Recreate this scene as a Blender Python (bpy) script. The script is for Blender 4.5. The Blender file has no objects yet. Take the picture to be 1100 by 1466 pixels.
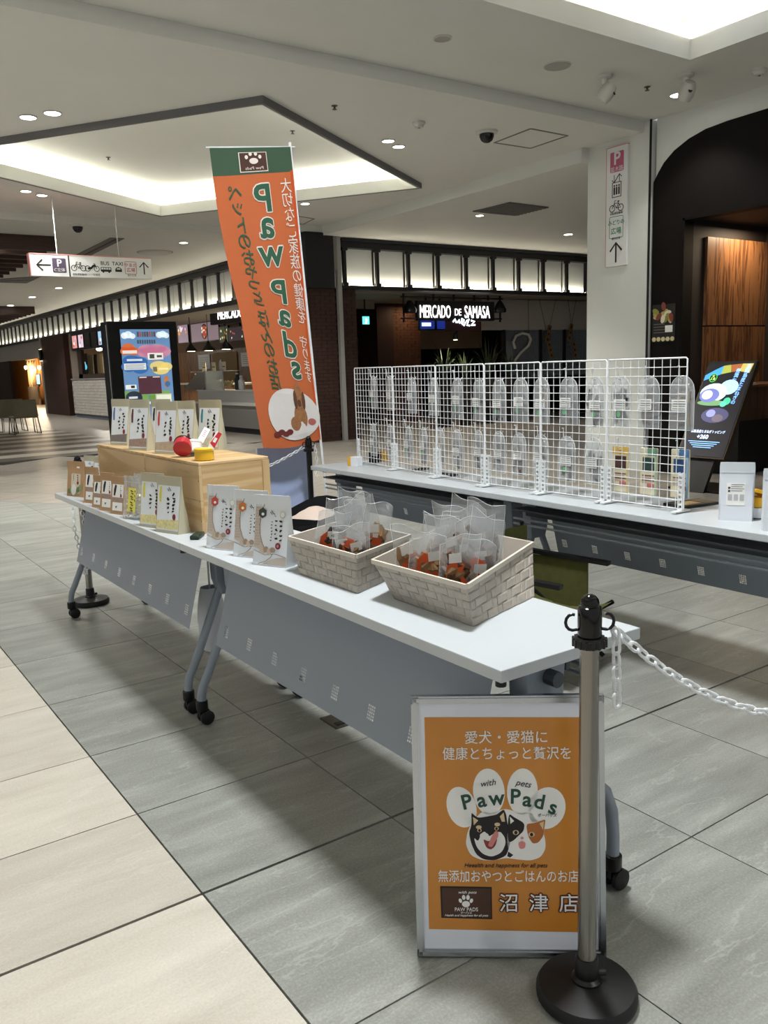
import bpy, bmesh, math, random
from math import sin, cos, pi, radians, sqrt, atan2
from mathutils import Vector, Matrix
random.seed(7)
sc = bpy.context.scene
COL = sc.collection
# ------------------------------------------------------------------ camera
YAW, PIT, ROLL, FPX = .6065, -.1713, -.0338, 1205.7
CAM = Vector((-.7152, -1.9116, 1.326))
FW = Vector((sin(YAW)*cos(PIT), cos(YAW)*cos(PIT), sin(PIT)))
_r = Vector((cos(YAW), -sin(YAW), 0)); _u = _r.cross(FW)
RT = _r*cos(ROLL)+_u*sin(ROLL); UP = -_r*sin(ROLL)+_u*cos(ROLL)
cd = bpy.data.cameras.new('camera'); cam = bpy.data.objects.new('camera', cd); COL.objects.link(cam)
cd.sensor_fit = 'VERTICAL'; cd.sensor_height = 36; cd.lens = 36*FPX/1466; cd.clip_start = .05; cd.clip_end = 200
cam.matrix_world = Matrix(((RT.x, UP.x, -FW.x, CAM.x), (RT.y, UP.y, -FW.y, CAM.y), (RT.z, UP.z, -FW.z, CAM.z), (0, 0, 0, 1)))
sc.camera = cam
# ------------------------------------------------------------------ world, exposure
wd = bpy.data.worlds.new('world'); sc.world = wd; wd.use_nodes = True
wd.node_tree.nodes['Background'].inputs[0].default_value = (.95, .97, 1, 1)
wd.node_tree.nodes['Background'].inputs[1].default_value = .36
vs = sc.view_settings
vs.view_transform = 'Standard'; vs.look = 'None'; vs.exposure = 0.36; vs.gamma = 1; vs.use_curve_mapping = False
def area(name, loc, sx, sy, power, color=(1, .97, .92), rot=(0, 0, 0), spread=pi):
    l = bpy.data.lights.new(name, 'AREA'); l.shape = 'RECTANGLE'; l.size = sx; l.size_y = sy; l.energy = power; l.color = color; l.spread = spread
    o = bpy.data.objects.new(name, l); COL.objects.link(o); o.location = loc; o.rotation_euler = rot
    return o
# unseen lamp in the big coffer over the stand, placed by the table shadows
area('coffer_lamp_offscreen', (1.0, .35, 4.31), .45, .45, 155, (.97, .99, 1))
# ------------------------------------------------------------------ pixel -> place (photo frame 1100x1466)
def ray(px, py): return FW+RT*((px-550)/FPX)-UP*((py-733)/FPX)
def W(px, py, z=0.0):
    d = ray(px, py); return CAM+d*((z-CAM.z)/d.z)
def WX(px, py, x):
    d = ray(px, py); return CAM+d*((x-CAM.x)/d.x)
def WY(px, py, y):
    d = ray(px, py); return CAM+d*((y-CAM.y)/d.y)
def WH(px, py, xy):
    n = Vector((CAM.x-xy[0], CAM.y-xy[1], 0)); d = ray(px, py); p = Vector((xy[0], xy[1], 0)); return CAM+d*((p-CAM).dot(n)/d.dot(n))
# ------------------------------------------------------------------ materials
def lin(c):
    if isinstance(c, str): c = [int(c[i:i+2], 16) for i in (0, 2, 4)]
    o = []
    for v in c[:3]:
        v /= 255.; o.append(v/12.92 if v <= .04045 else ((v+.055)/1.055)**2.4)
    return (*o, 1)
MATS = {}
def mat(name, col='808080', rough=.5, metal=0, var=0, scale=8, bump=0, bscale=60, emit=0, ecol=None, trans=0, alpha=1, coat=0, ior=1.45, stretch=None, col2=None, spec=None, rnd=0):
    if name in MATS: return MATS[name]
    m = bpy.data.materials.new(name); m.use_nodes = True; nt = m.node_tree; b = nt.nodes['Principled BSDF']
    c = lin(col); b.inputs['Base Color'].default_value = c; b.inputs['Roughness'].default_value = rough; b.inputs['Metallic'].default_value = metal
    b.inputs['IOR'].default_value = ior
    if spec is not None: b.inputs['Specular IOR Level'].default_value = spec
    if trans: b.inputs['Transmission Weight'].default_value = trans
    if coat: b.inputs['Coat Weight'].default_value = coat; b.inputs['Coat Roughness'].default_value = .1
    if alpha < 1: b.inputs['Alpha'].default_value = alpha
    if emit: b.inputs['Emission Color'].default_value = lin(ecol or col); b.inputs['Emission Strength'].default_value = emit
    vec = None
    if var or bump or rnd:
        g = nt.nodes.new('ShaderNodeNewGeometry'); mp = nt.nodes.new('ShaderNodeMapping'); nt.links.new(g.outputs['Position'], mp.inputs[0])
        if stretch: mp.inputs['Scale'].default_value = stretch
        vec = mp.outputs[0]
    if var or rnd:
        n = nt.nodes.new('ShaderNodeTexNoise'); n.inputs['Scale'].default_value = scale; n.inputs['Detail'].default_value = 8; n.inputs['Roughness'].default_value = .65
        nt.links.new(vec, n.inputs[0])
        r = nt.nodes.new('ShaderNodeValToRGB'); e = r.color_ramp.elements
        e[0].position = .3; e[1].position = .7
        c2 = lin(col2) if col2 else tuple(min(1, v*(1+var)) for v in c[:3])+(1,)
        e[0].color = c if col2 else tuple(v*(1-var) for v in c[:3])+(1,); e[1].color = c2
        nt.links.new(n.outputs[0], r.inputs[0]); out = r.outputs[0]
        if rnd:
            oi = nt.nodes.new('ShaderNodeObjectInfo'); mr = nt.nodes.new('ShaderNodeMapRange'); mr.inputs[3].default_value = 1-rnd; mr.inputs[4].default_value = 1+rnd
            nt.links.new(oi.outputs['Random'], mr.inputs[0])
            mx = nt.nodes.new('ShaderNodeMix'); mx.data_type = 'RGBA'; mx.blend_type = 'MULTIPLY'; mx.inputs[0].default_value = 1
            nt.links.new(out, mx.inputs[6]); cmb = nt.nodes.new('ShaderNodeCombineColor')
            for i in range(3): nt.links.new(mr.outputs[0], cmb.inputs[i])
            nt.links.new(cmb.outputs[0], mx.inputs[7]); out = mx.outputs[2]
        nt.links.new(out, b.inputs['Base Color'])
    if bump:
        n2 = nt.nodes.new('ShaderNodeTexNoise'); n2.inputs['Scale'].default_value = bscale; n2.inputs['Detail'].default_value = 4; nt.links.new(vec, n2.inputs[0])
        bp = nt.nodes.new('ShaderNodeBump'); bp.inputs['Strength'].default_value = bump; bp.inputs['Distance'].default_value = .01
        nt.links.new(n2.outputs[0], bp.inputs['Height']); nt.links.new(bp.outputs[0], b.inputs['Normal'])
    MATS[name] = m; return m
def stone(name, base, light, dark, rough):
    """fine speckled stone-look tile with soft streaks and thin veins, slightly different tone per tile"""
    if name in MATS: return MATS[name]
    m = bpy.data.materials.new(name); m.use_nodes = True; nt = m.node_tree; N = nt.nodes; L = nt.links; b = N['Principled BSDF']
    g = N.new('ShaderNodeNewGeometry'); oi = N.new('ShaderNodeObjectInfo')
    off = N.new('ShaderNodeVectorMath'); off.operation = 'MULTIPLY_ADD'; cx = N.new('ShaderNodeCombineXYZ')
    for i in range(3): L.new(oi.outputs['Random'], cx.inputs[i])
    off.inputs[1].default_value = (17, 29, 0); L.new(cx.outputs[0], off.inputs[0]); L.new(g.outputs['Position'], off.inputs[2])
    def noise(sc_, stretch=(1, 1, 1), detail=6, rough_=.6):
        mp = N.new('ShaderNodeMapping'); mp.inputs['Scale'].default_value = stretch; L.new(off.outputs[0], mp.inputs[0])
        n = N.new('ShaderNodeTexNoise'); n.inputs['Scale'].default_value = sc_; n.inputs['Detail'].default_value = detail; n.inputs['Roughness'].default_value = rough_
        L.new(mp.outputs[0], n.inputs[0]); return n.outputs[0]
    def ramp(f, stops):
        r = N.new('ShaderNodeValToRGB'); L.new(f, r.inputs[0]); e = r.color_ramp.elements
        e[0].position, e[0].color = stops[0]; e[1].position, e[1].color = stops[-1]
        for p, c in stops[1:-1]: k = e.new(p); k.color = c
        return r.outputs[0]
    def mix(a, c, f, mode='MIX'):
        mx = N.new('ShaderNodeMix'); mx.data_type = 'RGBA'; mx.blend_type = mode
        if isinstance(f, float): mx.inputs[0].default_value = f
        else: L.new(f, mx.inputs[0])
        for k, v in ((6, a), (7, c)):
            if isinstance(v, tuple): mx.inputs[k].default_value = v
            else: L.new(v, mx.inputs[k])
        return mx.outputs[2]
    B, LT, DK = lin(base), lin(light), lin(dark)
    c = ramp(noise(2.0, (1, 5, 1), 5), [(.3, DK), (.5, B), (.72, LT)])
    c = mix(c, ramp(noise(150, (1, 1, 1), 3, .7), [(.3, DK), (.5, B), (.7, LT)]), .42)
    c = mix(c, ramp(noise(420, (1, 1, 1), 2, .7), [(.64, (0, 0, 0, 1)), (.72, (.6, .6, .58, 1))]), .25, 'ADD')
    v = noise(1.1, (.8, 3.2, 1), 9, .55)
    vr = N.new('ShaderNodeMapRange'); ab = N.new('ShaderNodeMath'); ab.operation = 'SUBTRACT'; ab.inputs[1].default_value = .54; L.new(v, ab.inputs[0])
    a2 = N.new('ShaderNodeMath'); a2.operation = 'ABSOLUTE'; L.new(ab.outputs[0], a2.inputs[0])
    vr.inputs[1].default_value = 0; vr.inputs[2].default_value = .006; vr.inputs[3].default_value = .5; vr.inputs[4].default_value = 0; L.new(a2.outputs[0], vr.inputs[0])
    c = mix(c, LT, vr.outputs[0])
    mr = N.new('ShaderNodeMapRange'); mr.inputs[3].default_value = .9; mr.inputs[4].default_value = 1.08; L.new(oi.outputs['Random'], mr.inputs[0])
    cc = N.new('ShaderNodeCombineColor')
    for i in range(3): L.new(mr.outputs[0], cc.inputs[i])
    c = mix(c, cc.outputs[0], 1.0, 'MULTIPLY')
    L.new(c, b.inputs['Base Color']); b.inputs['Roughness'].default_value = rough
    bp = N.new('ShaderNodeBump'); bp.inputs['Strength'].default_value = .08; bp.inputs['Distance'].default_value = .004
    L.new(noise(180, (1, 1, 1), 3), bp.inputs['Height']); L.new(bp.outputs[0], b.inputs['Normal'])
    MATS[name] = m; return m
def wood(name, light, dark, rough=.45, axis=0, scale=1.0, spec=.5):
    if name in MATS: return MATS[name]
    m = bpy.data.materials.new(name); m.use_nodes = True; nt = m.node_tree; N = nt.nodes; L = nt.links; b = N['Principled BSDF']
    g = N.new('ShaderNodeNewGeometry'); oi = N.new('ShaderNodeObjectInfo')
    ad = N.new('ShaderNodeVectorMath'); ad.operation = 'MULTIPLY_ADD'; cx = N.new('ShaderNodeCombineXYZ')
    for i in range(3): L.new(oi.outputs['Random'], cx.inputs[i])
    ad.inputs[1].default_value = (7, 7, 7); L.new(cx.outputs[0], ad.inputs[0]); L.new(g.outputs['Position'], ad.inputs[2])
    mp = N.new('ShaderNodeMapping'); s = [14*scale]*3; s[axis] = 1.1*scale; mp.inputs['Scale'].default_value = s; L.new(ad.outputs[0], mp.inputs[0])
    n = N.new('ShaderNodeTexNoise'); n.inputs['Scale'].default_value = 1.2; n.inputs['Detail'].default_value = 6; n.inputs['Distortion'].default_value = .8; L.new(mp.outputs[0], n.inputs[0])
    w = N.new('ShaderNodeMath'); w.operation = 'MULTIPLY'; w.inputs[1].default_value = 26; L.new(n.outputs[0], w.inputs[0])
    sn = N.new('ShaderNodeMath'); sn.operation = 'SINE'; L.new(w.outputs[0], sn.inputs[0])
    mr = N.new('ShaderNodeMapRange'); mr.inputs[1].default_value = -1; L.new(sn.outputs[0], mr.inputs[0])
    r = N.new('ShaderNodeValToRGB'); e = r.color_ramp.elements; e[0].color = lin(dark); e[1].color = lin(light); e[0].position = -.0; e[1].position = .55
    L.new(mr.outputs[0], r.inputs[0]); L.new(r.outputs[0], b.inputs['Base Color']); b.inputs['Roughness'].default_value = rough; b.inputs['Specular IOR Level'].default_value = spec
    MATS[name] = m; return m
def film(name, tint='e8eef2', clear=.72, rough=.12, white=.15):
    """thin clear plastic film: mostly see-through, glossy, a little milky"""
    if name in MATS: return MATS[name]
    m = bpy.data.materials.new(name); m.use_nodes = True; nt = m.node_tree; N = nt.nodes; L = nt.links
    out = N['Material Output']; b = N['Principled BSDF']; b.inputs['Base Color'].default_value = lin(tint); b.inputs['Roughness'].default_value = rough
    t = N.new('ShaderNodeBsdfTransparent'); t.inputs[0].default_value = lin('fafcfd')
    lw = N.new('ShaderNodeLayerWeight'); lw.inputs[0].default_value = .22
    g = N.new('ShaderNodeNewGeometry'); n = N.new('ShaderNodeTexNoise'); n.inputs['Scale'].default_value = 38; n.inputs['Detail'].default_value = 4; n.inputs['Distortion'].default_value = 1.2; L.new(g.outputs['Position'], n.inputs[0])
    bp = N.new('ShaderNodeBump'); bp.inputs['Strength'].default_value = .5; bp.inputs['Distance'].default_value = .015; L.new(n.outputs[0], bp.inputs['Height']); L.new(bp.outputs[0], b.inputs['Normal']); L.new(bp.outputs[0], lw.inputs['Normal'])
    mr = N.new('ShaderNodeMapRange'); mr.inputs[3].default_value = 1-clear; mr.inputs[4].default_value = min(1, 1-clear+.45); L.new(lw.outputs['Fresnel'], mr.inputs[0])
    mx = N.new('ShaderNodeMixShader'); L.new(mr.outputs[0], mx.inputs[0]); L.new(t.outputs[0], mx.inputs[1]); L.new(b.outputs[0], mx.inputs[2]); L.new(mx.outputs[0], out.inputs['Surface'])
    MATS[name] = m; return m
def glow(name, col, s):
    if name in MATS: return MATS[name]
    m = bpy.data.materials.new(name); m.use_nodes = True; nt = m.node_tree; b = nt.nodes['Principled BSDF']
    b.inputs['Base Color'].default_value = lin(col); b.inputs['Emission Color'].default_value = lin(col); b.inputs['Emission Strength'].default_value = s
    MATS[name] = m; return m
# ------------------------------------------------------------------ mesh builder
class MB:
    def __init__(s): s.v = []; s.f = []
    def add(s, vs, fs):
        k = len(s.v); s.v += [tuple(v) for v in vs]; s.f += [tuple(i+k for i in f) for f in fs]; return s
    def box(s, x0, x1, y0, y1, z0, z1, Mx=None):
        vs = [Vector((x, y, z)) for x in (x0, x1) for y in (y0, y1) for z in (z0, z1)]
        if Mx is not None: vs = [Mx@v for v in vs]
        return s.add(vs, [(0, 1, 3, 2), (4, 6, 7, 5), (0, 4, 5, 1), (2, 3, 7, 6), (0, 2, 6, 4), (1, 5, 7, 3)])
    def bar(s, a, b, w, h=None, up=(0, 0, 1)):
        a, b = Vector(a), Vector(b); d = (b-a).normalized(); u = Vector(up)
        if abs(d.dot(u)) > .98: u = Vector((1, 0, 0))
        sx = d.cross(u).normalized(); sy = sx.cross(d); h = h or w
        vs = [p+sx*(i*w/2)+sy*(j*h/2) for p in (a, b) for i, j in ((-1, -1), (1, -1), (1, 1), (-1, 1))]
        return s.add(vs, [(0, 1, 2, 3), (7, 6, 5, 4), (0, 4, 5, 1), (1, 5, 6, 2), (2, 6, 7, 3), (3, 7, 4, 0)])
    def tube(s, pts, r, n=8, closed=False, caps=True):
        pts = [Vector(p) for p in pts]; m = len(pts); rs = r if isinstance(r, (list, tuple)) else [r]*m
        rings = []; prev = None
        for i, p in enumerate(pts):
            a = pts[(i-1) % m] if (closed or i > 0) else p; b = pts[(i+1) % m] if (closed or i < m-1) else p
            d = (b-a).normalized()
            if prev is None:
                u = Vector((0, 0, 1)) if abs(d.z) < .9 else Vector((1, 0, 0)); x = d.cross(u).normalized()
            else: x = (prev-d*prev.dot(d)).normalized()
            prev = x; y = d.cross(x)
            rings.append([p+(x*cos(2*pi*k/n)+y*sin(2*pi*k/n))*rs[i] for k in range(n)])
        vs = [v for R_ in rings for v in R_]; fs = []
        for i in range(m if closed else m-1):
            j = (i+1) % m
            for k in range(n): l = (k+1) % n; fs.append((i*n+k, i*n+l, j*n+l, j*n+k))
        if caps and not closed: fs += [tuple(range(n-1, -1, -1)), tuple((m-1)*n+k for k in range(n))]
        return s.add(vs, fs)
    def lathe(s, prof, n=24, c=(0, 0, 0), closed=False):
        c = Vector(c); vs = []; fs = []
        for r, z in prof:
            for k in range(n): vs.append(c+Vector((r*cos(2*pi*k/n), r*sin(2*pi*k/n), z)))
        m = len(prof)
        for i in range(m if closed else m-1):
            j = (i+1) % m
            for k in range(n): l = (k+1) % n; fs.append((i*n+k, i*n+l, j*n+l, j*n+k))
        if not closed: fs += [tuple(range(n-1, -1, -1)), tuple((m-1)*n+k for k in range(n))]
        return s.add(vs, fs)
    def prism(s, poly, y0, y1):
        """polygon in x,z extruded along y"""
        n = len(poly); vs = [(x, y0, z) for x, z in poly]+[(x, y1, z) for x, z in poly]
        fs = [tuple(range(n)), tuple(range(2*n-1, n-1, -1))]+[(i, i+n, (i+1) % n+n, (i+1) % n) for i in range(n)]
        return s.add(vs, fs)
    def grid(s, fn, nu, nv):
        vs = [fn(i/nu, j/nv) for j in range(nv+1) for i in range(nu+1)]
        return s.add(vs, [(j*(nu+1)+i, j*(nu+1)+i+1, (j+1)*(nu+1)+i+1, (j+1)*(nu+1)+i) for j in range(nv) for i in range(nu)])
    def mesh(s, name, m, smooth=False, recalc=True):
        me = bpy.data.meshes.new(name); me.from_pydata(s.v, [], s.f); me.update()
        if recalc:
            bm = bmesh.new(); bm.from_mesh(me); bmesh.ops.recalc_face_normals(bm, faces=bm.faces); bm.to_mesh(me); bm.free()
        if smooth: me.polygons.foreach_set('use_smooth', [True]*len(me.polygons)); me.update()
        if smooth and hasattr(me, 'set_sharp_from_angle'): me.set_sharp_from_angle(angle=radians(40))
        if m: me.materials.append(m)
        return me
    def build(s, name, m, parent=None, smooth=False, recalc=True):
        return put(name, s.mesh(name, m, smooth, recalc), parent)
def put(name, me, parent=None, mx=None):
    o = bpy.data.objects.new(name, me); COL.objects.link(o)
    if parent: o.parent = parent
    if mx is not None: o.matrix_local = mx
    return o
def tag(o, label=None, cat=None, group=None, kind=None):
    if label: o['label'] = label
    if cat: o['category'] = cat
    if group: o['group'] = group
    if kind: o['kind'] = kind
    return o
def thing(name, label, cat, loc=(0, 0, 0), rz=0, group=None, kind=None, mx=None):
    o = bpy.data.objects.new(name, None); COL.objects.link(o); o.empty_display_size = .05
    if mx is not None: o.matrix_world = mx
    else: o.location = loc; o.rotation_euler = (0, 0, rz)
    return tag(o, label, cat, group, kind)
def dup(o, parent=None, loc=None, rz=None, label=None, mx=None):
    c = o.copy(); COL.objects.link(c)
    if parent: c.parent = parent
    if loc is not None: c.location = loc
    if rz is not None: c.rotation_euler = (0, 0, rz)
    if mx is not None: c.matrix_world = mx
    if label: c['label'] = label
    for ch in list(o.children): dup(ch, c)
    return c
def bevel(o, w=.004, seg=2):
    me = o.data; bm = bmesh.new(); bm.from_mesh(me)
    ed = [e for e in bm.edges if len(e.link_faces) == 2 and e.calc_face_angle(0) > .6]
    bmesh.ops.bevel(bm, geom=ed, offset=w, segments=seg, affect='EDGES', profile=.6)
    bm.to_mesh(me); bm.free(); return o
# text and flat print; local frame: x right, z up, facing -y
def text_mesh(s, size, m, align='CENTER', ext=.0004, bold=0.0, valign='CENTER', shear=0, spacing=1.0):
    c = bpy.data.curves.new('lettering', 'FONT'); c.body = s; c.size = size; c.align_x = align; c.align_y = valign; c.extrude = ext; c.offset = bold*size; c.shear = shear; c.space_character = spacing; c.resolution_u = 3
    o = bpy.data.objects.new('lettering', c); COL.objects.link(o)
    dg = bpy.context.evaluated_depsgraph_get(); me = bpy.data.meshes.new_from_object(o.evaluated_get(dg))
    bpy.data.objects.remove(o); bpy.data.curves.remove(c)
    me.materials.clear(); me.materials.append(m); return me
def text(s, size, m, parent, x, z, y=-.001, rot=0, mirror=False, sx=1, fit=None, **k):
    me = text_mesh(s, size, m, **k)
    if fit:
        w = max(v.co.x for v in me.vertices)-min(v.co.x for v in me.vertices); sx = fit/w if w else 1
    mx = Matrix.Translation((x, y, z))@Matrix.Rotation(rot, 4, 'Y')@Matrix.Diagonal((-sx if mirror else sx, 1, 1, 1))@Matrix.Rotation(pi/2, 4, 'X')
    me.transform(mx)
    if mirror: me.flip_normals()
    return put('lettering', me, parent)
def flat(name, pts, m, parent, y=-.001, t=.0006):
    """flat printed shape (polygon in x,z) standing just proud of its ground"""
    return MB().prism(pts, y, y+t).build(name, m, parent)
def rect(x0, x1, z0, z1): return [(x0, z0), (x1, z0), (x1, z1), (x0, z1)]
def ell(cx, cz, rx, rz, n=24, rot=0, a0=0, a1=2*pi):
    o = []
    for k in range(n):
        a = a0+(a1-a0)*k/(n if a1-a0 > 6.28 else n-1); x, z = rx*cos(a), rz*sin(a)
        o.append((cx+x*cos(rot)-z*sin(rot), cz+x*sin(rot)+z*cos(rot)))
    return o
def rrect(x0, x1, z0, z1, r, n=5):
    o = []
    for cx, cz, a in ((x1-r, z0+r, -pi/2), (x1-r, z1-r, 0), (x0+r, z1-r, pi/2), (x0+r, z0+r, pi)):
        for k in range(n+1): t = a+pi/2*k/n; o.append((cx+r*cos(t), cz+r*sin(t)))
    return o
def stroke(name, pts, w, m, parent, y=-.001, t=.0006, closed=False):
    """flat brush line through points in x,z"""
    P = [Vector((p[0], 0, p[1])) for p in pts]; mb = MB(); n = len(P); ws = w if isinstance(w, (list, tuple)) else [w]*n
    L_, R_ = [], []
    for i in range(n):
        a = P[(i-1) % n] if closed or i else P[i]; b = P[(i+1) % n] if closed or i < n-1 else P[i]
        d = (b-a).normalized(); s_ = Vector((-d.z, 0, d.x))
        L_.append(P[i]+s_*ws[i]/2); R_.append(P[i]-s_*ws[i]/2)
    for i in range(n if closed else n-1):
        j = (i+1) % n
        q = [L_[i], R_[i], R_[j], L_[j]]
        mb.add([(v.x, y, v.z) for v in q]+[(v.x, y+t, v.z) for v in q], [(0, 1, 2, 3), (7, 6, 5, 4), (0, 4, 5, 1), (1, 5, 6, 2), (2, 6, 7, 3), (3, 7, 4, 0)])
    return mb.build(name, m, parent)
def frame(o, right, up=(0, 0, 1)):
    """matrix: local x = right, local z = up, local -y = facing"""
    x = Vector(right).normalized(); z = Vector(up); z = (z-x*z.dot(x)).normalized(); y = z.cross(x)
    o = Vector(o); return Matrix(((x.x, y.x, z.x, o.x), (x.y, y.y, z.y, o.y), (x.z, y.z, z.z, o.z), (0, 0, 0, 1)))
# ================================================================== FLOOR
GREY = stone('grey_stone_tile', '8a8c86', 'aaaca6', '72746e', .4)
BEIGE = stone('beige_stone_tile', 'c3bdb1', 'd4cec2', 'b0a99c', .45)
WARM = stone('warm_grey_tile', '928c82', 'aca69b', '7b756b', .36)
LIGHT = stone('pale_floor_band', 'c2bbaf', 'd0c9bd', 'b0a99d', .4)
DARK = stone('dark_floor_band', '57534c', '67635b', '47433d', .4)
grout = mat('dark_grout', '2b2a28', .8)
floor = MB().box(-9, 16, -5, 60, -.06, -.014).build('floor', grout); tag(floor, 'tiled mall floor of grey and beige stone tiles with dark joints', kind='structure')
xs = [-5.4+.6*i for i in range(22)]                                   # tile columns, joints every 60 cm
ys = [-4.2, -3.6, -3.0, -2.4, -1.8, -1.2, -.607, 0, .5, .997, 1.587, 2.205, 2.838]
while ys[-1] < 12.6: ys.append(ys[-1]+.6)
ys[-1] = 12.84
c0 = Vector((2.98, 5.07)); E1 = Vector((sin(radians(57)), cos(radians(57)))); E2 = Vector((-E1.y, E1.x))
def in_rot(x, y):
    d = Vector((x, y))-c0; return 0 < d.dot(E1) < 7.2 and 0 < d.dot(E2) < 9
tiles = []
for i in range(len(xs)-1):
    for j in range(len(ys)-1):
        x0, x1, y0, y1 = xs[i], xs[i+1], ys[j], ys[j+1]; cx, cy = (x0+x1)/2, (y0+y1)/2
        if x0 > 7.3 and y1 < 5.4: continue
        if all(in_rot(a, b) for a in (x0, x1) for b in (y0, y1)): continue
        g0 = .005 if abs(y0) < .01 else .0022; g1 = .005 if abs(y1) < .01 else .0022
        gx0 = .0028 if abs(x0) < .01 else .0018; gx1 = .0028 if abs(x1) < .01 else .0018
        m = BEIGE if cx < 0 else (WARM if cx > 5.0 else GREY)
        tiles.append((cx, cy, x0+gx0, x1-gx1, y0+g0, y1-g1, 0.0, 0.0, m))
for a in range(12):
    for b in range(15):
        p = c0+E1*(.6*a+.3)+E2*(.6*b+.3)
        if p.y > 12.5 or p.x > 8.5 or p.x < -2: continue
        tiles.append((p.x, p.y, -.2975, .2975, -.2975, .2975, radians(33), .0012, WARM))
def seen(t):
    d = Vector((t[0], t[1], 0))-CAM; z = d.dot(FW)
    if z < .3: return -1
    px, py = 550+FPX*d.dot(RT)/z, 733-FPX*d.dot(UP)/z
    return 1/(z*z*z) if -120 < px < 1220 and py < 1640 else -1
tiles.sort(key=seen, reverse=True)
cache = {}; rest = {}
for k, t in enumerate(tiles):
    cx, cy, x0, x1, y0, y1, rz, dz, m = t
    if rz: x0, x1, y0, y1 = cx+x0, cx+x1, cy+y0, cy+y1
    if k < 298 and seen(t) > 0:
        key = (round(x1-x0, 4), round(y1-y0, 4), round(x0-cx, 4), round(y0-cy, 4), m.name)
        if key not in cache: cache[key] = MB().box(x0-cx, x1-cx, y0-cy, y1-cy, -.014, 0).mesh('tile', m, recalc=False)
        put('tile', cache[key], floor, Matrix.Translation((cx, cy, dz))@Matrix.Rotation(rz, 4, 'Z'))
    else:
        R_ = Matrix.Translation((cx, cy, dz))@Matrix.Rotation(rz, 4, 'Z')
        rest.setdefault(m.name, (m, MB()))[1].box(x0-cx, x1-cx, y0-cy, y1-cy, -.014, 0, R_)
for nm, (m, mb) in rest.items(): tag(mb.build('tile', m, floor, recalc=False), kind='stuff')
y = 12.84; k = 0
while y < 20.6:                                                       # alternating light and dark bands by the seats
    MB().box(-9, 4.77, y+.002, y+.598, -.014, 0).build('floor_band', DARK if k % 2 == 0 else LIGHT, floor, recalc=False); y += .6; k += 1
MB().box(4.773, 16, 12.842, 60, -.014, 0).build('floor_band', WARM, floor, recalc=False)
MB().box(-9, 4.77, y+.002, 60, -.014, 0).build('floor_band', LIGHT, floor, recalc=False)
# ================================================================== CEILING
CEIL = mat('ceiling_paint', 'd6d6d0', .8, var=.02, scale=1.5)
CEIL2 = CEIL
LED = glow('cove_led', 'fff9ec', 13)
LED2 = glow('cove_led_small', 'fbf9ec', 20)
def ring(name, outer, inner, z, t, m):
    """flat ceiling slab with a four-sided opening"""
    mb = MB(); n = 4
    for i in range(n):
        j = (i+1) % n; q = [outer[i], outer[j], inner[j], inner[i]]
        mb.add([(a, b, z) for a, b in q]+[(a, b, z+t) for a, b in q], [(0, 1, 2, 3), (7, 6, 5, 4), (0, 4, 5, 1), (1, 5, 6, 2), (2, 6, 7, 3), (3, 7, 4, 0)])
    return mb.build(name, m)
def offset(poly, d):
    out = []; n = len(poly)
    for i in range(n):
        p, a, b = Vector(poly[i]), Vector(poly[i-1]), Vector(poly[(i+1) % n]); e1 = (p-a).normalized(); e2 = (b-p).normalized()
        n1, n2 = Vector((e1.y, -e1.x)), Vector((e2.y, -e2.x)); s = (n1+n2).normalized(); out.append(tuple(p+s*(d/s.dot(n1))))
    return out
def wallring(mb, poly, z0, z1, t):
    """upright thin walls around a polygon, t outward"""
    o = offset(poly, t)
    for i in range(4):
        j = (i+1) % 4; q = [poly[i], poly[j], o[j], o[i]]
        mb.add([(a, b, z0) for a, b in q]+[(a, b, z1) for a, b in q], [(0, 1, 2, 3), (7, 6, 5, 4), (0, 4, 5, 1), (1, 5, 6, 2), (2, 6, 7, 3), (3, 7, 4, 0)])
    return mb
hN = [(-2.2, -2.6), (6.2, -2.6), (6.2, 3.07), (-2.2, 3.07)]
ceN = ring('ceiling', [(-9, -5), (7.47, -5), (7.47, 4.5), (-9, 4.5)], hN, 3.9, .15, CEIL); tag(ceN, 'painted mall ceiling over the stand with a lit coffer', kind='structure')
wallring(MB(), offset(hN, -.03), 3.9, 4.07, .03).build('coffer_lip', CEIL2, ceN)
wallring(MB(), offset(hN, .28), 4.07, 4.4, .03).build('coffer_side', CEIL2, ceN)
MB().add([(*p, 4.07) for p in offset(hN, .28)]+[(*p, 4.07) for p in offset(hN, .0)], [(0, 1, 5, 4), (1, 2, 6, 5), (2, 3, 7, 6), (3, 0, 4, 7)]).build('coffer_ledge', CEIL2, ceN, recalc=False)
MB().box(-2.5, 6.5, -2.9, 3.37, 4.38, 4.42).build('coffer_top', CEIL2, ceN)
for i in range(4):
    a, b = offset(hN, .15)[i], offset(hN, .15)[(i+1) % 4]
    MB().bar((*a, 4.09), (*b, 4.09), .03).build('cove_light_strip', LED, ceN)
for x, y in ((1.0, .35), (5.77, 2.52)):  # first is the unseen lamp's panel, second a bluish pane taken for a skylight
    MB().box(x-.33, x+.33, y-.33, y+.33, 4.335, 4.38).build('led_panel_frame', mat('panel_frame_white', 'd8dadb', .5), ceN)
    MB().box(x-.3, x+.3, y-.3, y+.3, 4.33, 4.336).build('led_panel', glow('led_panel_glow', '9fb2d2', .6), ceN)
hM = [(3.15, 5.39), (6.71, 7.69), (4.32, 11.1), (.76, 8.8)]
ceM = ring('ceiling', [(-9, 4.5), (7.3, 4.5), (7.3, 12.0), (-9, 12.0)], [hM[0], hM[1], hM[2], hM[3]], 3.78, .08, CEIL); tag(ceM, 'lower ceiling with a rotated square coffer lit from its cove', kind='structure')
wallring(MB(), offset(hM, -.02), 3.715, 3.87, .02).build('coffer_lip', CEIL2, ceM)
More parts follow.
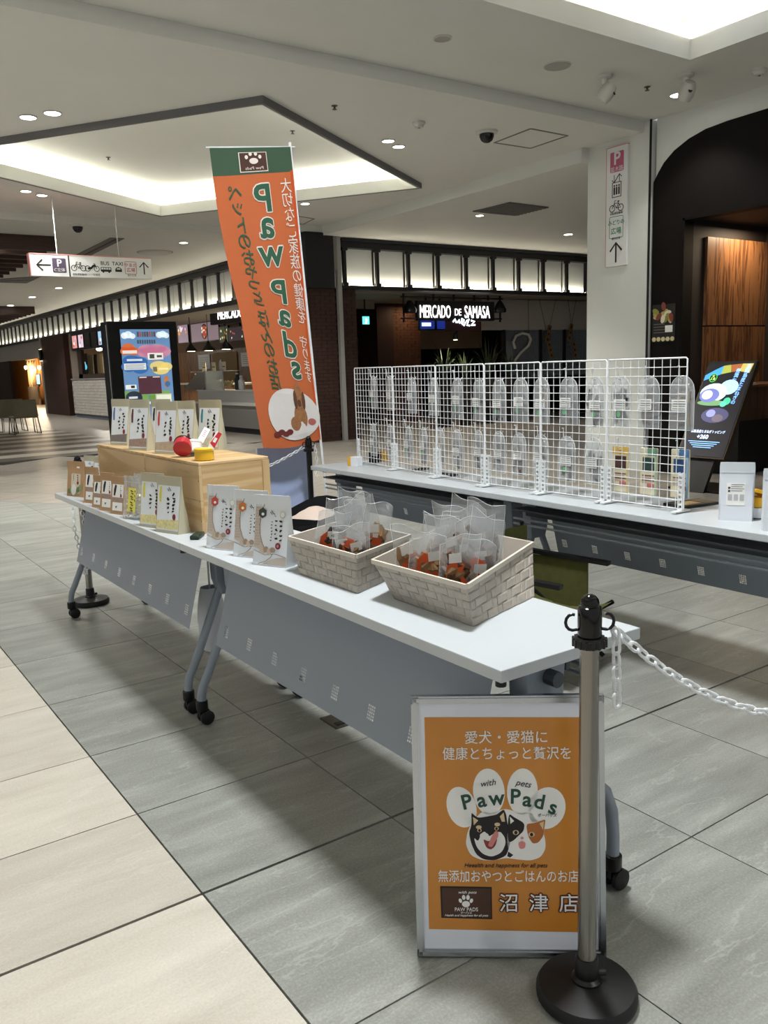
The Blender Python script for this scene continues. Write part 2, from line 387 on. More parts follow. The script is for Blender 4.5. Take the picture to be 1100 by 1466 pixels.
wallring(MB(), offset(hM, .0), 3.71, 3.78, .03).build('coffer_trim', mat('coffer_trim_grey', '6d6b6c', .6), ceM)
wallring(MB(), offset(hM, .3), 3.87, 4.1, .03).build('coffer_side', CEIL2, ceM)
MB().add([(*p, 3.87) for p in offset(hM, .3)]+[(*p, 3.87) for p in offset(hM, .0)], [(0, 1, 5, 4), (1, 2, 6, 5), (2, 3, 7, 6), (3, 0, 4, 7)]).build('coffer_ledge', CEIL2, ceM, recalc=False)
MB().add([(*p, 4.1) for p in offset(hM, .33)]+[(*p, 4.13) for p in offset(hM, .33)], [(0, 1, 2, 3), (7, 6, 5, 4), (0, 4, 5, 1), (1, 5, 6, 2), (2, 6, 7, 3), (3, 7, 4, 0)]).build('coffer_top', CEIL2, ceM)
for i in range(4):
    a, b = offset(hM, .16)[i], offset(hM, .16)[(i+1) % 4]
    MB().bar((*a, 3.89), (*b, 3.89), .03).build('cove_light_strip', LED2, ceM)
MB().box(-9, 7.3, 4.488, 4.499, 3.776, 3.899).build('ceiling_step', CEIL, ceM)
ceL = MB().box(-9, 7.45, 12.0, 60, 3.67, 3.9).build('ceiling', CEIL); tag(ceL, 'far lower ceiling above the seating area', kind='structure')
ceF = MB().box(7.3, 16, 5.3, 11.25, 3.62, 3.9).box(6.8, 16, 11.25, 12.4, 3.672, 3.9).build('ceiling', CEIL); tag(ceF, 'dropped ceiling in front of the dark restaurant front', kind='structure')
MB().box(7.3, 7.302, 5.0, 5.45, 3.80, 3.92).build('ceiling_grille', mat('grille_dark', '4d4b48', .7), ceF)
# ================================================================== white pillar and black shop front (plane x = 7.45)
WHITE = mat('white_wall_paint', 'd0d2cc', .75, var=.015, scale=2)
BLACK = mat('black_facade', '120e0b', .7, var=.12, scale=5, spec=.15)
pil = MB().box(7.42, 8.2, 4.42, 5.31, 0, 3.9).build('wall_pillar', WHITE); tag(pil, 'tall white square pillar beside the black shop front', kind='structure')
MB().box(7.415, 7.425, 4.40, 4.425, 0, 3.9).build('pillar_edge_joint', mat('black_joint', '0c0b0a', .7), pil)
wr = MB().box(7.47, 7.62, -5, 4.37, 2.8, 3.9).box(7.47, 7.62, 4.0, 4.37, 0, 2.8).build('wall_right', WHITE); tag(wr, 'white header wall over the black arched shop front', kind='structure')
arch = [(4.39, 0), (4.39, 3.24), (4.33, 3.33), (4.26, 3.42), (4.13, 3.52), (3.95, 3.60), (3.75, 3.65), (3.5, 3.67), (3.06, 3.68), (-5, 3.68), (-5, 2.8), (4.0, 2.8), (4.0, 0)]
mb = MB(); n = len(arch); mb.add([(7.455, a, b) for a, b in arch]+[(7.47, a, b) for a, b in arch], [tuple(range(n)), tuple(range(2*n-1, n-1, -1))]+[(i, i+n, (i+1) % n+n, (i+1) % n) for i in range(n)])
mb.box(7.455, 7.62, 3.975, 3.999, 0, 2.8).box(7.455, 7.62, -5, 3.999, 2.775, 2.799); mb.build('arch_panel', BLACK, wr)
shop = MB().box(7.6, 9.6, 3.98, 4.1, 0, 2.9).box(9.04, 9.14, -5, 4.0, 0, 2.9).box(7.6, 9.6, -5, 4.0, 2.8, 2.95).build('wall_shop', mat('shop_dark', '1d1511', .7)); tag(shop, 'dark side wall and back inside the black shop', kind='structure')
wp = wood('walnut_panel', '7d5535', '4d301d', .4, axis=2, scale=.8)
for i in range(6):                                                     # walnut boards on the side wall, lit from above
    x1 = 7.84+i*.21
    MB().box(x1+.002, x1+.208, 3.945, 3.98, 1.66, 2.62).build('wood_panel', wp, shop); MB().box(x1+.002, x1+.208, 3.945, 3.98, .98, 1.645).build('wood_panel', wp, shop)
area('shop_downlight', (8.42, 3.72, 2.74), .5, .12, 16, (1, .78, .52))
MB().box(7.2, 14, 5.4, 12.84, -.014, -.001).box(7.2, 9.2, -5, 5.4, -.014, -.001).build('floor_band', WARM, floor, recalc=False)
MB().box(7.3, 8.3, 4.503, 5.45, 3.79, 3.9).build('ceiling_filler', CEIL, ceM)
# counter of the shop
t = thing('shop_counter', 'dark wooden counter with a thin ledge inside the black shop', 'counter', (7.78, 3.45, 0))
wq = wood('dark_walnut', '4b3524', '2c1d13', .45, axis=2)
for i in range(6): MB().box(.02+i*.2, .02+i*.2+.197, 0, .03, .6, .965).build('front_plank', wq, t)
MB().box(.02, 1.24, .03, .48, 0, .965).build('body', mat('counter_black', '0d0b0a', .6), t); MB().box(.02, 1.24, .01, .03, 0, .6).build('kick_panel', mat('counter_black', '0d0b0a', .6), t)
MB().box(-.03, 1.25, -.05, .48, .965, .99).build('ledge', wood('ledge_wood', '6a4a33', '46301f', .4, axis=0), t)
# ================================================================== restaurant friezes with lit lantern panels
IRON = mat('black_iron', '131213', .5)
LANT = mat('lantern_white', 'dfe2dd', .6)
LEDF = glow('frieze_led', 'fff4de', 26)
def frieze(name, label, org, right, n, sp, z0, z1, zt, zb, first):
    """row of white panels between iron posts, lit by a strip along the bottom"""
    t = thing(name, None, None, mx=frame(org, right), kind='structure'); t['label'] = label
    Lg = n*sp+first
    MB().box(0, Lg, 0, .16, z1, zt).build('top_beam', IRON, t); MB().box(0, Lg, -.02, .16, zb, z0).build('bottom_beam', IRON, t)
    MB().box(0, Lg, -.05, .0, zt-.05, zt).build('top_moulding', IRON, t)
    MB().box(0, Lg, .3, .33, zb, zt).build('back_board', mat('frieze_back', '8c8a83', .8), t)
    MB().box(0, Lg, .085, .115, z0-.005, z0+.012).build('light_strip', LEDF, t)
    pp = MB().box(-.03, .03, 0, .06, z0, z1).box(-.055, .055, -.02, .06, z0, z0+.05).box(-.055, .055, -.02, .06, z1-.05, z1).mesh('post', IRON)
    pn = MB().box(-sp/2+.03, sp/2-.03, .16, .18, z0, z1).mesh('lantern_panel', LANT)
    for i in range(n+1):
        put('post', pp, t, Matrix.Translation((first+i*sp, 0, 0)))
        if i < n: put('lantern_panel', pn, t, Matrix.Translation((first+(i+.5)*sp, 0, 0)))
    return t
frieze('trim_1', 'long black iron frieze with white lit panels over the food stalls', (7.4, 46.39, 0), (0, -1, 0), 45, .76, 2.84, 3.5, 3.67, 2.74, .0)
frieze('trim_2', 'black iron frieze with lit panels over the dark restaurant front', (7.7, 11.3, 0), (1, 0, 0), 9, .72, 2.79, 3.45, 3.61, 2.73, .08)
# ================================================================== TABLES
TOPW = mat('white_laminate', 'bec4c8', .32, var=.015, scale=3)
TBL = mat('table_grey_paint', '8f98a2', .5, metal=.25)
TBD = mat('table_dark_grey', '4c5157', .5, metal=.2)
RUB = mat('black_rubber', '0e0e0f', .55)
BLK = mat('black_plastic', '0b0b0c', .35)
def panel_mesh(L_, xt, zt, xb, zb, n, sh=-.075):
    """sheet modesty panel, pierced with n clusters of small square holes"""
    def P(y, v): return (xt+(xb-xt)*v, y, zt+(zb-zt)*v)
    Y = {-L_/2, L_/2}; holes = set(); zs = [.70, .86]; nh, nv = 4, 5
    vb = [0.0]; v0, v1 = .745, .875; step = (v1-v0)/nv
    for k in range(nv): vb += [v0+k*step, v0+k*step+step*.62]
    vb.append(1.0); hv = {1+2*k for k in range(nv)}
    yc = [-L_/2+.06+(L_-.12)*i/(n-1) for i in range(n)]; yb = [-L_/2]; hy = set(); w = .034; st = w/nh
    for c in yc:
        for k in range(nh): hy.add(len(yb)); yb += [c-w/2+k*st, c-w/2+k*st+st*.6]
    yb.append(L_/2); mb = MB()
    hyc = set(); i = 1
    while i < len(yb)-1: hyc.add(i); i += 2
    for dx in (0,):
        idx = len(mb.v); mb.v += [(P(y, v)[0]+dx, y+sh, P(y, v)[2]) for v in vb for y in yb]; m = len(yb)
        for a in range(len(vb)-1):
            for b in range(m-1):
                if a in hv and b in hyc: continue
                mb.f.append((idx+a*m+b, idx+a*m+b+1, idx+(a+1)*m+b+1, idx+(a+1)*m+b))
    return mb
def make_table(label, L_, inset=.065, cut=.25, sh=-.075, group='folding tables of the stand'):
    t = thing('folding_table', label, 'table', group=group)
    o = MB().box(-.222, .222, -L_/2, L_/2, .672, .70).build('table_top', TOPW, t); bevel(o, .003, 2)
    panel_mesh(L_-cut, -.105, .665, -.19, .345, 8, sh).build('modesty_panel', TBL, t, recalc=False)
    MB().box(-.11, -.075, -L_/2+.09, L_/2-.09, .648, .671).build('panel_rail', TBD, t)
    MB().tube([(.0, -L_/2+.05, .61), (.0, L_/2-.05, .61)], .019, 10).build('cross_beam', TBD, t)
    MB().box(.1, .2, -L_/2+.12, L_/2-.12, .628, .636).box(.1, .112, -L_/2+.12, L_/2-.12, .59, .628).build('book_shelf', TBD, t)
    for z in (.585, .56): MB().tube([(.17, -L_/2+.1, z), (.17, L_/2-.1, z)], .006, 6).build('shelf_rail', TBL, t)
    for s in (-1, 1):
        y = s*(L_/2-(inset if s < 0 else .065))
        b = MB().prism([(-.075, .672), (.06, .672), (.045, .46), (-.05, .46), (-.07, .52)], y-.028, y+.028).build('leg_bracket', TBL, t); bevel(b, .006, 2)
        MB().box(-.16, .16, y-.02, y+.02, .655, .672).build('top_plate', BLK, t)
        MB().tube([(-.035, y, .50), (-.06, y, .45), (-.13, y, .29), (-.178, y, .185), (-.199, y, .145), (-.206, y, .115), (-.207, y, .075)], .0165, 12).build('front_leg', TBL, t, True)
        yr = y-(.05 if s < 0 and inset > .07 else 0); ym = (y+yr)/2
        MB().tube([(.01, y, .48), (.03, y, .425), (.07, ym, .375), (.13, ym, .325), (.175, yr, .275), (.2, yr, .215), (.207, yr, .15), (.207, yr, .075)], .0165, 12).build('rear_leg', TBL, t, True)
        for x, yc in ((-.207, y), (.207, yr)):
            c = MB().lathe([(.021, .055), (.023, .06), (.023, .092), (.019, .095)], 14, (x, yc, 0)).box(x-.012, x+.022, yc-.006, yc+.006, .03, .062).build('caster', BLK, t, True)
            for k in (-1, 1):
                w = MB().lathe([(.0, -.009), (.022, -.009), (.0275, -.005), (.0275, .005), (.022, .009), (.0, .009)], 18).mesh('wheel', RUB, True)
                put('wheel', w, c, Matrix.Translation((x+.012, yc+k*.0165, .0275))@Matrix.Rotation(pi/2, 4, 'X'))
    MB().lathe([(.012, .655), (.012, .672)], 10, (-.2, -L_/2+.025, 0)).build('corner_bumper', RUB, t)
    return t
tb1 = make_table('white folding table with woven baskets on it, grey panel', 1.752, .11, .34, -.03); tb1.location = (.637, .19, 0)
tb2 = make_table('white folding table under the wooden crates, grey panel in front', 1.818); tb2.location = (.637, 1.977, 0)
tb3 = make_table('white folding table carrying the grid stands beside the banner', 1.75); tb3.location = (2.25, 1.995, 0); tb3.rotation_euler.z = pi
tb4 = make_table('white folding table with the white pouches and yellow canister', 1.75); tb4.location = (2.25, .243, 0); tb4.rotation_euler.z = pi
# ================================================================== STANCHIONS AND CHAINS
STEEL = mat('brushed_steel', '8f8c86', .24, metal=1, var=.06, scale=60, stretch=(1, 1, .05))
CHAINW = mat('white_plastic', 'e4e8ea', .4)
def make_stanchion(label, loc, rz=0, pole=STEEL):
    t = thing('chain_stanchion', label, 'stanchion', loc, rz, 'chain stanchions around the stand')
    MB().lathe([(.098, 0), (.105, .006), (.105, .02), (.099, .03), (.03, .042), (.028, .036)], 40).build('base', mat('black_base', '131314', .5), t, True)
    MB().lathe([(.032, .03), (.032, .046), (.025, .052), (.024, .09), (.0215, .094), (.02, .094)], 20).tube([(.02, 0, .055), (.04, 0, .055)], .006, 8).build('socket', BLK, t, True)
    MB().lathe([(.0192, .05), (.0192, .785)], 28).build('pole', pole, t, True)
    kn = MB()
    kn.lathe([(.028, .772), (.0325, .776), (.0325, .788), (.028, .793)], 28)
    for k in range(16): a = 2*pi*k/16; kn.tube([(.0315*cos(a), .0315*sin(a), .774), (.0315*cos(a), .0315*sin(a), .79)], .0032, 6)
    kn.build('collar', BLK, t, True)
    h = MB().lathe([(.0225, .79), (.0235, .795), (.0235, .848), (.022, .853), (.0185, .855), (.0185, .86), (.017, .868), (.012, .874), (.005, .878), (.0, .8785)], 28).build('cap', mat('gloss_black', '080809', .12), t, True)
    for s in (-1, 1):
        pts = [(s*.02, 0, .808)]+[(s*(.034+.013*cos(a)), 0, .822+.016*sin(a)) for a in [radians(v) for v in (-90, -60, -30, 0, 30, 60, 90, 110)]]
        MB().tube(pts, .0032, 8).build('hook', BLK, t, True)
    return t
view = atan2(-.8, .58)
st1 = make_stanchion('steel chain stanchion with black base in front of the framed poster', (.508, -.839, 0), -.62)
st3 = make_stanchion('chain stanchion behind the brown paper pouches at the table end', (.6, 3.06, 0), 0)
st2 = make_stanchion('black chain stanchion standing next to the orange banner', (2.13, 3.06, 0), 0, mat('black_pole', '0d0d0e', .35))
st4 = make_stanchion('chain stanchion holding the free end of the white chain', (1.63, -1.22, 0), -.62)
def stadium(L_, wd, r, n=6):
    pts = []
    for s, a0 in ((1, -pi/2), (-1, pi/2)):
        for k in range(n+1): a = a0+pi*k/n; pts.append((s*(L_/2-wd/2)+wd/2*cos(a), wd/2*sin(a), 0))
    return MB().tube(pts, r, 7, closed=True)
LINK = stadium(.030, .0165, .0034).mesh('link', CHAINW, True)
LINKF = stadium(.030, .0165, .0032, 4).mesh('link', CHAINW, True)
def chain(label, paths, group='white plastic chains', me=LINK, pitch=.0255):
    """thing made of separate links along one or more lines"""
    t = thing('plastic_chain', label, 'chain', paths[0][0], 0, group); o0 = Vector(paths[0][0])
    for P in paths:
        P = [Vector(p) for p in P]; d = 0; k = 0; acc = 0
        seg = [(P[i], P[i+1], (P[i+1]-P[i]).length) for i in range(len(P)-1)]; tot = sum(s[2] for s in seg); n = max(2, int(tot/pitch))
        for i in range(n):
            s = (i+.5)*tot/n; q = 0
            for a, b, l in seg:
                if s <= q+l: break
                q += l
            p = a+(b-a)*((s-q)/l); x = (b-a).normalized(); u = Vector((0, 0, 1)) if abs(x.z) < .95 else Vector((.6, -.8, 0))
            y = u.cross(x).normalized(); z = x.cross(y)
            R_ = Matrix(((x.x, y.x, z.x, 0), (x.y, y.y, z.y, 0), (x.z, y.z, z.z, 0), (0, 0, 0, 1)))
            put('link', me, t, Matrix.Translation(p-o0)@R_@Matrix.Rotation(pi/4 if i % 2 else -pi/4, 4, 'X'))
    return t
def sagline(a, b, sag, n=24):
    a, b = Vector(a), Vector(b); return [a+(b-a)*(i/n)-Vector((0, 0, 4*sag*(i/n)*(1-i/n))) for i in range(n+1)]
hk1 = Vector((.508+.047*cos(-.62), -.839+.047*sin(-.62), .806)); hk4 = Vector((1.63-.04*cos(-.62), -1.22-.04*sin(-.62), .806))
chain('white chain hooked on the steel stanchion, tail hanging beside the poster', [sagline(hk1, hk4, .26, 40), [hk1+Vector((.004, -.002, .004)), hk1+Vector((.006, -.006, -.16))]])
hk2 = Vector((2.13-.04, 3.06, .806)); hk3 = Vector((.6+.04, 3.06, .806))
chain('white chain strung low behind the wooden crates to the black stanchion', [sagline(hk3, hk2, .17, 30)], me=LINKF)
hk2b = Vector((2.13+.047, 3.06, .815))
chain('short tail of white chain hanging from the black stanchion', [[hk2b, hk2b+Vector((.012, 0, -.1)), hk2b+Vector((.006, 0, -.22))]], me=LINKF)
h3 = Vector((.6-.047, 3.06, .81))
chain('bunched white chain hanging down behind the table end', [[h3, h3+Vector((-.01, -.01, -.35)), h3+Vector((.02, -.04, -.62))], [h3+Vector((.012, .01, -.02)), h3+Vector((.045, -.02, -.3)), h3+Vector((.03, -.045, -.62))]], me=LINKF)
# ================================================================== FRAMED POSTER
pL, pR = Vector((.297, -.526, .004)), Vector((.630, -.788, .004)); ex = (pR-pL).normalized(); away = Vector((-ex.y, ex.x, 0))
PWd, PHt = (pR-pL).length, .60
post = thing('framed_poster', 'orange pet shop poster in a silver snap frame leaning on the table', 'poster', mx=frame((pL+pR)/2, ex, Vector((0, 0, sqrt(PHt**2-.06**2)))+away*.06))
ALU = mat('aluminium', 'c3c7cc', .25, metal=1)
hw = PWd/2
MB().box(-hw+.006, hw-.006, .004, .01, .006, PHt-.006).build('back_board', mat('board_grey', '6b6b6b', .7), post)
for a, b in (((-hw, 0), (hw, 0)), ((-hw, PHt), (hw, PHt))):
    z = a[1]+(.0085 if a[1] == 0 else -.0085)
    MB().prism([(-hw, z-.0085), (hw, z-.0085), (hw, z+.0085), (-hw, z+.0085)], -.004, .012).prism(rect(-hw+.004, hw-.004, z-.004, z+.004), -.008, -.004).build('frame_rail', ALU, post)
for s in (-1, 1):
    x = s*(hw-.0085); MB().prism(rect(x-.0085, x+.0085, .001, PHt-.001), -.004, .012).prism(rect(x-.004, x+.004, .004, PHt-.004), -.008, -.004).build('frame_rail', ALU, post)
MB().box(-hw+.015, hw-.015, 0, .003, .015, PHt-.015).build('poster_sheet', mat('poster_white', 'dfe4ee', .35, coat=.4), post)
def pp(X, Y):                                                         # reading of the poster at 3.4375x -> local metres
    return ((X-(40+(Y-70)*.0225))/937-.5)*PWd, (1380-Y)/1312*PHt
def poly(*P): return [pp(*p) for p in P]
def soft(P, n=1):
    for _ in range(n): P = [q for i in range(len(P)) for q in ((P[i][0]*.8+P[(i+1) % len(P)][0]*.2, P[i][1]*.8+P[(i+1) % len(P)][1]*.2), (P[i][0]*.2+P[(i+1) % len(P)][0]*.8, P[i][1]*.2+P[(i+1) % len(P)][1]*.8))]
    return P
OR = mat('poster_orange', 'c9842f', .35, coat=.4, var=.03, scale=6); PW = mat('print_white', 'eff0ee', .4); GRN = mat('print_green', '1c4a3c', .4); PBK = mat('print_black', '1c1718', .4); PBR = mat('print_brown', '4a3023', .4); CRM = mat('print_cream', 'd9c39a', .4); PINK = mat('print_pink', 'd98a86', .4); PRD = mat('print_darkred', '8e3b32', .4); CAL = mat('print_calico', 'b06a33', .4)
flat('orange_field', poly((107, 172), (925, 180), (952, 1256), (128, 1243)), OR, post, -.0008)
y2, y3, y4, y5, y6 = -.0014, -.002, -.0026, -.0032, -.0038
def pt(s, X, Y, wpx, size, m, y=y3, **k):
    x, z = pp(X, Y); return text(s, size, m, post, x, z, y, fit=(wpx/937*PWd if wpx else None), **k)
pt('愛犬・愛猫に', 508, 278, 400, .031, PW, bold=.002)
pt('健康とちょっと贅沢を', 512, 358, 625, .031, PW, bold=.002)
def pe(X, Y, rx, ry, rot=0): x, z = pp(X, Y); return ell(x, z, rx/937*PWd, ry/1312*PHt, 28, rot)
paw = [(290, 622, 72, 104, .25), (424, 545, 78, 116, .06), (588, 545, 75, 116, -.06), (708, 628, 90, 106, -.3)]
for p in paw: flat('paw_toe', pe(*p), PW, post, y2)
flat('paw_pad', soft(poly((395, 640), (430, 655), (505, 628), (580, 655), (620, 640), (665, 690), (700, 770), (705, 830), (680, 875), (630, 892), (560, 885), (510, 878), (450, 890), (390, 890), (335, 865), (310, 810), (318, 750), (345, 690)), 3), PW, post, y2)
for ch, X, Y, ro in (('P', 315, 598, -.22), ('a', 388, 588, -.16), ('w', 462, 578, -.08), ('P', 553, 572, .03), ('a', 612, 586, .14), ('d', 672, 598, .2), ('s', 738, 625, .3)):
    x, z = pp(X, Y); text(ch, .047, GRN, post, x, z, y3, rot=ro, bold=.02)
for s, X, Y, ro in (('with', 418, 502, -.15), ('pets', 592, 505, .2)):
    x, z = pp(X, Y); text(s, .020, PBK, post, x, z, y3, rot=ro, shear=.3)
x, z = pp(710, 664); text('ポーパッズ', .0085, PBK, post, x, z, y3)
# the dog
flat('dog_head', soft(poly((338, 648), (350, 660), (372, 676), (420, 668), (462, 660), (480, 645), (498, 632), (510, 660), (515, 705), (530, 745), (532, 790), (520, 840), (508, 868), (455, 890), (400, 886), (362, 860), (338, 805), (326, 750), (340, 710)), 2), PBK, post, y3)
flat('dog_cheeks', soft(poly((350, 772), (372, 795), (388, 752), (405, 742), (425, 770), (452, 752), (480, 742), (503, 772), (508, 805), (488, 850), (440, 872), (396, 858), (364, 822)), 3), PW, post, y4)
for P in (((346, 670), (372, 688), (350, 712)), ((478, 668), (497, 648), (504, 694), (488, 694))): flat('dog_ear', poly(*P), CRM, post, y4)
for X, Y in ((375, 722), (466, 708)): flat('dog_brow', pe(X, Y, 14, 9), CRM, post, y4)
for X, Y in ((378, 737), (462, 728)): flat('dog_eye', pe(X, Y, 11, 9), CRM, post, y5); flat('dog_pupil', pe(X, Y, 6, 7), PBK, post, y6)
flat('dog_mouth', soft(poly((395, 780), (425, 795), (468, 770), (458, 815), (436, 835), (412, 825)), 2), PRD, post, y5)
flat('dog_tongue', soft(poly((428, 790), (440, 765), (456, 738), (470, 742), (472, 765), (452, 800), (440, 822), (420, 815)), 2), PINK, post, y6)
flat('dog_nose', pe(402, 765, 22, 16), PW, post, y5)
# the cat
flat('cat_head', soft(poly((522, 652), (545, 668), (575, 690), (640, 700), (672, 690), (702, 682), (698, 720), (694, 760), (700, 800), (680, 845), (640, 872), (590, 880), (545, 868), (520, 835), (514, 780), (520, 720)), 2), PW, post, y3)
flat('cat_black_patch', soft(poly((522, 652), (548, 672), (600, 702), (596, 740), (570, 765), (545, 790), (522, 800), (516, 740)), 2), PBK, post, y4)
flat('cat_orange_patch', soft(poly((606, 706), (645, 702), (680, 690), (702, 682), (697, 720), (693, 765), (668, 800), (640, 805), (618, 770)), 2), CAL, post, y4)
flat('cat_ear', poly((672, 702), (694, 692), (690, 735)), CRM, post, y5); flat('cat_ear', poly((527, 668), (548, 690), (530, 705)), PW, post, y5)
for X, Y in ((557, 748), (634, 758)): flat('cat_eye', pe(X, Y, 15, 12), CRM, post, y5); flat('cat_pupil', pe(X, Y, 8, 9), PBK, post, y6)
flat('cat_mouth', soft(poly((568, 800), (588, 790), (606, 800), (602, 828), (576, 832)), 2), PINK, post, y5); flat('cat_nose', pe(588, 776, 8, 6), PINK, post, y5)
flat('cat_chest_mark', poly((520, 845), (545, 862), (530, 875), (516, 868)), PBK, post, y4)
pt('Heealth and happiness for all pets', 507, 916, 410, .014, PBK, shear=.3)
pt('無添加おやつとごはんのお店', 520, 975, 690, .030, PW, bold=.002)
flat('card_border', poly((184, 1022), (440, 1026), (443, 1190), (190, 1184)), PBK, post, y2); flat('brand_card', poly((192, 1030), (434, 1034), (437, 1182), (197, 1177)), PBR, post, y3)
pt('with pets', 318, 1052, 90, .009, PW, y4, shear=.3); pt('PAW PADS', 314, 1140, 115, .012, PW, y4); pt('ポーパッズ', 314, 1157, 55, .006, PW, y4); pt('Health and happiness for all pets', 314, 1170, 215, .007, PW, y4, shear=.3)
def pawicon(par, cx, cz, s, m, y, m2=None):
    for dx, dz, rx, rz, ro in ((-.85, .1, .25, .36, .35), (-.33, .62, .27, .4, .08), (.33, .62, .27, .4, -.08), (.85, .1, .25, .36, -.35)): flat('paw_toe', ell(cx+dx*s, cz+dz*s, rx*s, rz*s, 14, ro), m, par, y)
    flat('paw_pad', ell(cx, cz-.45*s, .62*s, .5*s, 18), m, par, y)
x, z = pp(312, 1098); pawicon(post, x, z, .0145, PW, y4)
for ch, X in (('沼', 525), ('津', 672), ('店', 820)):
    x, z = pp(X, 1112)
    for dx, dz in ((-1, 0), (1, 0), (0, 1), (0, -1), (.7, .7), (-.7, .7), (.7, -.7), (-.7, -.7)):
        text(ch, .045, mat('print_outline', '6d3325', .4), post, x+dx*.0028, z+dz*.0028, y3, bold=.004)
    text(ch, .045, PW, post, x, z, y4, bold=.004)
# ================================================================== GOODS ON THE FRONT TABLES
class Art:
    """prints laid on a tilted face of a thing"""
    def __init__(s, root, mx): s.r, s.m = root, mx
    def fin(s, o): o.data.transform(s.m); return o
    def flat(s, n, p, m, y=-.0012, t=.0006): return s.fin(flat(n, p, m, s.r, y, t))
    def text(s, *a, **k): return s.fin(text(a[0], a[1], a[2], s.r, *a[3:], **k))
    def stroke(s, n, p, w, m, y=-.0018): return s.fin(stroke(n, p, w, m, s.r, y))
def pouch_mesh(w, h, d, seed=0, crease=.003, top=.86):
    rnd = random.Random(seed); U = [-1, -.95, -.9, -.45, 0, .45, .9, .95, 1]; V = [0, .03, .12, .3, .5, .7, top-.06, top, top+.01, .93, 1]
    mb = MB(); n = len(U)
    def D(v): return max(.0018, d/2*(1-v/top)) if v < top else .0018
    for s in (-1, 1):
        k = len(mb.v)
        for v in V:
            for u in U:
                e = min(1, (1-abs(u))/.1); y = s*(D(v)*e+.0004); x = u*w/2*(1-(.03 if v > .985 and abs(u) > .94 else 0))
                if s > 0: y += rnd.uniform(-1, 1)*crease*(1-v)
                z = v*h+(0 if v > 0 else (1-e)*0)
                mb.v.append((x, y, z))
        for j in range(len(V)-1):
            for i in range(n-1): mb.f.append((k+j*n+i, k+j*n+i+1, k+(j+1)*n+i+1, k+(j+1)*n+i))
    N_ = n*len(V)                                                     # bottom gusset and closed rims
    for i in range(n-1): mb.f.append((i, i+1, N_+i+1, N_+i)); a = (len(V)-1)*n; mb.f.append((a+i, a+i+1, N_+a+i+1, N_+a+i))
    for j in range(len(V)-1):
        for i in (0, n-1): mb.f.append((j*n+i, (j+1)*n+i, N_+(j+1)*n+i, N_+j*n+i))
    return mb
def pouch(label, w, h, d, m, loc, rz, group, name='stand_up_pouch', cat='pouch', seed=0):
    t = thing(name, label, cat, loc, rz, group)
    pouch_mesh(w, h, d, seed).build('pouch_body', m, t, True)
    a = atan2(d/2, h*.86)
    return t, Art(t, Matrix.Translation((0, -d/2-.0006, 0))@Matrix.Rotation(-a, 4, 'X'))
def face_rz(nx, ny): return atan2(nx, -ny)                            # turn so that local -y looks along (nx, ny)
INK = mat('ink_black', '191615', .6); SEAL = mat('seal_red', '7d1f28', .5); WPAP = mat('pouch_white', 'dfe4e8', .38, coat=.15); OLV = mat('pouch_olive', 'b9b49b', .4, coat=.3)
TAN = mat('pattern_tan', 'b3a294', .5); KRAFT = mat('kraft_paper', 'b08d66', .6, var=.06, scale=14); LBLW = mat('label_white', 'e8e8e4', .5)
def brush(A, cx, z1, z0, s, seed, n=9, cols=1):
    """loose vertical brush writing"""
    r = random.Random(seed)
    for c in range(cols):
        for i in range(n):
            z = z1+(z0-z1)*(i+.5)/n; x = cx-c*s*1.9+r.uniform(-.25, .25)*s
            k = r.randint(2, 4); a = r.uniform(-.6, .9); L_ = s*r.uniform(.45, .95)
            pts = [(x-L_/2*cos(a)+L_*cos(a)*q/k, z-L_/2*sin(a)+L_*sin(a)*q/k+r.uniform(-.12, .12)*s) for q in range(k+1)]
            A.stroke('brush_mark', pts, [s*.16]+[s*r.uniform(.3, .62) for _ in range(k-1)]+[s*.1], INK)
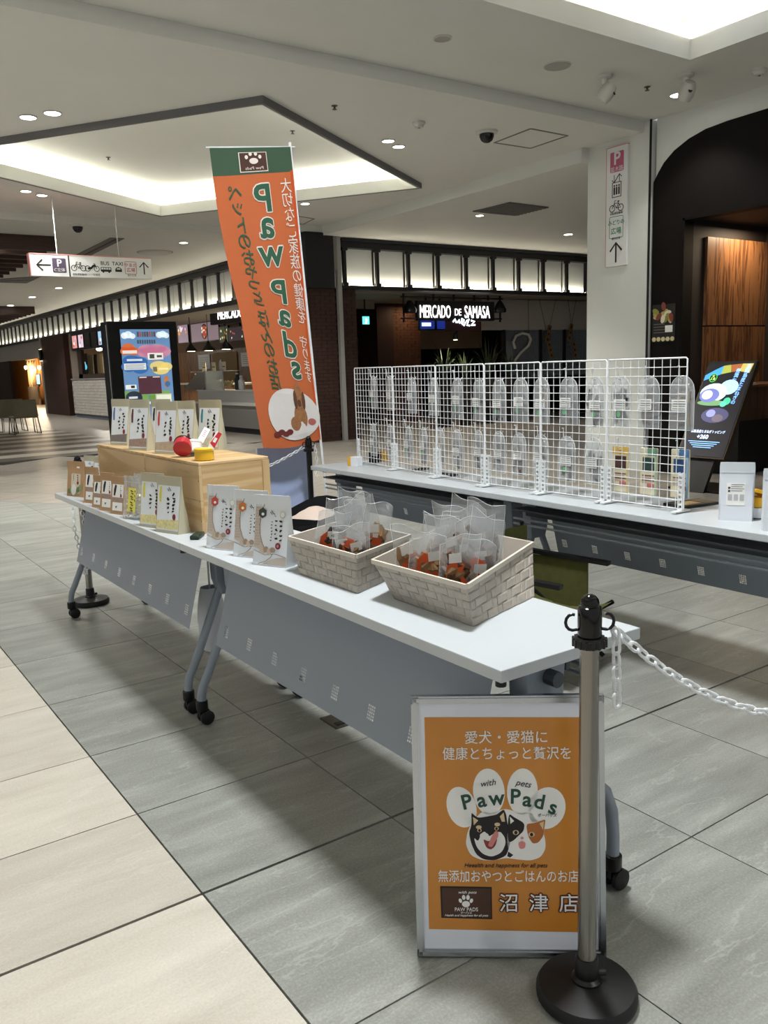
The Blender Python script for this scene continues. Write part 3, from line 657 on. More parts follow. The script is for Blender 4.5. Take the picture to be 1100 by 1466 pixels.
# ---- three patterned pouches with hexagon marks
hexw, hexh, hexd = .15, .228, .07
hL = [W(293, 785, .7), W(331.6, 796, .7), W(359.5, 808, .7)]; hdir = (W(404, 813, .7)-W(359.5, 808, .7)).normalized(); hn = Vector((hdir.y, -hdir.x, 0))
if hn.x > 0: hn = -hn
for i, (cn, cc, lab) in enumerate((('hex_red', 'c2473c', 'white patterned pouch with a red hexagon mark'), ('hex_orange', 'c8732f', 'white patterned pouch with an orange hexagon mark'), ('hex_black', '3b423c', 'white patterned pouch with a dark green hexagon mark'))):
    c = hL[i]+hdir*hexw/2-hn*(hexd/2); c.z = .7
    if i == 0: c += Vector((.0, -.0, 0))
    t, A = pouch(lab, hexw, hexh, hexd, WPAP, c, face_rz(hn.x, hn.y), 'patterned pouches on the table edge', seed=i)
    A.flat('pattern_side', [(-.066, .06), (-.02, .045), (-.03, .07), (-.042, .1), (-.045, .135), (-.042, .165), (-.034, .19), (-.022, .222), (-.066, .222)], mat('tan_light', 'c5b9ac', .5), -.0008)
    for gx in range(5):
        for gz in range(17):
            x, z = -.062+gx*.0082+(gz % 2)*.004, .068+gz*.0092
            lim = -.032-.012*sin(max(0, min(1, (z-.06)/.16))*pi)
            if x < lim-.004: A.stroke('pattern_mark', [(x-.0022, z-.0018), (x, z+.0022), (x+.0022, z-.0018)], .0011, TAN, -.0016)
    A.stroke('pattern_edge', [(-.022, .222), (-.034, .19), (-.042, .165), (-.045, .135), (-.042, .1), (-.03, .07), (-.01, .045)], .002, mat('gold_line', '8c7a62', .4), -.002)
    A.flat('base_sweep', [(-.066, .012), (-.02, .008), (.03, .02), (.066, .035), (.066, .012), (.04, .004), (-.05, .004)], mat('sweep_white', 'f0f2f4', .4), -.0007)
    A.flat('base_tan', [(-.03, .005), (.066, .005), (.066, .034), (.03, .03), (-.005, .018)], mat('tan_light', 'c5b9ac', .5), -.001)
    A.stroke('sweep_edge', [(-.066, .05), (-.02, .036), (.02, .042), (.066, .033)], .0016, mat('gold_line', '8c7a62', .4), -.002); A.stroke('sweep_edge', [(-.045, .006), (-.015, .016), (.005, .03), (.012, .042)], .0016, mat('gold_line', '8c7a62', .4), -.002)
    for q in range(4): A.flat('treat_picture', ell(-.03+q*.014, .048+.006*(q % 2), .011, .009, 9, q), mat('treat_pic%d' % (q % 2), ['c9b49c', '9c8878'][q % 2], .6), -.0022-.0002*q)
    A.flat('hexagon_mark', ell(-.036, .172, .0175, .0175, 6, pi/6), mat(cn, cc, .4), -.0022); A.flat('mark_icon', ell(-.034, .168, .006, .005, 8), LBLW, -.003)
    A.flat('gold_seal', ell(.045, .17, .012, .012, 18), mat('seal_cream', 'cfc6ae', .5), -.0018); A.flat('gold_seal_core', ell(.045, .17, .008, .008, 14), WPAP, -.0026)
    A.stroke('brand_mark', [(-.005, .176), (.003, .168), (.0, .182), (.008, .172), (.014, .17)], .0024, INK); A.stroke('brand_mark', [(.012, .165), (.02, .163)], .0012, INK)
    brush(A, .040, .155, .08, .013, 3, 5); brush(A, .020, .155, .085, .013, 5, 5); brush(A, .003, .15, .08, .007, 6, 7)
    A.flat('red_seal', ell(.032, .068, .0105, .0105, 18), SEAL, -.0022); A.flat('seal_core', ell(.032, .068, .004, .005, 8), mat('seal_rose', 'b98a8c', .5), -.003)
    A.stroke('zip_line', [(-.066, .205), (.068, .205)], .0018, mat('zip_grey', 'c3c9cd', .3), -.0024)
# ---- washi pouches: olive sides, white middle, brush writing
PIC = {'y': 'd9cf96', 'b': '77716b', 'p': '9c8579', 't': 'b7a58c', 'w': 'd7d2c0'}
def washi(label, L_, R_, top, stripe, pic, z=.7, w=.155, h=.225, seed=0, group='white and olive pouches with brush writing', back=0, rz=None):
    a, b = W(*L_, z), W(*R_, z); dr = (b-a).normalized(); n = Vector((dr.y, -dr.x, 0))
    if n.x > 0 and n.y > 0: n = -n
    n = Vector((-.95, -.31, 0)); rz = face_rz(n.x, n.y)
    c = (a+b)/2-n*.03; c.z = z
    t, A = pouch(label, w, h, .06, OLV, c, rz, group, seed=seed)
    hw_ = w/2*.84
    A.flat('front_panel', [(-hw_, .012), (hw_, .012), (hw_*1.02, h*.995), (-hw_*1.02, h*.995)], WPAP, -.0008)
    A.flat('window', [(-hw_, .018), (hw_, .018), (hw_, .058), (-hw_, .05)], mat('treat_'+pic, PIC[pic], .6, var=.25, scale=90), -.0014)
    if stripe: A.stroke('flavour_strip', [(-hw_*.72, h*.82), (-hw_*.75, h*.68), (-hw_*.72, h*.55)], [.010, .014, .011], mat('strip_'+stripe, stripe, .5), -.002)
    A.stroke('brand_mark', [(-.008, h*.79), (.002, h*.75), (0, h*.82), (.014, h*.755)], .0022, INK)
    brush(A, hw_*.5, h*.72, h*.36, .021, seed+11, 6); brush(A, -hw_*.02, h*.64, h*.34, .02, seed+31, 4)
    A.flat('red_seal', ell(hw_*.62, h*.3, .0095, .012, 16), SEAL, -.0024)
    A.flat('hang_hole', ell(0, h*.955, .003, .003, 10), INK, -.0016); A.stroke('zip_line', [(-w*.45, h*.9), (w*.45, h*.9)], .0016, mat('zip_grey', 'c3c9cd', .3), -.0014)
    return t
washi('olive pouch with a yellow strip beside the popcorn pouch', (199, 752), (232, 759), None, 'd5cf4e', 'y', seed=1)
washi('olive pouch with a yellow strip in front of the wooden crate', (223, 761), (256, 766), None, 'd5cf4e', 'y', seed=2)
ZC = .981
washi('olive pouch with a blue strip on the far crate', (158, 636), (183, 639), None, '4a6fb0', 'b', ZC, .15, .228, seed=3)
washi('olive pouch with a brown strip on the far crate', (184, 643), (211, 647), None, '5e2d22', 'p', ZC, .15, .232, seed=4)
washi('olive pouch with a black strip behind the brown strip one', (216, 637), (240, 641), None, '2b2422', 'p', ZC, .15, .225, seed=5)
washi('olive pouch with a red strip beside the clip on feeders', (222, 648), (250, 653), None, 'c24a48', 't', ZC, .15, .226, seed=6)
washi('olive pouch without a strip behind the feeders on the crate', (250, 643.5), (273, 647.5), None, None, 't', ZC, .15, .222, seed=7)
washi('olive pouch with a teal strip at the back of the crate', (282, 641), (314, 646), None, '3f8d98', 'w', ZC, .155, .222, seed=8)
washi('small white pouch half hidden behind the brown paper pouches', (117, 700), (135, 703), None, None, 'w', .7, .11, .19, seed=9)
washi('small white pouch squeezed against the far wooden crate', (131, 702), (148, 705), None, None, 'w', .7, .10, .185, seed=10)
# ---- kraft pouches
def kraft(label, L_, R_, w, h, style, seed):
    a, b = W(*L_, .7), W(*R_, .7); n = Vector((-.95, -.31, 0))
    c = (a+b)/2-n*.025; c.z = .7
    t, A = pouch(label, w, h, .05, KRAFT, c, face_rz(n.x, n.y), 'brown paper pouches on the table edge', seed=seed)
    k = w/2
    if style == 0:
        A.flat('window', rrect(-k*.45, k*.55, h*.1, h*.66, .008), mat('label_cream', 'cfc4ae', .6), -.0012)
        for q in range(6): A.flat('leaf_picture', ell(-k*.6+q*.02, h*(.15+.06*(q % 3)), .018, .014, 9, q), mat('leaf_green%d' % (q % 2), ['5f7440', '8d9a6e'][q % 2], .6), -.002-.0003*q)
        A.flat('cat_picture', ell(-k*.1, h*.2, .022, .03, 12), mat('picture_white', 'd8d6d0', .6), -.0042); A.flat('red_seal', ell(k*.3, h*.4, .009, .009, 12), SEAL, -.003)
        brush(A, k*.25, h*.64, h*.45, .012, 3, 3); brush(A, -k*.2, h*.64, h*.45, .009, 8, 4); A.flat('price_tag', rect(k*.1, k*.4, h*.82, h*.9), LBLW, -.0014)
    else:
        A.flat('name_label', rect(-k*.7, k*.7, h*.45, h*.8), LBLW, -.0012); A.stroke('brush_bar', [(-k*.25, h*.78), (-k*.35, h*.65), (-k*.4, h*.5)], [.012, .016, .01], INK, -.002)
        brush(A, k*.35, h*.78, h*.52, .008, seed, 5); A.flat('window', rect(-k*.7, k*.7, h*.34, h*.44), mat('treat_p', PIC['p'], .6, var=.25, scale=90), -.0012)
        A.flat('info_label', rect(-k*.6, k*.65, h*.1, h*.32), LBLW, -.0012); A.flat('info_icon', ell(-k*.1, h*.2, .009, .007, 3, .5), mat('icon_navy', '3b4a5a', .5), -.002)
        A.flat('red_seal', ell(k*.45, h*.5, .006, .007, 12), SEAL, -.0026)
    A.stroke('zip_line', [(-k*.95, h*.88), (k*.95, h*.88)], .002, mat('kraft_dark', '8f6f4c', .6), -.0014)
kraft('wide brown paper pouch with a leafy picture label', (97, 709), (118, 713), .165, .185, 0, 1)
kraft('brown paper pouch standing second from the far table end', (121, 719), (137, 722), .12, .18, 1, 2)
kraft('low brown paper pouch with a silvery label', (133, 726), (146, 728), .10, .155, 1, 3)
kraft('brown paper pouch with a rolled top between two others', (144, 730), (160, 733), .11, .178, 1, 4)
kraft('brown paper pouch standing next to the popcorn pouch', (158, 735), (177, 738), .115, .172, 1, 5)
# ---- clear popcorn pouch with a yellow name label
CLEAR = film('clear_film', 'f2f5f6', .86, .15); POP = mat('popcorn', 'e6ddc6', .7, var=.1, scale=40); YEL = mat('label_yellow', 'dcd45a', .5)
def lump(m, n=40, box_=(.05, .02, .1), r=.008, seed=0, sq=1.0):
    rn = random.Random(seed); mb = MB()
    for i in range(n):
        c = Vector((rn.uniform(-1, 1)*box_[0], rn.uniform(-1, 1)*box_[1], rn.uniform(0, 1)*box_[2])); R_ = Matrix.Rotation(rn.uniform(0, 6), 4, (rn.random(), rn.random(), rn.random()+.1))
        s = [r*rn.uniform(.6, 1.3)*q for q in (1, .8, sq)]
        v = [c+R_@Vector((x*s[0], y*s[1], z*s[2])) for x, y, z in ((1, 0, 0), (-1, 0, 0), (0, 1, 0), (0, -1, 0), (0, 0, 1), (0, 0, -1))]
        mb.add(v, [(0, 2, 4), (2, 1, 4), (1, 3, 4), (3, 0, 4), (2, 0, 5), (1, 2, 5), (3, 1, 5), (0, 3, 5)])
    return mb
for i, (L_, R_, lab) in enumerate((((178, 741), (198, 748), 'clear popcorn pouch with a yellow label on the table edge'), ((196, 738), (209, 743), 'clear popcorn pouch tucked behind the olive pouches'))):
    a, b = W(*L_, .7), W(*R_, .7); n = Vector((-.95, -.31, 0)); c = (a+b)/2-n*.03; c.z = .7
    t, A = pouch(lab, .14, .19, .055, CLEAR, c, face_rz(n.x, n.y), 'clear popcorn pouches', seed=20+i)
    tag(lump(POP, 60, (.055, .012, .1), .008, i).build('popcorn', POP, t), kind='stuff').location.z = .012
    A.flat('name_label', rect(-.03, .022, .035, .14), YEL, -.0014)
    for k in range(4): A.stroke('brush_mark', [(-.014, .128-k*.025), (.002, .124-k*.025), (-.008, .116-k*.025), (.006, .114-k*.025)], .005, INK, -.0022)
    for k in range(3): A.stroke('brush_mark', [(.014, .13-k*.02), (.018, .122-k*.02)], .004, INK, -.0022)
    A.stroke('zip_line', [(-.065, .165), (.065, .165)], .002, mat('zip_grey', 'c3c9cd', .3), -.0016)
# ---- wooden crates
def crate(label, x0, x1, y0, y1, z0, z1, planks):
    t = thing('wooden_crate', label, 'crate', ((x0+x1)/2, (y0+y1)/2, z0), 0, 'wooden crates on the far table')
    w, l, h = (x1-x0)/2, (y1-y0)/2, z1-z0; wy = wood('pine_along', 'cbad80', 'b9955f', .55, axis=1, scale=.45); wx = wood('pine_across', 'ccae82', 'bb9866', .55, axis=0, scale=.45); wz = wood('pine_upright', 'c8a97a', 'b5935e', .55, axis=2, scale=.5)
    hs = [0]+list(planks)+[h-.012]
    for s in (-1, 1):
        for k in range(len(hs)-1): o = MB().box(s*w-(.012 if s > 0 else 0), s*w+(0 if s > 0 else .012), -l, l, hs[k]+(.0008 if k else 0), hs[k+1]-.0008).build('side_plank', wy, t)
        MB().box(-w+.0125, w-.0125, s*l-(.012 if s > 0 else 0), s*l+(0 if s > 0 else .012), 0, h-.012).build('end_plank', wx, t)
    o = MB().box(-w, w, -l, l, h-.0115, h).build('top_board', wx, t); bevel(o, .0015, 1)
    for s in (-1, 1): MB().box(w-.03, w+.001, s*(l+.0005)-.004, s*(l+.0005)+.004, 0, h-.012).build('corner_batten', wz, t)
    for k in range(3): MB().lathe([(0, 0), (.004, 0), (.004, .001), (0, .001)], 8).build('nail_head', mat('nail_steel', '6d6a66', .4, metal=1), t).matrix_local = Matrix.Translation((-w-.0002, -l+.008, .05+k*.08))@Matrix.Rotation(pi/2, 4, 'Y')
    return t
crate('near wooden crate carrying the clip on feeders', .549, .852, 1.161, 1.765, .7, .981, (.13,))
crate('far wooden crate carrying the blue strip pouch', .549, .852, 1.772, 2.47, .7, .981, (.09,))
# ---- clip-on feeders on the near crate
def feeder(label, px, col, lid, tagc, rz, tall=.05):
    c = W(*px, ZC); t = thing('portable_feeder', label, 'canister', c, rz, 'clip on feeders on the crate')
    g = mat('gloss_'+col, col, .25, coat=.4); gl = mat('gloss_'+lid, lid, .25, coat=.4)
    MB().lathe([(.033, 0), (.038, .004), (.038, tall-.012), (.036, tall-.011)], 28).build('cup', g, t, True)
    MB().lathe([(.039, tall-.012), (.04, tall-.01), (.04, tall-.003), (.036, tall), (0, tall)], 28).build('lid', gl, t, True)
    if tagc:
        A = Art(t, Matrix.Translation((.03, 0, tall-.005))@Matrix.Rotation(radians(28), 4, 'Y')@Matrix.Rotation(radians(-15), 4, 'X'))
        A.flat('paper_tag', rect(-.013, .013, 0, .075), LBLW, -.001, .001)
        if tagc != 'w': A.flat('tag_print', [(-.013, .02), (.013, .01), (.013, .075), (-.004, .075)], mat('tag_red', 'c22d39', .5), -.0016); A.flat('tag_word', rect(-.006, .006, .03, .05), LBLW, -.0022)
        else:
            for k in range(4): A.flat('tag_word', rect(-.006, .006, .03+k*.009, .035+k*.009), mat('tag_rose', 'c98a92', .5), -.0016)
    return t
f = feeder('red clip on feeder with a black lid lying on its side', (262, 655), 'b3202c', '1c1a1a', None, 0)
f.rotation_euler = (radians(-62), 0, face_rz(-.8, -.6)+.4); f.location.z += .034
f = feeder('white clip on feeder lying beside the yellow one', (277, 653), 'dfe3e8', 'eef1f4', 'w', 0)
f.rotation_euler = (radians(-20), 0, face_rz(-.8, -.6)+.5); f.location.z += .014
feeder('yellow round feeder with its lid on the crate edge', (293, 659), 'e0b31c', 'e8bd22', 'r', face_rz(-.8, -.6))
# small dark green object by the crate
c = W(283, 770, .7); t = thing('eyeglass_case', 'small dark green case lying at the foot of the crate', 'case', c, .9)
o = MB().box(-.045, .045, -.018, .018, 0, .018).build('case_body', mat('dark_green', '1f2f25', .4), t, True); bevel(o, .007, 3)
MB().box(-.04, .04, -.0185, .0185, .009, .0105).build('case_seam', BLK, t)
# ================================================================== WOVEN BASKETS
WEAVE = mat('basket_strap', 'b3aba0', .6, var=.09, scale=60, bump=.25, bscale=500, rnd=.07)
def basket(label, base, rim, group='woven strap baskets'):
    base = [Vector(p) for p in base]; rim = [Vector(p) for p in rim]; o0 = sum(base, Vector())/4
    t = thing('woven_basket', label, 'basket', o0, 0, group); ctr = sum(rim, Vector())/4
    for i in range(4):
        j = (i+1) % 4; A, B, C_, D_ = base[i], base[j], rim[j], rim[i]
        n = (B-A).cross(D_-A).normalized()
        if n.dot((A+B)/2-o0) < 0: n = -n
        def P(u, v, h): q = A+(B-A)*u; r = D_+(C_-D_)*u; return q+(r-q)*v+n*h-o0
        MB().grid(lambda u, v: P(u, v, -.0022), 10, 5).grid(lambda u, v: P(u, v, -.004), 10, 5).build('lining', mat('basket_lining', '8b8378', .7), t, recalc=False)
        Lw = (B-A).length; nc = round(Lw/.0235); nr = 5
        for r in range(nr):
            k = -(r % 3)
            while k < nc:
                u0, u1 = max(0, k/nc), min(1, (k+2)/nc); k += 3
                if u1-u0 > .005: cell(t, P, u0+.0015, u1-.0015, r/nr+.008, (r+1)/nr-.008, .0012)
                u2, u3 = max(0, (k-1)/nc), min(1, k/nc)
                if u3-u2 > .005: cell(t, P, u2+.0015, u3-.0015, r/nr-.02 if r else .004, (r+1)/nr+.0 if r < nr-1 else .996, .0002)
        MB().bar(P(0, .98, .002), P(1, .98, .002), .007, .012).build('rim_band', mat('basket_rim', 'cfc7ba', .6), t)
    MB().add([v-o0+Vector((0, 0, .003)) for v in base], [(0, 1, 2, 3)]).build('basket_floor', mat('basket_lining', '8b8378', .7), t)
    return t
def cell(t, P, u0, u1, v0, v1, h):
    um, vm = (u0+u1)/2, (v0+v1)/2
    mb = MB().add([P(u0, v0, h-.0006), P(u1, v0, h-.0006), P(u1, v1, h-.0006), P(u0, v1, h-.0006), P(u0*.85+u1*.15, v0*.85+v1*.15, h+.0012), P(u1*.85+u0*.15, v0*.85+v1*.15, h+.0012), P(u1*.85+u0*.15, v1*.85+v0*.15, h+.0012), P(u0*.85+u1*.15, v1*.85+v0*.15, h+.0012), P(u0, v0, -.001), P(u1, v0, -.001), P(u1, v1, -.001), P(u0, v1, -.001)],
        [(4, 5, 6, 7), (0, 1, 5, 4), (1, 2, 6, 5), (2, 3, 7, 6), (3, 0, 4, 7), (8, 9, 1, 0), (9, 10, 2, 1), (10, 11, 3, 2), (11, 8, 0, 3)])
    return mb.build('strap', WEAVE, t)
zr = .806
basket('woven strap basket at the near table end full of jerky bags', [(.571, -.094, .7), (.568, -.423, .7), (.862, -.335, .7), (.865, -.006, .7)], [(.532, -.05, zr), (.548, -.425, zr), (.965, -.225, zr+.012), (.95, .15, zr+.012)])
basket('woven strap basket holding dark dried meat bags and white labels', [(.516, .330, .7), (.522, .016, .7), (.77, .125, .7), (.764, .439, .7)], [(.520, .40, zr), (.531, .028, zr), (.81, .15, zr), (.80, .522, zr)])
# ---- jerky bags in the baskets
BAGF = film('bag_film', 'fbfcfd', .81, .09); J1 = mat('jerky_brown', '5a3a22', .5, var=.35, scale=50); J2 = mat('jerky_tan', '94714c', .55, var=.3, scale=45); J3 = mat('dried_black', '2b2624', .6, var=.3, scale=60); ORC = mat('orange_card', 'd9571f', .5)
def bag(label, c, yaw, tilt, w, h, kind, seed, name='jerky_bag', group='clear jerky bags in the baskets', roll=0, pen=None):
    rn = random.Random(seed)
    t = thing(name, label, 'snack bag', mx=Matrix.Translation(c)@Matrix.Rotation(yaw, 4, 'Z')@Matrix.Rotation(tilt, 4, 'X')@Matrix.Rotation(roll, 4, 'Y'), group=group)
    ph = [rn.uniform(0, 6) for _ in range(6)]
    def wob(u, v): return .005*sin(4*u+ph[0]+2*v)+.0035*sin(7*v+ph[1]-3*u)+.002*sin(11*u+6*v+ph[2])
    th = .03; sl = rn.uniform(-.05, .05)
    mb = MB()
    for s in (-1, 1):
        mb.grid(lambda u, v: ((u-.5)*w*(1+.04*sin(6*v+ph[3])), s*(th/2*max(0, 1-(2*u-1)**4)*max(0, (1-v)**.6)*min(1, 6*v+.15))+wob(u, v)*(.4+v), v*h+(.006*sin(2.2*u*pi+ph[4])+sl*(u-.5))*v), 10, 12)
    mb.build('film', BAGF, t, True, recalc=False)
    edge = lambda u, v: ((u-.5)*w*(1+.04*sin(6*v+ph[3])), wob(u, v)*(.4+v), v*h+(.006*sin(2.2*u*pi+ph[4])+sl*(u-.5))*v)
    MB().tube([edge(0, k/10) for k in range(11)]+[edge(k/8, 1) for k in range(1, 9)]+[edge(1, 1-k/10) for k in range(1, 11)], .0007, 5).build('sealed_edge', mat('seal_clear', 'eef2f4', .2), t, True)
    if kind in ('jerky', 'tan', 'dark', 'orange'):
        m = {'jerky': J1, 'tan': J2, 'dark': J3, 'orange': J1}[kind]
        o = MB(); k = 15
        for i in range(k):
            x, z = rn.uniform(-.3, .3)*w, rn.uniform(.1, .62)*h; L_ = rn.uniform(.04, .07); a = rn.uniform(-.9, .9); r = rn.uniform(.011, .018)
            o.tube([(x-L_*sin(a)*.5, rn.uniform(-.008, .008), z-L_*cos(a)*.5+.01), (x+rn.uniform(-.01, .01), rn.uniform(-.01, .01), z), (x+L_*sin(a)*.5, rn.uniform(-.008, .008), z+L_*cos(a)*.5)], [r*.6, r, r*.5], 6)
        o.build('jerky', m, t, True)
        if kind != 'dark':
            o = MB(); 
            for i in range(3):
                x, z = rn.uniform(-.3, .3)*w, rn.uniform(.1, .5)*h; o.tube([(x-.016, -.012, z), (x, -.013, z+.012), (x+.014, -.01, z+.02)], [.006, .011, .006], 6)
            o.build('jerky', J2 if kind != 'tan' else J1, t, True)
    A = Art(t, Matrix.Identity(4))
    if kind in ('orange', 'tan') or rn.random() < .3:
        A.flat('orange_card', [(-.03, .03), (.0, .022), (.012, .05), (.03, .06), (.01, .085), (.015, .11), (-.012, .12), (-.03, .1)], ORC, -.0165, .001)
        if kind == 'orange': A.stroke('card_print', [(-.008, .05), (.008, .06), (.004, .068), (-.006, .06), (-.01, .07)], .0022, LBLW, -.0172)
    x, z = rn.uniform(-.2, .2)*w, rn.uniform(.45, .62)*h
    A.flat('label', [(x-.017, z), (x+.015, z+.006), (x+.012, z+.03), (x-.019, z+.024)], LBLW, -.019, .0008)
    if rn.random() < .6:
        x, z = rn.uniform(-.3, .3)*w, rn.uniform(.2, .8)*h; A.flat('price_sticker', rect(x-.008, x+.008, z, z+.012), LBLW, -.02, .0008)
    if pen:                                                             # the soft bag gives way where the basket walls and floor press on it
        Mw = Matrix.Translation(c)@Matrix.Rotation(yaw, 4, 'Z')@Matrix.Rotation(tilt, 4, 'X')@Matrix.Rotation(roll, 4, 'Y'); Mi = Mw.inverted(); B_, T_ = pen; cen = sum((Vector(q) for q in B_), Vector((0, 0)))/4
        for ch in t.children:
            for v in ch.data.vertices:
                p = Mw@v.co; p.z = max(p.z, .7065); f_ = min(1.0, (p.z-.7)/.106)
                for a in range(4):
                    q0 = Vector(B_[a]).lerp(Vector(T_[a]), f_); q1 = Vector(B_[(a+1) % 4]).lerp(Vector(T_[(a+1) % 4]), f_); e = (q1-q0).normalized(); nn = Vector((-e.y, e.x))
                    if nn.dot(cen-q0) < 0: nn = -nn
                    dd_ = nn.dot(Vector((p.x, p.y))-q0)-.008
                    if dd_ < 0: p.x -= nn.x*dd_; p.y -= nn.y*dd_
                v.co = Mi@p
    return t
FV = face_rz(-.62, -.78)
R2 = [(0.621, -0.128), (0.622, -0.177), (0.62, -0.296), (0.674, -0.292), (0.718, -0.277), (0.801, -0.191), (0.696, -0.104), (0.718, -0.173), (0.729, -0.233), (0.79, -0.133), (0.824, -0.057), (0.779, -0.074)]
R1 = [(0.576, 0.277), (0.582, 0.156), (0.579, 0.108), (0.64, 0.31), (0.659, 0.213), (0.662, 0.146), (0.717, 0.34), (0.719, 0.23)]
K2 = ([(.571, -.094), (.568, -.423), (.862, -.335), (.865, -.006)], [(.532, -.05), (.548, -.425), (.965, -.225), (.95, .15)])
K1 = ([(.516, .330), (.522, .016), (.77, .125), (.764, .439)], [(.520, .40), (.531, .028), (.81, .15), (.80, .522)])
B2 = [((.625, -.085), 'tan', .10, -.12, .165), ((.62, -.175), 'tan', .12, .05, .15), ((.62, -.27), 'jerky', .15, .15, .165), ((.665, -.30), 'jerky', .2, .35, .15), ((.735, -.25), 'orange', .18, .25, .20), ((.79, -.195), 'orange', .1, .12, .215),
      ((.685, -.06), 'tan', -.05, .25, .18), ((.70, -.16), 'jerky', .0, -.2, .19), ((.745, -.21), 'tan', .0, .1, .19), ((.80, -.12), 'tan', -.1, .12, .215), ((.84, -.03), 'jerky', -.12, -.12, .19), ((.74, -.02), 'jerky', -.1, .3, .19)]
L2 = ['jerky bag with orange card in the inner corner of the near basket', 'jerky bag with pale chunks against the near basket front', 'bag of dark brown jerky at the front of the near basket', 'slanting bag of jerky at the front corner of the near basket', 'jerky bag with a bright orange printed card in front', 'tall jerky bag standing up at the outer rim of the basket',
      'jerky bag leaning back near the second basket', 'crumpled jerky bag in the middle of the near basket', 'jerky bag behind the orange card bag', 'peaked jerky bag rising at the back of the near basket', 'bag with rounded top at the back of the near basket', 'pointed clear bag behind the tan jerky bag']
for i, ((bx, by), kd, ti, ro, hh) in enumerate(B2): bag(L2[i], Vector((*R2[i], .716)), FV+.08*sin(i*2.1), -.04, .1, hh*1.08, kd, 40+i, roll=ro*.6, pen=K2)
B1 = [((.585, .27), 'dark', -.25, .35, .165), ((.585, .16), 'orange', .12, .1, .13), ((.58, .08), 'jerky', .15, -.1, .14), ((.64, .31), 'x', -.1, .2, .19), ((.65, .22), 'x', .0, -.2, .19), ((.66, .14), 'tan', .1, .3, .19), ((.72, .34), 'x', -.2, .1, .2), ((.72, .23), 'x', -.15, -.3, .19)]
L1 = ['bag of black dried meat with a long white label', 'bag with an orange card at the front of the second basket', 'bag of brown sticks at the front corner of the second basket', 'empty looking clear bag over the black dried meat bag', 'milky clear bag in the middle of the second basket', 'clear bag with tan pieces between the two baskets', 'puffed clear bag on top of the second basket', 'clear bag with a bent corner at the back of the second basket']
for i, ((bx, by), kd, ti, ro, hh) in enumerate(B1): bag(L1[i], Vector((*R1[i], .716)), FV+.08*sin(i*1.7), -.04, .1, hh*1.1, kd, 70+i, roll=ro*.6, pen=K1)
# ================================================================== WIRE GRID STANDS ON THE BACK TABLES
WIRE = mat('white_wire', 'e8ebed', .35)
gb = [Vector((2.31, 2.735, .705)), Vector((2.257, 2.238, .705)), Vector((2.21, 1.765, .705)), Vector((2.16, 1.31, .705)), Vector((2.168, .925, .705)), Vector((2.175, .535, .705)), Vector((2.187, .145, .705))]
gl = ['white wire grid panel at the banner end of the back table', 'white wire grid panel next to the one at the banner end', 'white wire grid panel third from the banner', 'white wire grid panel fourth from the banner', 'white wire grid panel fifth from the banner', 'white wire grid panel with the coloured packets hanging on it']
GZ = .615
panels = []
for i in range(6):
    a, b = gb[i], gb[i+1]; d = (b-a); Lp = d.length-.008
    t = thing('wire_grid_panel', gl[i], 'display grid', mx=frame(a+d*.5, -d), group='wire grid panels on the back tables')     # local -y looks away to the shop side
    w = Lp/2
    MB().tube([(-w, 0, .012), (-w, 0, GZ-.006), (-w+.006, 0, GZ), (w-.006, 0, GZ), (w, 0, GZ-.006), (w, 0, .012)], .0034, 8, closed=True).build('grid_frame', WIRE, t, True)
    mb = MB(); n = round(2*w/.0365)
    for k in range(1, n): x = -w+2*w*k/n; mb.tube([(x, 0, .012), (x, 0, GZ)], .0015, 5)
    for k in range(1, 17): z = .012+(GZ-.012)*k/17; mb.tube([(-w, .003, z), (w, .003, z)], .0015, 5)
    mb.build('wire_mesh', WIRE, t, True)
    for s in (-1, 1):
        m2 = MB(); x = s*(w-.014)
        for dx in (-.009, .009): m2.box(x+dx-.002, x+dx+.002, -.006, .006, 0, .16)
        for k in range(8): m2.box(x-.009, x+.009, -.005, .005, .006+k*.02, .014+k*.02)
        m2.box(x-.012, x+.012, -.05, .05, 0, .006).build('stand_foot', mat('white_plastic2', 'dfe3e4', .4), t)
    t['_w'] = w; panels.append((t, a, b))
HOOK = MB().tube([(0, .006, .05), (0, -.004, .052), (0, -.006, .01), (0, -.012, .0), (0, -.05, .002), (0, -.056, .012)], .0022, 6).mesh('hook', WIRE, True)
HB = film('hang_film', 'eceef0', .72, .15)
HC = [mat('chew_dark', '34302d', .6, var=.3, scale=60), mat('chew_brown', '6b4a33', .6, var=.3, scale=60), mat('chew_tan', 'a58a68', .6, var=.3, scale=60), mat('chew_grey', '6a6866', .6, var=.3, scale=60)]
GRS = mat('green_sticker', '6fae7e', .5)
def on_grid(px, py):
    d = ray(px, py); best = None
    for t, a, b in panels:
        e = (b-a); n = Vector((e.y, -e.x, 0)); s = (a-CAM).dot(n)/d.dot(n); p = CAM+d*s; u = (p-a).dot(e)/e.length_squared
        if best is None or abs(u-.5) < abs(best[2]-.5): best = (t, p, u, e.normalized())
    return best
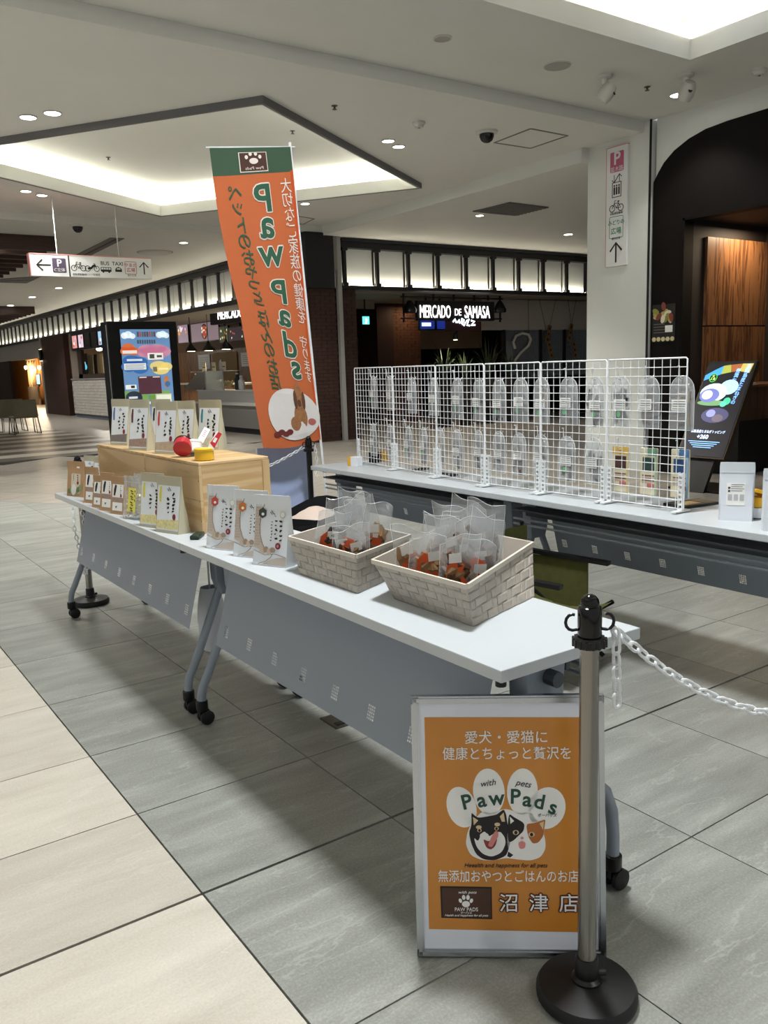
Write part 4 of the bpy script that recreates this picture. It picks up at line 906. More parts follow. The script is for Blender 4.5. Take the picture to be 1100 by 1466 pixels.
def arch_bag(label, px, py, w, h, kind, seed, green):
    t0, p, u, e = on_grid(px, py); rn = random.Random(seed)
    hk = put('hook', HOOK, t0); q = t0.matrix_world.inverted()@p if False else None
    nrm = Vector((-e.y, e.x, 0)); nrm = nrm if nrm.x > 0 else -nrm          # away from the camera side
    loc = p+nrm*.028; mx = frame(loc-Vector((0, 0, h)), -e)
    # the hook belongs to the grid panel
    base = frame(0*loc, -e); i = [k for k in range(6) if panels[k][0] == t0][0]; org = gb[i]+(gb[i+1]-gb[i])*.5
    hk.matrix_local = Matrix.Translation(base.to_3x3().inverted()@(p-org)+Vector((0, 0, -.012)))
    t = thing('hanging_chew_bag', label, 'snack bag', mx=mx, group='arched clear bags hanging on the grid')
    outl = [(-w/2, .0), (w/2, .0), (w/2, h*.72)]+[(w/2*cos(a), h*.72+h*.28*sin(a)) for a in [radians(v) for v in (25, 45, 60, 75, 90, 105, 120, 135, 155)]]+[(-w/2, h*.72)]
    n = len(outl); mb = MB(); ph = rn.uniform(0, 6)
    for s in (-1, 1):                                                   # two film sheets, bellied round the contents
        k = len(mb.v); cen = (0, s*.013, h*.36); mb.v.append(cen)
        for f_ in (.55, 1):
            for x, z in outl: mb.v.append((x*f_, s*(.012 if f_ < 1 else .0015)+.002*sin(9*x/w+7*z/h+ph), h*.36+(z-h*.36)*f_))
        for j in range(n): l = (j+1) % n; mb.f += [(k, k+1+j, k+1+l), (k+1+j, k+1+n+j, k+1+n+l, k+1+l)]
    mb.build('film', HB, t, True)
    MB().tube([(x, .002, z) for x, z in outl], .0011, 5, closed=True).build('sealed_edge', mat('seal_clear', 'eef2f4', .2), t, True)
    o = MB()
    for k in range(10):
        x, z, r = rn.uniform(-.28, .28)*w, rn.uniform(.1, .66)*h, rn.uniform(.010, .017); a = rn.uniform(-.7, .7); L_ = rn.uniform(.03, .06)
        o.tube([(x-L_*sin(a)/2, rn.uniform(-.004, .004), z-L_*cos(a)/2), (x, 0, z), (x+L_*sin(a)/2, rn.uniform(-.004, .004), z+L_*cos(a)/2)], [r*.5, r*.8, r*.5], 5)
    o.build('chews', HC[kind % 4], t, True)
    zl = h*(.32+.06*rn.random()); x0 = rn.uniform(-.1, .1)*w; lw = w*.3
    flat('label', rect(x0-lw, x0+lw, zl, zl+h*.2), LBLW, t, .0155, .0008)
    for k in range(4): flat('label_line', rect(x0-lw*.85, x0+lw*(.85-.3*rn.random()), zl+h*(.025+.045*k), zl+h*(.04+.045*k)), mat('print_grey', '8b8d8e', .5), t, .0165, .0005)
    if green: flat('round_sticker', ell(x0+lw*.2, zl-h*.09, .011, .013, 12), GRS, t, .0155, .0008)
    flat('corner_tab', rect(-w*.3, -w*.12, h*.8, h*.86), LBLW, t, .004, .0006)
    return t
names = {0: 'dark', 1: 'brown', 2: 'tan', 3: 'grey'}
TOPR = [(529, 538, .075), (553, 538, .085), (584, 540, .095), (615, 541, .095), (649, 541, .10), (679, 542, .09), (709, 542, .09), (740, 541, .098), (770, 541, .10), (809, 540, .105), (847, 540, .10), (884, 539, .10), (924, 538, .105), (972, 538, .112)]
for i, (px, py, w) in enumerate(TOPR):
    k = [3, 2, 0, 0, 3, 0, 0, 3, 2, 3, 3, 0, 1, 2][i]
    ordn = ['first', 'second', 'third', 'fourth', 'fifth', 'sixth', 'seventh', 'eighth', 'ninth', 'tenth', 'eleventh', 'twelfth', 'thirteenth', 'last'][i]
    arch_bag('clear arched bag of %s chews, %s from the banner in the upper row' % (names[k], ordn), px, py, w, .218 if i > 3 else .21, k, 100+i, i in (0, 4, 5, 6, 7, 8, 9, 10, 11))
BOTR = [(529, 606, .08), (553, 608, .085), (579, 610, .075), (601, 612, .075), (624, 612, .085), (649, 615, .09), (679, 616, .085), (709, 618, .085), (738, 620, .09), (769, 622, .10), (806, 625, .105), (845, 627, .105)]
for i, (px, py, w) in enumerate(BOTR):
    k = [3, 3, 3, 3, 2, 3, 3, 0, 1, 1, 0, 3][i]
    ordn = ['first', 'second', 'third', 'fourth', 'fifth', 'sixth', 'seventh', 'eighth', 'ninth', 'tenth', 'eleventh', 'twelfth'][i]
    arch_bag('clear arched bag of %s chews, %s from the banner in the lower row' % (names[k], ordn), px, py, w, .21, k, 140+i, i in (0, 2, 3, 10))
# coloured flat packets at the end of the lower row
for i, (px, py, c1, c2, lab) in enumerate(((884, 640, 'd6b05a', 'cfc3a0', 'cream and yellow treat packet hanging on the grid'), (924, 642, '6f9a7c', 'd2ccb2', 'green topped treat packet hanging on the grid'), (969, 644, '4d78a8', 'd6d0ba', 'blue topped treat packet hanging at the end of the grid'))):
    t0, p, u, e = on_grid(px, py); h, w = .2, .083; nrm = Vector((-e.y, e.x, 0)); nrm = nrm if nrm.x > 0 else -nrm
    hk = put('hook', HOOK, t0); k6 = [k for k in range(6) if panels[k][0] == t0][0]; org = gb[k6]+(gb[k6+1]-gb[k6])*.5
    hk.matrix_local = Matrix.Translation(frame(0*p, -e).to_3x3().inverted()@(p-org)+Vector((0, 0, -.012)))
    t = thing('treat_packet', lab, 'packet', mx=frame(p+nrm*.03-Vector((0, 0, h)), e), group='coloured packets on the grid')
    o = MB().box(-w/2, w/2, -.006, .006, 0, h).build('packet_body', mat('packet_cream', 'd8d0b4', .4), t); bevel(o, .004, 2)
    flat('top_colour', rect(-w/2+(.0 if i == 0 else w*.45), w/2, h*.84, h), mat('pk_'+c1, c1, .4), t, -.0068)
    flat('picture', rect(-w*.34, w*.36, h*.52, h*.8), mat('pkd_'+c1, ['4b302c', '2f4640', '2c4a72'][i], .5, var=.4, scale=70), t, -.0068)
    for k in range(4): flat('print_line', rect(-w*.36, w*(.36-.1*(k % 2)), h*(.40-.05*k), h*(.43-.05*k)), mat('pkl%d' % (k % 2), ['7d5a55', 'b9a795'][k % 2], .5), t, -.0068)
    flat('red_flash', rect(-w*.05, w*.38, h*.17, h*.25), mat('flash_rose', 'c0706f', .5), t, -.0074); flat('side_colour', rect(w*.38, w*.5, 0, h*.84), mat('pks_'+c1, ['cdbb8a', 'a9c0a4', '8fb0cf'][i], .4), t, -.0068)
# small things on the back tables
def boxthing(name, label, cat, px, dims, col, rz, lidc=None, z=.7):
    c = W(*px, z); t = thing(name, label, cat, c, rz); w, d, h = dims
    o = MB().box(-w/2, w/2, -d/2, d/2, 0, h).build('box_body', mat('bx_'+col, col, .45), t); bevel(o, .002, 1)
    if lidc: MB().box(-w/2-.0006, -w/2+w*.3, -d/2-.0006, d/2+.0006, 0, h+.0006).build('box_band', mat('bx_'+lidc, lidc, .45), t)
    return t
boxthing('small_box', 'small white and yellow box at the banner end of the back table', 'box', (509, 667), (.085, .05, .06), 'dfe4ea', -1.35, 'd8a32c')
boxthing('small_box', 'small black box behind the first grid panel', 'box', (537, 662), (.07, .05, .07), '17171a', -1.3)
t = boxthing('small_box', 'small yellow box behind the first grid panel', 'box', (549, 660), (.06, .05, .065), 'd3a21c', -1.3)
c = W(603, 673, .7); t = thing('coiled_leash', 'coiled black cord lying behind the second grid panel', 'cord', c)
pts = [(.035*(1+.5*sin(k*.9))*cos(k*.45)+.03*sin(k*.13), .03*sin(k*.45), .004+.0015*(k % 5)) for k in range(46)]
MB().tube(pts, .003, 6).build('cord', BLK, t, True)
c = W(640, 681, .7); t = thing('black_tray', 'flat black tray behind the third grid panel', 'tray', c, -1.4); o = MB().box(-.06, .06, -.03, .03, 0, .012).build('tray_body', BLK, t); bevel(o, .003, 1); MB().box(-.055, .055, -.026, .026, .0118, .0128).build('tray_inner', mat('tray_grey', '35363a', .6), t)
a, b = W(957, 727, .7), W(1022, 718, .7); t = thing('brochure', 'dark printed brochure lying flat behind the last grid panel', 'brochure', W(990, 723, .7), atan2(b.y-a.y, b.x-a.x))
o = MB().box(-.1, .1, -.06, .06, 0, .012).build('pages', mat('brochure_black', '1d1b18', .4), t); flatm = MB().box(-.07, .02, -.04, .03, .012, .0126).build('cover_picture', mat('brochure_pic', 'a58a5a', .5, var=.4, scale=40), t); MB().box(.03, .09, -.05, .05, .012, .0126).build('cover_picture', mat('brochure_pic2', '5a4a35', .5, var=.4, scale=40), t)
# plain white pouches, tin and yellow cup
def plain(label, L_, R_, w, seed):
    a, b = W(*L_, .7), W(*R_, .7); n = Vector((-.84, -.54, 0)); c = (a+b)/2-n*.03; c.z = .7
    t, A = pouch(label, w, .222, .06, mat('plain_white_pouch', 'd5dbe2', .35, coat=.2), c, face_rz(n.x, n.y), 'plain white pouches', seed=seed)
    A.flat('sticker', rect(-.036, .03, .06, .145), LBLW, -.0012); P_ = mat('print_grey', '8b8d8e', .5)
    for k in range(2): A.flat('sticker_square', rect(-.031, -.023, .122-k*.012, .13-k*.012), mat('print_violet', '43354d', .5), -.002)
    for k in range(4): A.flat('sticker_line', rect(-.02, .026-.006*(k % 2), .138-k*.008, .1405-k*.008), P_, -.002)
    for k in range(3): A.flat('sticker_table', rect(-.031+k*.021, -.016+k*.021, .078, .102), mat('print_pale', 'b4b6b8', .5), -.002)
    for k in range(3): A.stroke('zip_line', [(-w*.46, .2-k*.008), (w*.46, .2-k*.008)], .0016, mat('zip_grey2', 'b8c1c8', .3), -.0012)
plain('plain white pouch with a printed sticker standing on the back table', (1036, 742), (1072, 750), .125, 31)
plain('plain white pouch beside the yellow cup at the table end', (1099, 757), (1137, 766), .125, 32)
c = W(1083, 742, .7); t = thing('treat_tin', 'low round white tin under the yellow cup', 'tin', c); MB().lathe([(.034, 0), (.036, .003), (.036, .042), (.034, .045), (0, .045)], 28).build('tin_body', mat('tin_white', 'd3d8dc', .35), t, True); MB().lathe([(.0364, .002), (.0364, .007)], 28).build('tin_rim', mat('tin_dark', '3b4046', .4), t, True)
t = thing('yellow_cup', 'yellow round cup with an open lid on the white tin', 'canister', c+Vector((0, 0, .045))); Y = mat('cup_yellow', 'e2ac1c', .3, coat=.3)
MB().lathe([(.028, 0), (.033, .004), (.033, .04), (.030, .04), (.030, .008), (0, .008)], 28).build('cup', Y, t, True); lid = MB().lathe([(.034, 0), (.034, .012), (.028, .016), (0, .016)], 28).build('lid', Y, t, True); lid.matrix_local = Matrix.Translation((.012, .01, .047))@Matrix.Rotation(radians(22), 4, 'Y')
# ================================================================== BETWEEN THE TABLES
# camp chair with olive fabric
t = thing('camp_chair', 'folding chair with olive canvas seat between the tables', 'chair', (1.80, .80, 0), .3)
OLC = mat('olive_canvas', '4e4f24', .8, var=.15, scale=30, bump=.2, bscale=300)
MB().grid(lambda u, v: ((u-.5)*.46, .0+.03*sin(pi*u), .30+v*.28), 8, 6).grid(lambda u, v: ((u-.5)*.46, .006+.03*sin(pi*u), .30+v*.28), 8, 6).build('backrest', OLC, t, True, recalc=False)
MB().grid(lambda u, v: ((u-.5)*.46, -.42+v*.42, .27-.05*sin(pi*v)), 6, 6).grid(lambda u, v: ((u-.5)*.46, -.42+v*.42, .262-.05*sin(pi*v)), 6, 6).build('seat', OLC, t, True, recalc=False)
MB().box(.232, .242, -.30, -.02, .12, .44).build('side_pocket', OLC, t)
for s in (-1, 1):
    MB().tube([(s*.235, .03, .59), (s*.235, .0, .3), (s*.235, -.38, .012)], .010, 8).build('leg', BLK, t, True); MB().tube([(s*.235, -.42, .27), (s*.235, -.03, .012)], .010, 8).build('leg', BLK, t, True); MB().bar((s*.235, -.40, .44), (s*.235, .02, .46), .035, .018).build('armrest', BLK, t)
MB().box(-.24, .24, -.05, -.01, .012, .03).build('foot_bar', BLK, t)
# black tote
c = W(440, 760, .45); t = thing('black_tote', 'black cloth tote standing open behind the table', 'bag', (1.46, 1.86, 0), .5)
MB().grid(lambda u, v: (.29*cos(2*pi*u)*(1+.12*v), .2*sin(2*pi*u)*(1+.1*v), v*(.6+.03*sin(6*pi*u))), 28, 8).grid(lambda u, v: (.282*cos(2*pi*u)*(1+.12*v), .192*sin(2*pi*u)*(1+.1*v), .02+v*(.575+.03*sin(6*pi*u))), 28, 8).box(-.16, .16, -.11, .11, 0, .02).build('bag_body', mat('black_cloth', '0d0d0f', .8), t, True, recalc=False)
MB().tube([(-.1, -.19, .58)]+[(-.1+.2*k/10, -.2-.02*sin(pi*k/10), .58+.11*sin(pi*k/10)) for k in range(11)]+[(.1, -.19, .58)], .009, 7).build('handle', mat('black_cloth', '0d0d0f', .8), t, True)
MB().grid(lambda u, v: ((u-.5)*.24, (v-.5)*.2, .57+.05*sin(pi*u)*sin(pi*v)), 6, 6).build('folded_cloth', mat('cream_cloth', 'cbb9ad', .8), t, True, recalc=False)
# pale board behind the banner
a, b = WY(372, 700, 3.3), WY(449, 700, 3.3); zt = WY(449, 632, 3.3).z
t = thing('pale_board', 'pale blue glossy board standing behind the banner', 'board', ((a.x+b.x)/2, 3.3, 0)); wv = (b.x-a.x)/2
o = MB().box(-wv, wv, 0, .012, .0, .80).build('board_sheet', mat('pale_blue', 'b4c3ea', .25, var=.08, scale=3), t); MB().bar((-wv+.05, .01, .5), (-wv+.05, .18, .0), .02, .01).bar((wv-.05, .01, .5), (wv-.05, .18, .0), .02, .01).build('prop_leg', BLK, t); MB().box(-wv-.004, -wv, -.002, .014, 0, .80).box(wv, wv+.004, -.002, .014, 0, .80).build('board_edge', mat('board_edge', 'e2e6ee', .3), t)
# white cloth bag hanging from the table join, floor outlet
t = thing('white_sack', 'white cloth sack hung under the table join', 'bag', (.63, 1.33, .0), .2)
MB().grid(lambda u, v: (.055*cos(2*pi*u)*(.75+.35*sin(pi*v)), .05*sin(2*pi*u)*(.75+.35*sin(pi*v)), .17+v*.27), 16, 8).box(-.03, .03, -.03, .03, .165, .175).build('sack_body', mat('white_cloth', 'd5d9de', .7), t, True, recalc=False); MB().tube([(0, 0, .43), (0, 0, .595)], .004, 6).build('string', mat('white_cloth', 'd5d9de', .7), t)
c = W(489, 1031, 0); t = thing('floor_outlet', 'metal floor outlet cover set in the tiles under the table', 'outlet', c)
MB().box(-.06, .06, -.06, .06, 0, .006).build('cover_plate', mat('outlet_metal', '6d6c66', .35, metal=.9), t)
for k in (-1, 1): MB().box(-.02+k*.026, .02+k*.026, -.045, -.02, .006, .009).build('flap', mat('outlet_dark', '35352f', .4, metal=.6), t)
# ================================================================== BANNER
WR = [((300, 212), (416, 210)), ((312, 300), (424, 290)), ((330, 390), (433, 390)), ((345, 450), (441, 480)), ((361, 545), (450, 560)), ((377, 641), (459, 629))]
def bcurve(k, v):
    s = v*5; i = min(4, int(s)); f_ = s-i; p = [WY(*w[k], 3.1) for w in WR]
    p0, p1, p2, p3 = p[max(0, i-1)], p[i], p[i+1], p[min(5, i+2)]
    return .5*((2*p1)+(p2-p0)*f_+(2*p0-5*p1+4*p2-p3)*f_*f_+(3*p1-p0-3*p2+p3)*f_**3)
def BS(u, v, off=0.0):
    a, b = bcurve(0, v), bcurve(1, v); p = a+(b-a)*u
    p.y += .012*sin(3*u+3.2*v)*(1-u*.7)+.003*sin(9*u-5*v)-off
    if v > .9: p.z -= .05*(v-.9)*10*sin(pi*u)*.5
    return p
bo = Vector((2.24, 3.12, 0))
bn = thing('advertising_banner', 'tall orange banner flag on a white pole, seen from its back', 'banner', bo)
def bpatch(name, u0, u1, v0, v1, m, off, nu=14, nv=40, back=True):
    return MB().grid(lambda a, b: BS(u0+(u1-u0)*a, v0+(v1-v0)*b, off)-bo, nu, nv).build(name, m, bn, True, recalc=False)
def cloth(name, col):
    m = mat(name, col, .75, var=.03, scale=5); nt = m.node_tree
    b = nt.nodes['Principled BSDF']; b.inputs['Transmission Weight'].default_value = 0
    return m
CO = cloth('banner_orange', 'bf6438'); CG = cloth('banner_green', '3a5540'); CGD = mat('banner_print_green', '2f5a42', .7); CW = mat('banner_print_white', 'e6dcd2', .7)
bpatch('orange_cloth', 0, 1, .1, 1, CO, 0); bpatch('green_band', 0, 1, 0, .104, CG, .0005, 14, 6)
bpatch('right_hem', .965, 1, .1, .98, mat('banner_hem', 'c24f1e', .7), .002, 2, 40)
def bmap(me): 
    for vtx in me.vertices: u, v, o_ = vtx.co.x, vtx.co.z, -vtx.co.y; p = BS(u, v, o_)-bo; vtx.co = p
def bflat(name, pts, m, off):
    o = MB().prism(pts, -off-.0006, -off).build(name, m, bn); bmap(o.data); return o
def btext(s, u, v, su, sv, m, off, bold=0):
    """mirrored print: su,sv = letter box in banner fractions"""
    me = text_mesh(s, 1, m, ext=0, bold=bold)
    xs_ = [q.co.x for q in me.vertices]; ysz = [q.co.y for q in me.vertices]
    if not xs_: return
    cx_, cy_ = (min(xs_)+max(xs_))/2, (min(ysz)+max(ysz))/2
    for q in me.vertices: q.co = Vector((u-(q.co.x-cx_)*su, -off, v-(q.co.y-cy_)*sv))
    me.flip_normals(); bmap(me); return put('lettering', me, bn)
bflat('card_edge', rect(.335, .68, .026, .098), CW, .005); bflat('brand_card', rect(.345, .67, .029, .095), mat('banner_brown', '4b2f27', .7), .0065)
for dx, dz in ((-.085, -.008), (-.035, -.020), (.03, -.020), (.08, -.008)): bflat('paw_toe', ell(.51+dx, .055+dz, .02, .008, 10), CW, .0085)
bflat('paw_pad', ell(.51, .062, .055, .011, 12), CW, .0085); btext('Paw Pads', .51, .086, .06, .013, CW, .0085)
for ch, u, v in (('P', .565, .178), ('a', .572, .268), ('w', .585, .352), ('P', .615, .468), ('a', .645, .565), ('d', .68, .655), ('s', .725, .738)):
    for du, dv in ((-1, 0), (1, 0), (0, 1), (0, -1), (.7, .7), (-.7, -.7), (.7, -.7), (-.7, .7)): btext(ch, u+du*.012, v+dv*.004, .43, .118, CW, .005, .02)
    btext(ch, u, v, .43, .118, CGD, .0085, .02)
for i, ch in enumerate('ペットのおやつとごはんのお店'): btext(ch, .24+.12*i/13, .155+.635*i/13, .185, .056, CGD, .006, .008)
for i, ch in enumerate('大切なご家族の健康を'): btext(ch, .885+.03*i/9, .145+.40*i/9, .15, .048, CW, .006)
for i, ch in enumerate('守ります'): btext(ch, .90+.02*i/3, .63+.12*i/3, .13, .044, CW, .006)
bflat('white_oval', ell(.60, .888, .43, .082, 36), mat('banner_oval', 'd9d5d2', .7), .006)
DOG = mat('banner_dog', '9a6a46', .7, var=.25, scale=60); DGD = mat('banner_dog_dark', '5f3f2c', .7)
bflat('dog_body', ell(.70, .895, .11, .042, 18), DOG, .008); bflat('dog_body', ell(.60, .915, .09, .022, 14), DOG, .0085); bflat('dog_head', ell(.70, .83, .075, .04, 16), DOG, .0095); bflat('dog_ear', ell(.64, .84, .03, .03, 10), DGD, .011); bflat('dog_ear', ell(.775, .84, .028, .03, 10), DGD, .011); bflat('dog_topknot', ell(.70, .797, .03, .018, 10), DOG, .0095); bflat('dog_muzzle', ell(.70, .85, .03, .012, 10), DGD, .012)
for k in range(4): bflat('meat_picture', ell(.26+.07*k, .945-.006*(k % 2), .06, .009, 10, -.02), mat('banner_meat', '6b2a26', .7), .008+.0006*k)
bflat('meat_picture', ell(.88, .91, .07, .012, 10), mat('banner_meat2', 'b0605a', .7), .008)
tp, bt = BS(1, 0)-bo, BS(1, 1)-bo; dd = (bt-tp).normalized(); bot = bt+dd*((bt.z-.05)/-dd.z)
MB().tube([tp-dd*.03+Vector((.006, .012, 0)), bot+Vector((.006, .012, 0))], .009, 10).build('pole', WIRE, bn, True)
MB().tube([BS(0, 0)-bo+Vector((-.02, .01, .004)), BS(1, 0)-bo+Vector((.04, .012, .006))], .0045, 8).build('top_rod', WIRE, bn, True)
MB().box(bot.x-.02, bot.x+.3, bot.y-.12, bot.y+.12, 0, .07).build('weight_base', BLK, bn); MB().lathe([(.016, .06), (.016, .16)], 12, (bot.x+.006, bot.y+.012, 0)).build('pole_socket', BLK, bn, True)
# ================================================================== BACKGROUND: brick corner pillar
BRK = mat('dark_brick', '3a241b', .75, var=.2, scale=7, rnd=.1); BRK2 = mat('warm_brick', '4a2d1f', .75, var=.2, scale=7)
def bricks(mb, x0, x1, z0, z1, y, L_=.21, H=.065, g=.008, d=.012):
    r = 0; z = z0
    while z < z1-.01:
        x = x0-(L_/2 if r % 2 else 0)
        while x < x1: a, b = max(x0, x), min(x1, x+L_-g); (b-a > .02) and mb.box(a, b, y, y+d, z, min(z1, z+H-g)); x += L_
        z += H; r += 1
    return mb
pc = MB().box(7.02, 7.56, 11.32, 12.3, 0, 2.75).build('wall_corner', mat('brick_mortar', '241813', .85)); tag(pc, 'dark brick corner pillar of the restaurant', kind='structure')
tag(bricks(MB(), 7.02, 7.56, 0, 2.75, 11.305).build('brick', BRK, pc, recalc=False), kind='stuff')
mb = MB(); z = 0
mb2 = bricks(MB(), 11.32, 12.3, 0, 2.75, 0)
tag(MB().add([(7.005+v[1], v[0], v[2]) for v in mb2.v], mb2.f).build('brick', BRK, pc, recalc=False), kind='stuff')
MB().box(6.93, 7.5, 11.22, 12.35, 2.72, 3.66).build('capital_box', IRON, pc)
MB().box(7.58, 7.66, 11.24, 11.32, 0, 3.62).build('white_conduit', mat('conduit_grey', '9b9a94', .5), pc); MB().box(7.5, 7.58, 11.24, 11.32, 3.05, 3.62).build('conduit_branch', mat('conduit_grey2', '7d7b75', .6), pc)
p2 = MB().box(7.69, 8.0, 11.34, 11.75, 0, 2.75).build('wall_jamb', mat('brick_mortar', '241813', .85)); tag(p2, 'narrow dark brick jamb right of the white conduit', kind='structure'); tag(bricks(MB(), 7.69, 8.0, 0, 2.75, 11.325).build('brick', BRK, p2, recalc=False), kind='stuff')
# ================================================================== dark restaurant interior (behind y = 11.3)
RI = mat('restaurant_ceiling', 'a39c90', .8); DKW = mat('restaurant_dark', '15110f', .8)
r = MB().box(7.7, 16, 11.47, 20, 2.751, 2.765).build('ceiling', RI); tag(r, 'low ceiling inside the dark restaurant', kind='structure')
r = MB().box(11.6, 16, 18, 18.1, 0, 2.75).build('wall_restaurant', DKW); tag(r, 'dark back wall inside the restaurant', kind='structure')
r2 = MB().box(15.9, 16, 5.3, 18, 0, 3.7).build('wall_far_right', DKW); tag(r2, 'dark end wall beyond the white pillar', kind='structure')
# lit brick column inside
a, b = WY(541, 500, 14.2), WY(603, 500, 14.2); c1 = WY(564, 500, 14.2)
t = MB().box(a.x, b.x, 14.22, 15.0, 0, 2.74).build('wall_brick_column', mat('brick_mortar2', '3a2419', .85)); tag(t, 'brick column lit from above inside the restaurant', kind='structure')
tag(bricks(MB(), c1.x, b.x, 0, 2.73, 14.205).build('brick', BRK2, t, recalc=False), kind='stuff'); MB().box(a.x, c1.x, 14.2, 14.22, 0, 2.74).build('column_board', mat('red_brown_board', '2f1712', .6), t)
area('column_spot', (c1.x+.35, 13.85, 2.68), .1, .1, 6, (1, .68, .38))
# cream wall bands and beige soffit
for i, (x0, x1, y0, y1, yy, col) in enumerate(((510, 536, 425, 442, 13.4, '8f8478'), (601, 690, 472, 500, 16.0, 'b09a7c'), (513, 534, 484, 508, 16.5, '9a8a70'))):
    a, b = WY(x0, y1, yy), WY(x1, y0, yy); o = MB().box(a.x, b.x, yy, yy+.05, min(a.z, b.z), max(a.z, b.z)).build('wall_panel', mat('cream_panel%d' % i, col, .7, var=.1, scale=20)); tag(o, ['cream wall panel near the exit sign', 'cream patterned wall panel behind the plants', 'cream wall panel deep in the restaurant'][i], kind='structure')
a, b = WY(690, 474, 12.6), WY(846, 424, 12.6); o = MB().box(a.x, b.x+.6, 12.6, 12.75, 2.05, 2.73).build('wall_soffit', mat('beige_soffit', 'b5aca0', .7)); tag(o, 'beige soffit wall over the restaurant window', kind='structure')
# window under the soffit with ribbon ornament and hangings
o = thing('window_1', None, None, kind='structure'); o['label'] = 'dark framed restaurant window under the beige soffit'
for px in (722, 774, 808, 846):
    p = WY(px, 500, 12.62); MB().box(p.x-.04, p.x+.04, 12.6, 12.68, 0, 2.06).build('window_frame', IRON, o)
a, b = WY(722, 500, 12.64), WY(860, 500, 12.64); MB().box(a.x, b.x, 12.62, 12.64, .9, .96).build('window_sill', IRON, o); MB().box(a.x, b.x, 12.635, 12.64, .96, 2.05).build('window_pane', film('window_glass', 'dfe6ea', .93, .05), o)
for (x0, x1, y0, y1, m) in ((722, 770, 488, 516, 'b9b2a4'), (776, 806, 486, 512, 'a8a296'), (818, 842, 482, 508, '8f8a80')):
    a, b = WY(x0, y1, 15.5), WY(x1, y0, 15.5); MB().box(a.x, b.x, 15.5, 15.52, a.z, b.z).build('room_panel', mat('room_'+m, m, .7), o)
RB = mat('ribbon_cream', 'd5cfc0', .5)
def ribbon(label, y, pts, w, emi=0):
    P = [WY(px, py, y) for px, py in pts]; o0 = Vector((P[0].x, y, 0)); t = thing('ribbon_ornament', label, 'ornament', o0)
    MB().tube([p-o0 for p in P], w, 8).build('ribbon_loop', RB, t, True); MB().bar((P[len(P)//2].x-o0.x, 0, P[len(P)//2].z), (P[len(P)//2].x-o0.x, 0, 2.74), .008).build('hanging_wire', BLK, t); return t
ribbon('cream looped ribbon ornament hanging in the restaurant window', 12.55, [(737, 517), (746, 505), (757, 495), (760, 486), (757, 479), (748, 477), (739, 481), (735, 490), (738, 499)], .03)
for i, (px, py) in enumerate(((783, 477), (788, 500), (815, 475), (822, 500))):
    p = WY(px, py, 12.5); t = thing('hanging_plaque', ['gold plaque hung high in the left window bay', 'gold plaque hung low in the left window bay', 'gold plaque hung high beside the white pillar', 'gold plaque hung low beside the white pillar'][i], 'plaque', (p.x, 12.5 if i % 2 == 0 else 12.43, p.z-.22), 0, 'gold plaques in the restaurant window'); t.rotation_euler = (0, [.3, -.3, .25, -.2][i], 0)
    MB().box(-.055, .055, 0, .015, 0, .42).build('board', mat('gold_plaque', '7d5f38', .5, var=.3, scale=30), t)
    for k in range(3): flat('symbol', ell(0, .08+.13*k, .025, .03, 8), INK, t, -.001)
    MB().bar((0, .008, .42), (0, .008, .42+2.80-(p.z+.2)), .006).build('cord', BLK, t)
# sign truss with letters
SY = 11.9
t = thing('restaurant_sign', 'black sign board with white glowing letters hanging in the restaurant', 'sign', (WY(640, 445, SY).x, SY, 2.735))
x0 = t.location.x
def lx(px): return WY(px, 445, SY).x-x0
def lz(px, py): return WY(px, py, SY).z-2.735
MB().box(lx(598), lx(708), .0, .08, lz(650, 459), lz(650, 431)).build('sign_board', mat('sign_black', '120f0f', .6), t)
WHL = glow('letter_glow', 'fff6f4', 2.6)
for s, p0, p1, sz in (('MERCADO', 601, 645, .36), ('DE', 651, 660, .2), ('SAMASA', 665, 701, .36)):
    text(s, sz, WHL, t, (lx(p0)+lx(p1))/2, lz(650, 446)-.02, -.01, fit=lx(p1)-lx(p0), bold=0, ext=.004)
for px in (587, 716):
    MB().lathe([(.0, -.08), (.13, -.08), (.14, -.02), (.08, .1), (.04, .16)], 16, (lx(px), .0, lz(px, 442))).build('spotlight', BLK, t, True)
for px in (580, 623, 652, 681, 701, 718): MB().bar((lx(px), .04, 0), (lx(px), .04, lz(px, 461 if px in (580, 718) else 430)), .03).build('hanger', BLK, t)
MB().bar((lx(576), .04, lz(640, 426)), (lx(722), .04, lz(640, 426)), .03).bar((lx(706), .04, lz(640, 456)), (lx(720), .04, lz(640, 456)), .03).bar((lx(576), .04, lz(640, 456)), (lx(600), .04, lz(640, 456)), .03).build('truss_bar', BLK, t)
mb = MB().box(lx(640), lx(689), .0, .06, lz(650, 474), lz(650, 460)); mb.build('lower_board', mat('sign_red', '3a1114', .6), t)
pts = lambda *P: [(lx(a), lz(a, b)) for a, b in P]
for P in (((648, 461), (651, 457), (653, 462)), ((654, 462), (657, 458), (658, 463)), ((661, 464), (664, 458), (661, 456), (660, 462), (664, 466), (666, 461)), ((667, 460), (671, 457), (668, 466), (672, 466)), ((674, 459), (679, 460), (674, 466), (680, 465))): stroke('neon_script', pts(*P), .035, glow('neon_white', 'dff2ff', 4), t, -.012)
MB().lathe([(.05, 0), (.06, .04), (.03, .14)], 12, (lx(656), .1, lz(656, 486))).build('sign_spotlight', BLK, t, True); MB().lathe([(.04, -.008), (.04, 0)], 12, (lx(656), .1, lz(656, 486))).build('spot_bulb', glow('spot_bulb', 'fff0d8', 8), t, True); MB().bar((lx(656), .08, lz(656, 486)+.1), (lx(656), .05, lz(656, 474)), .02).build('spot_arm', BLK, t)
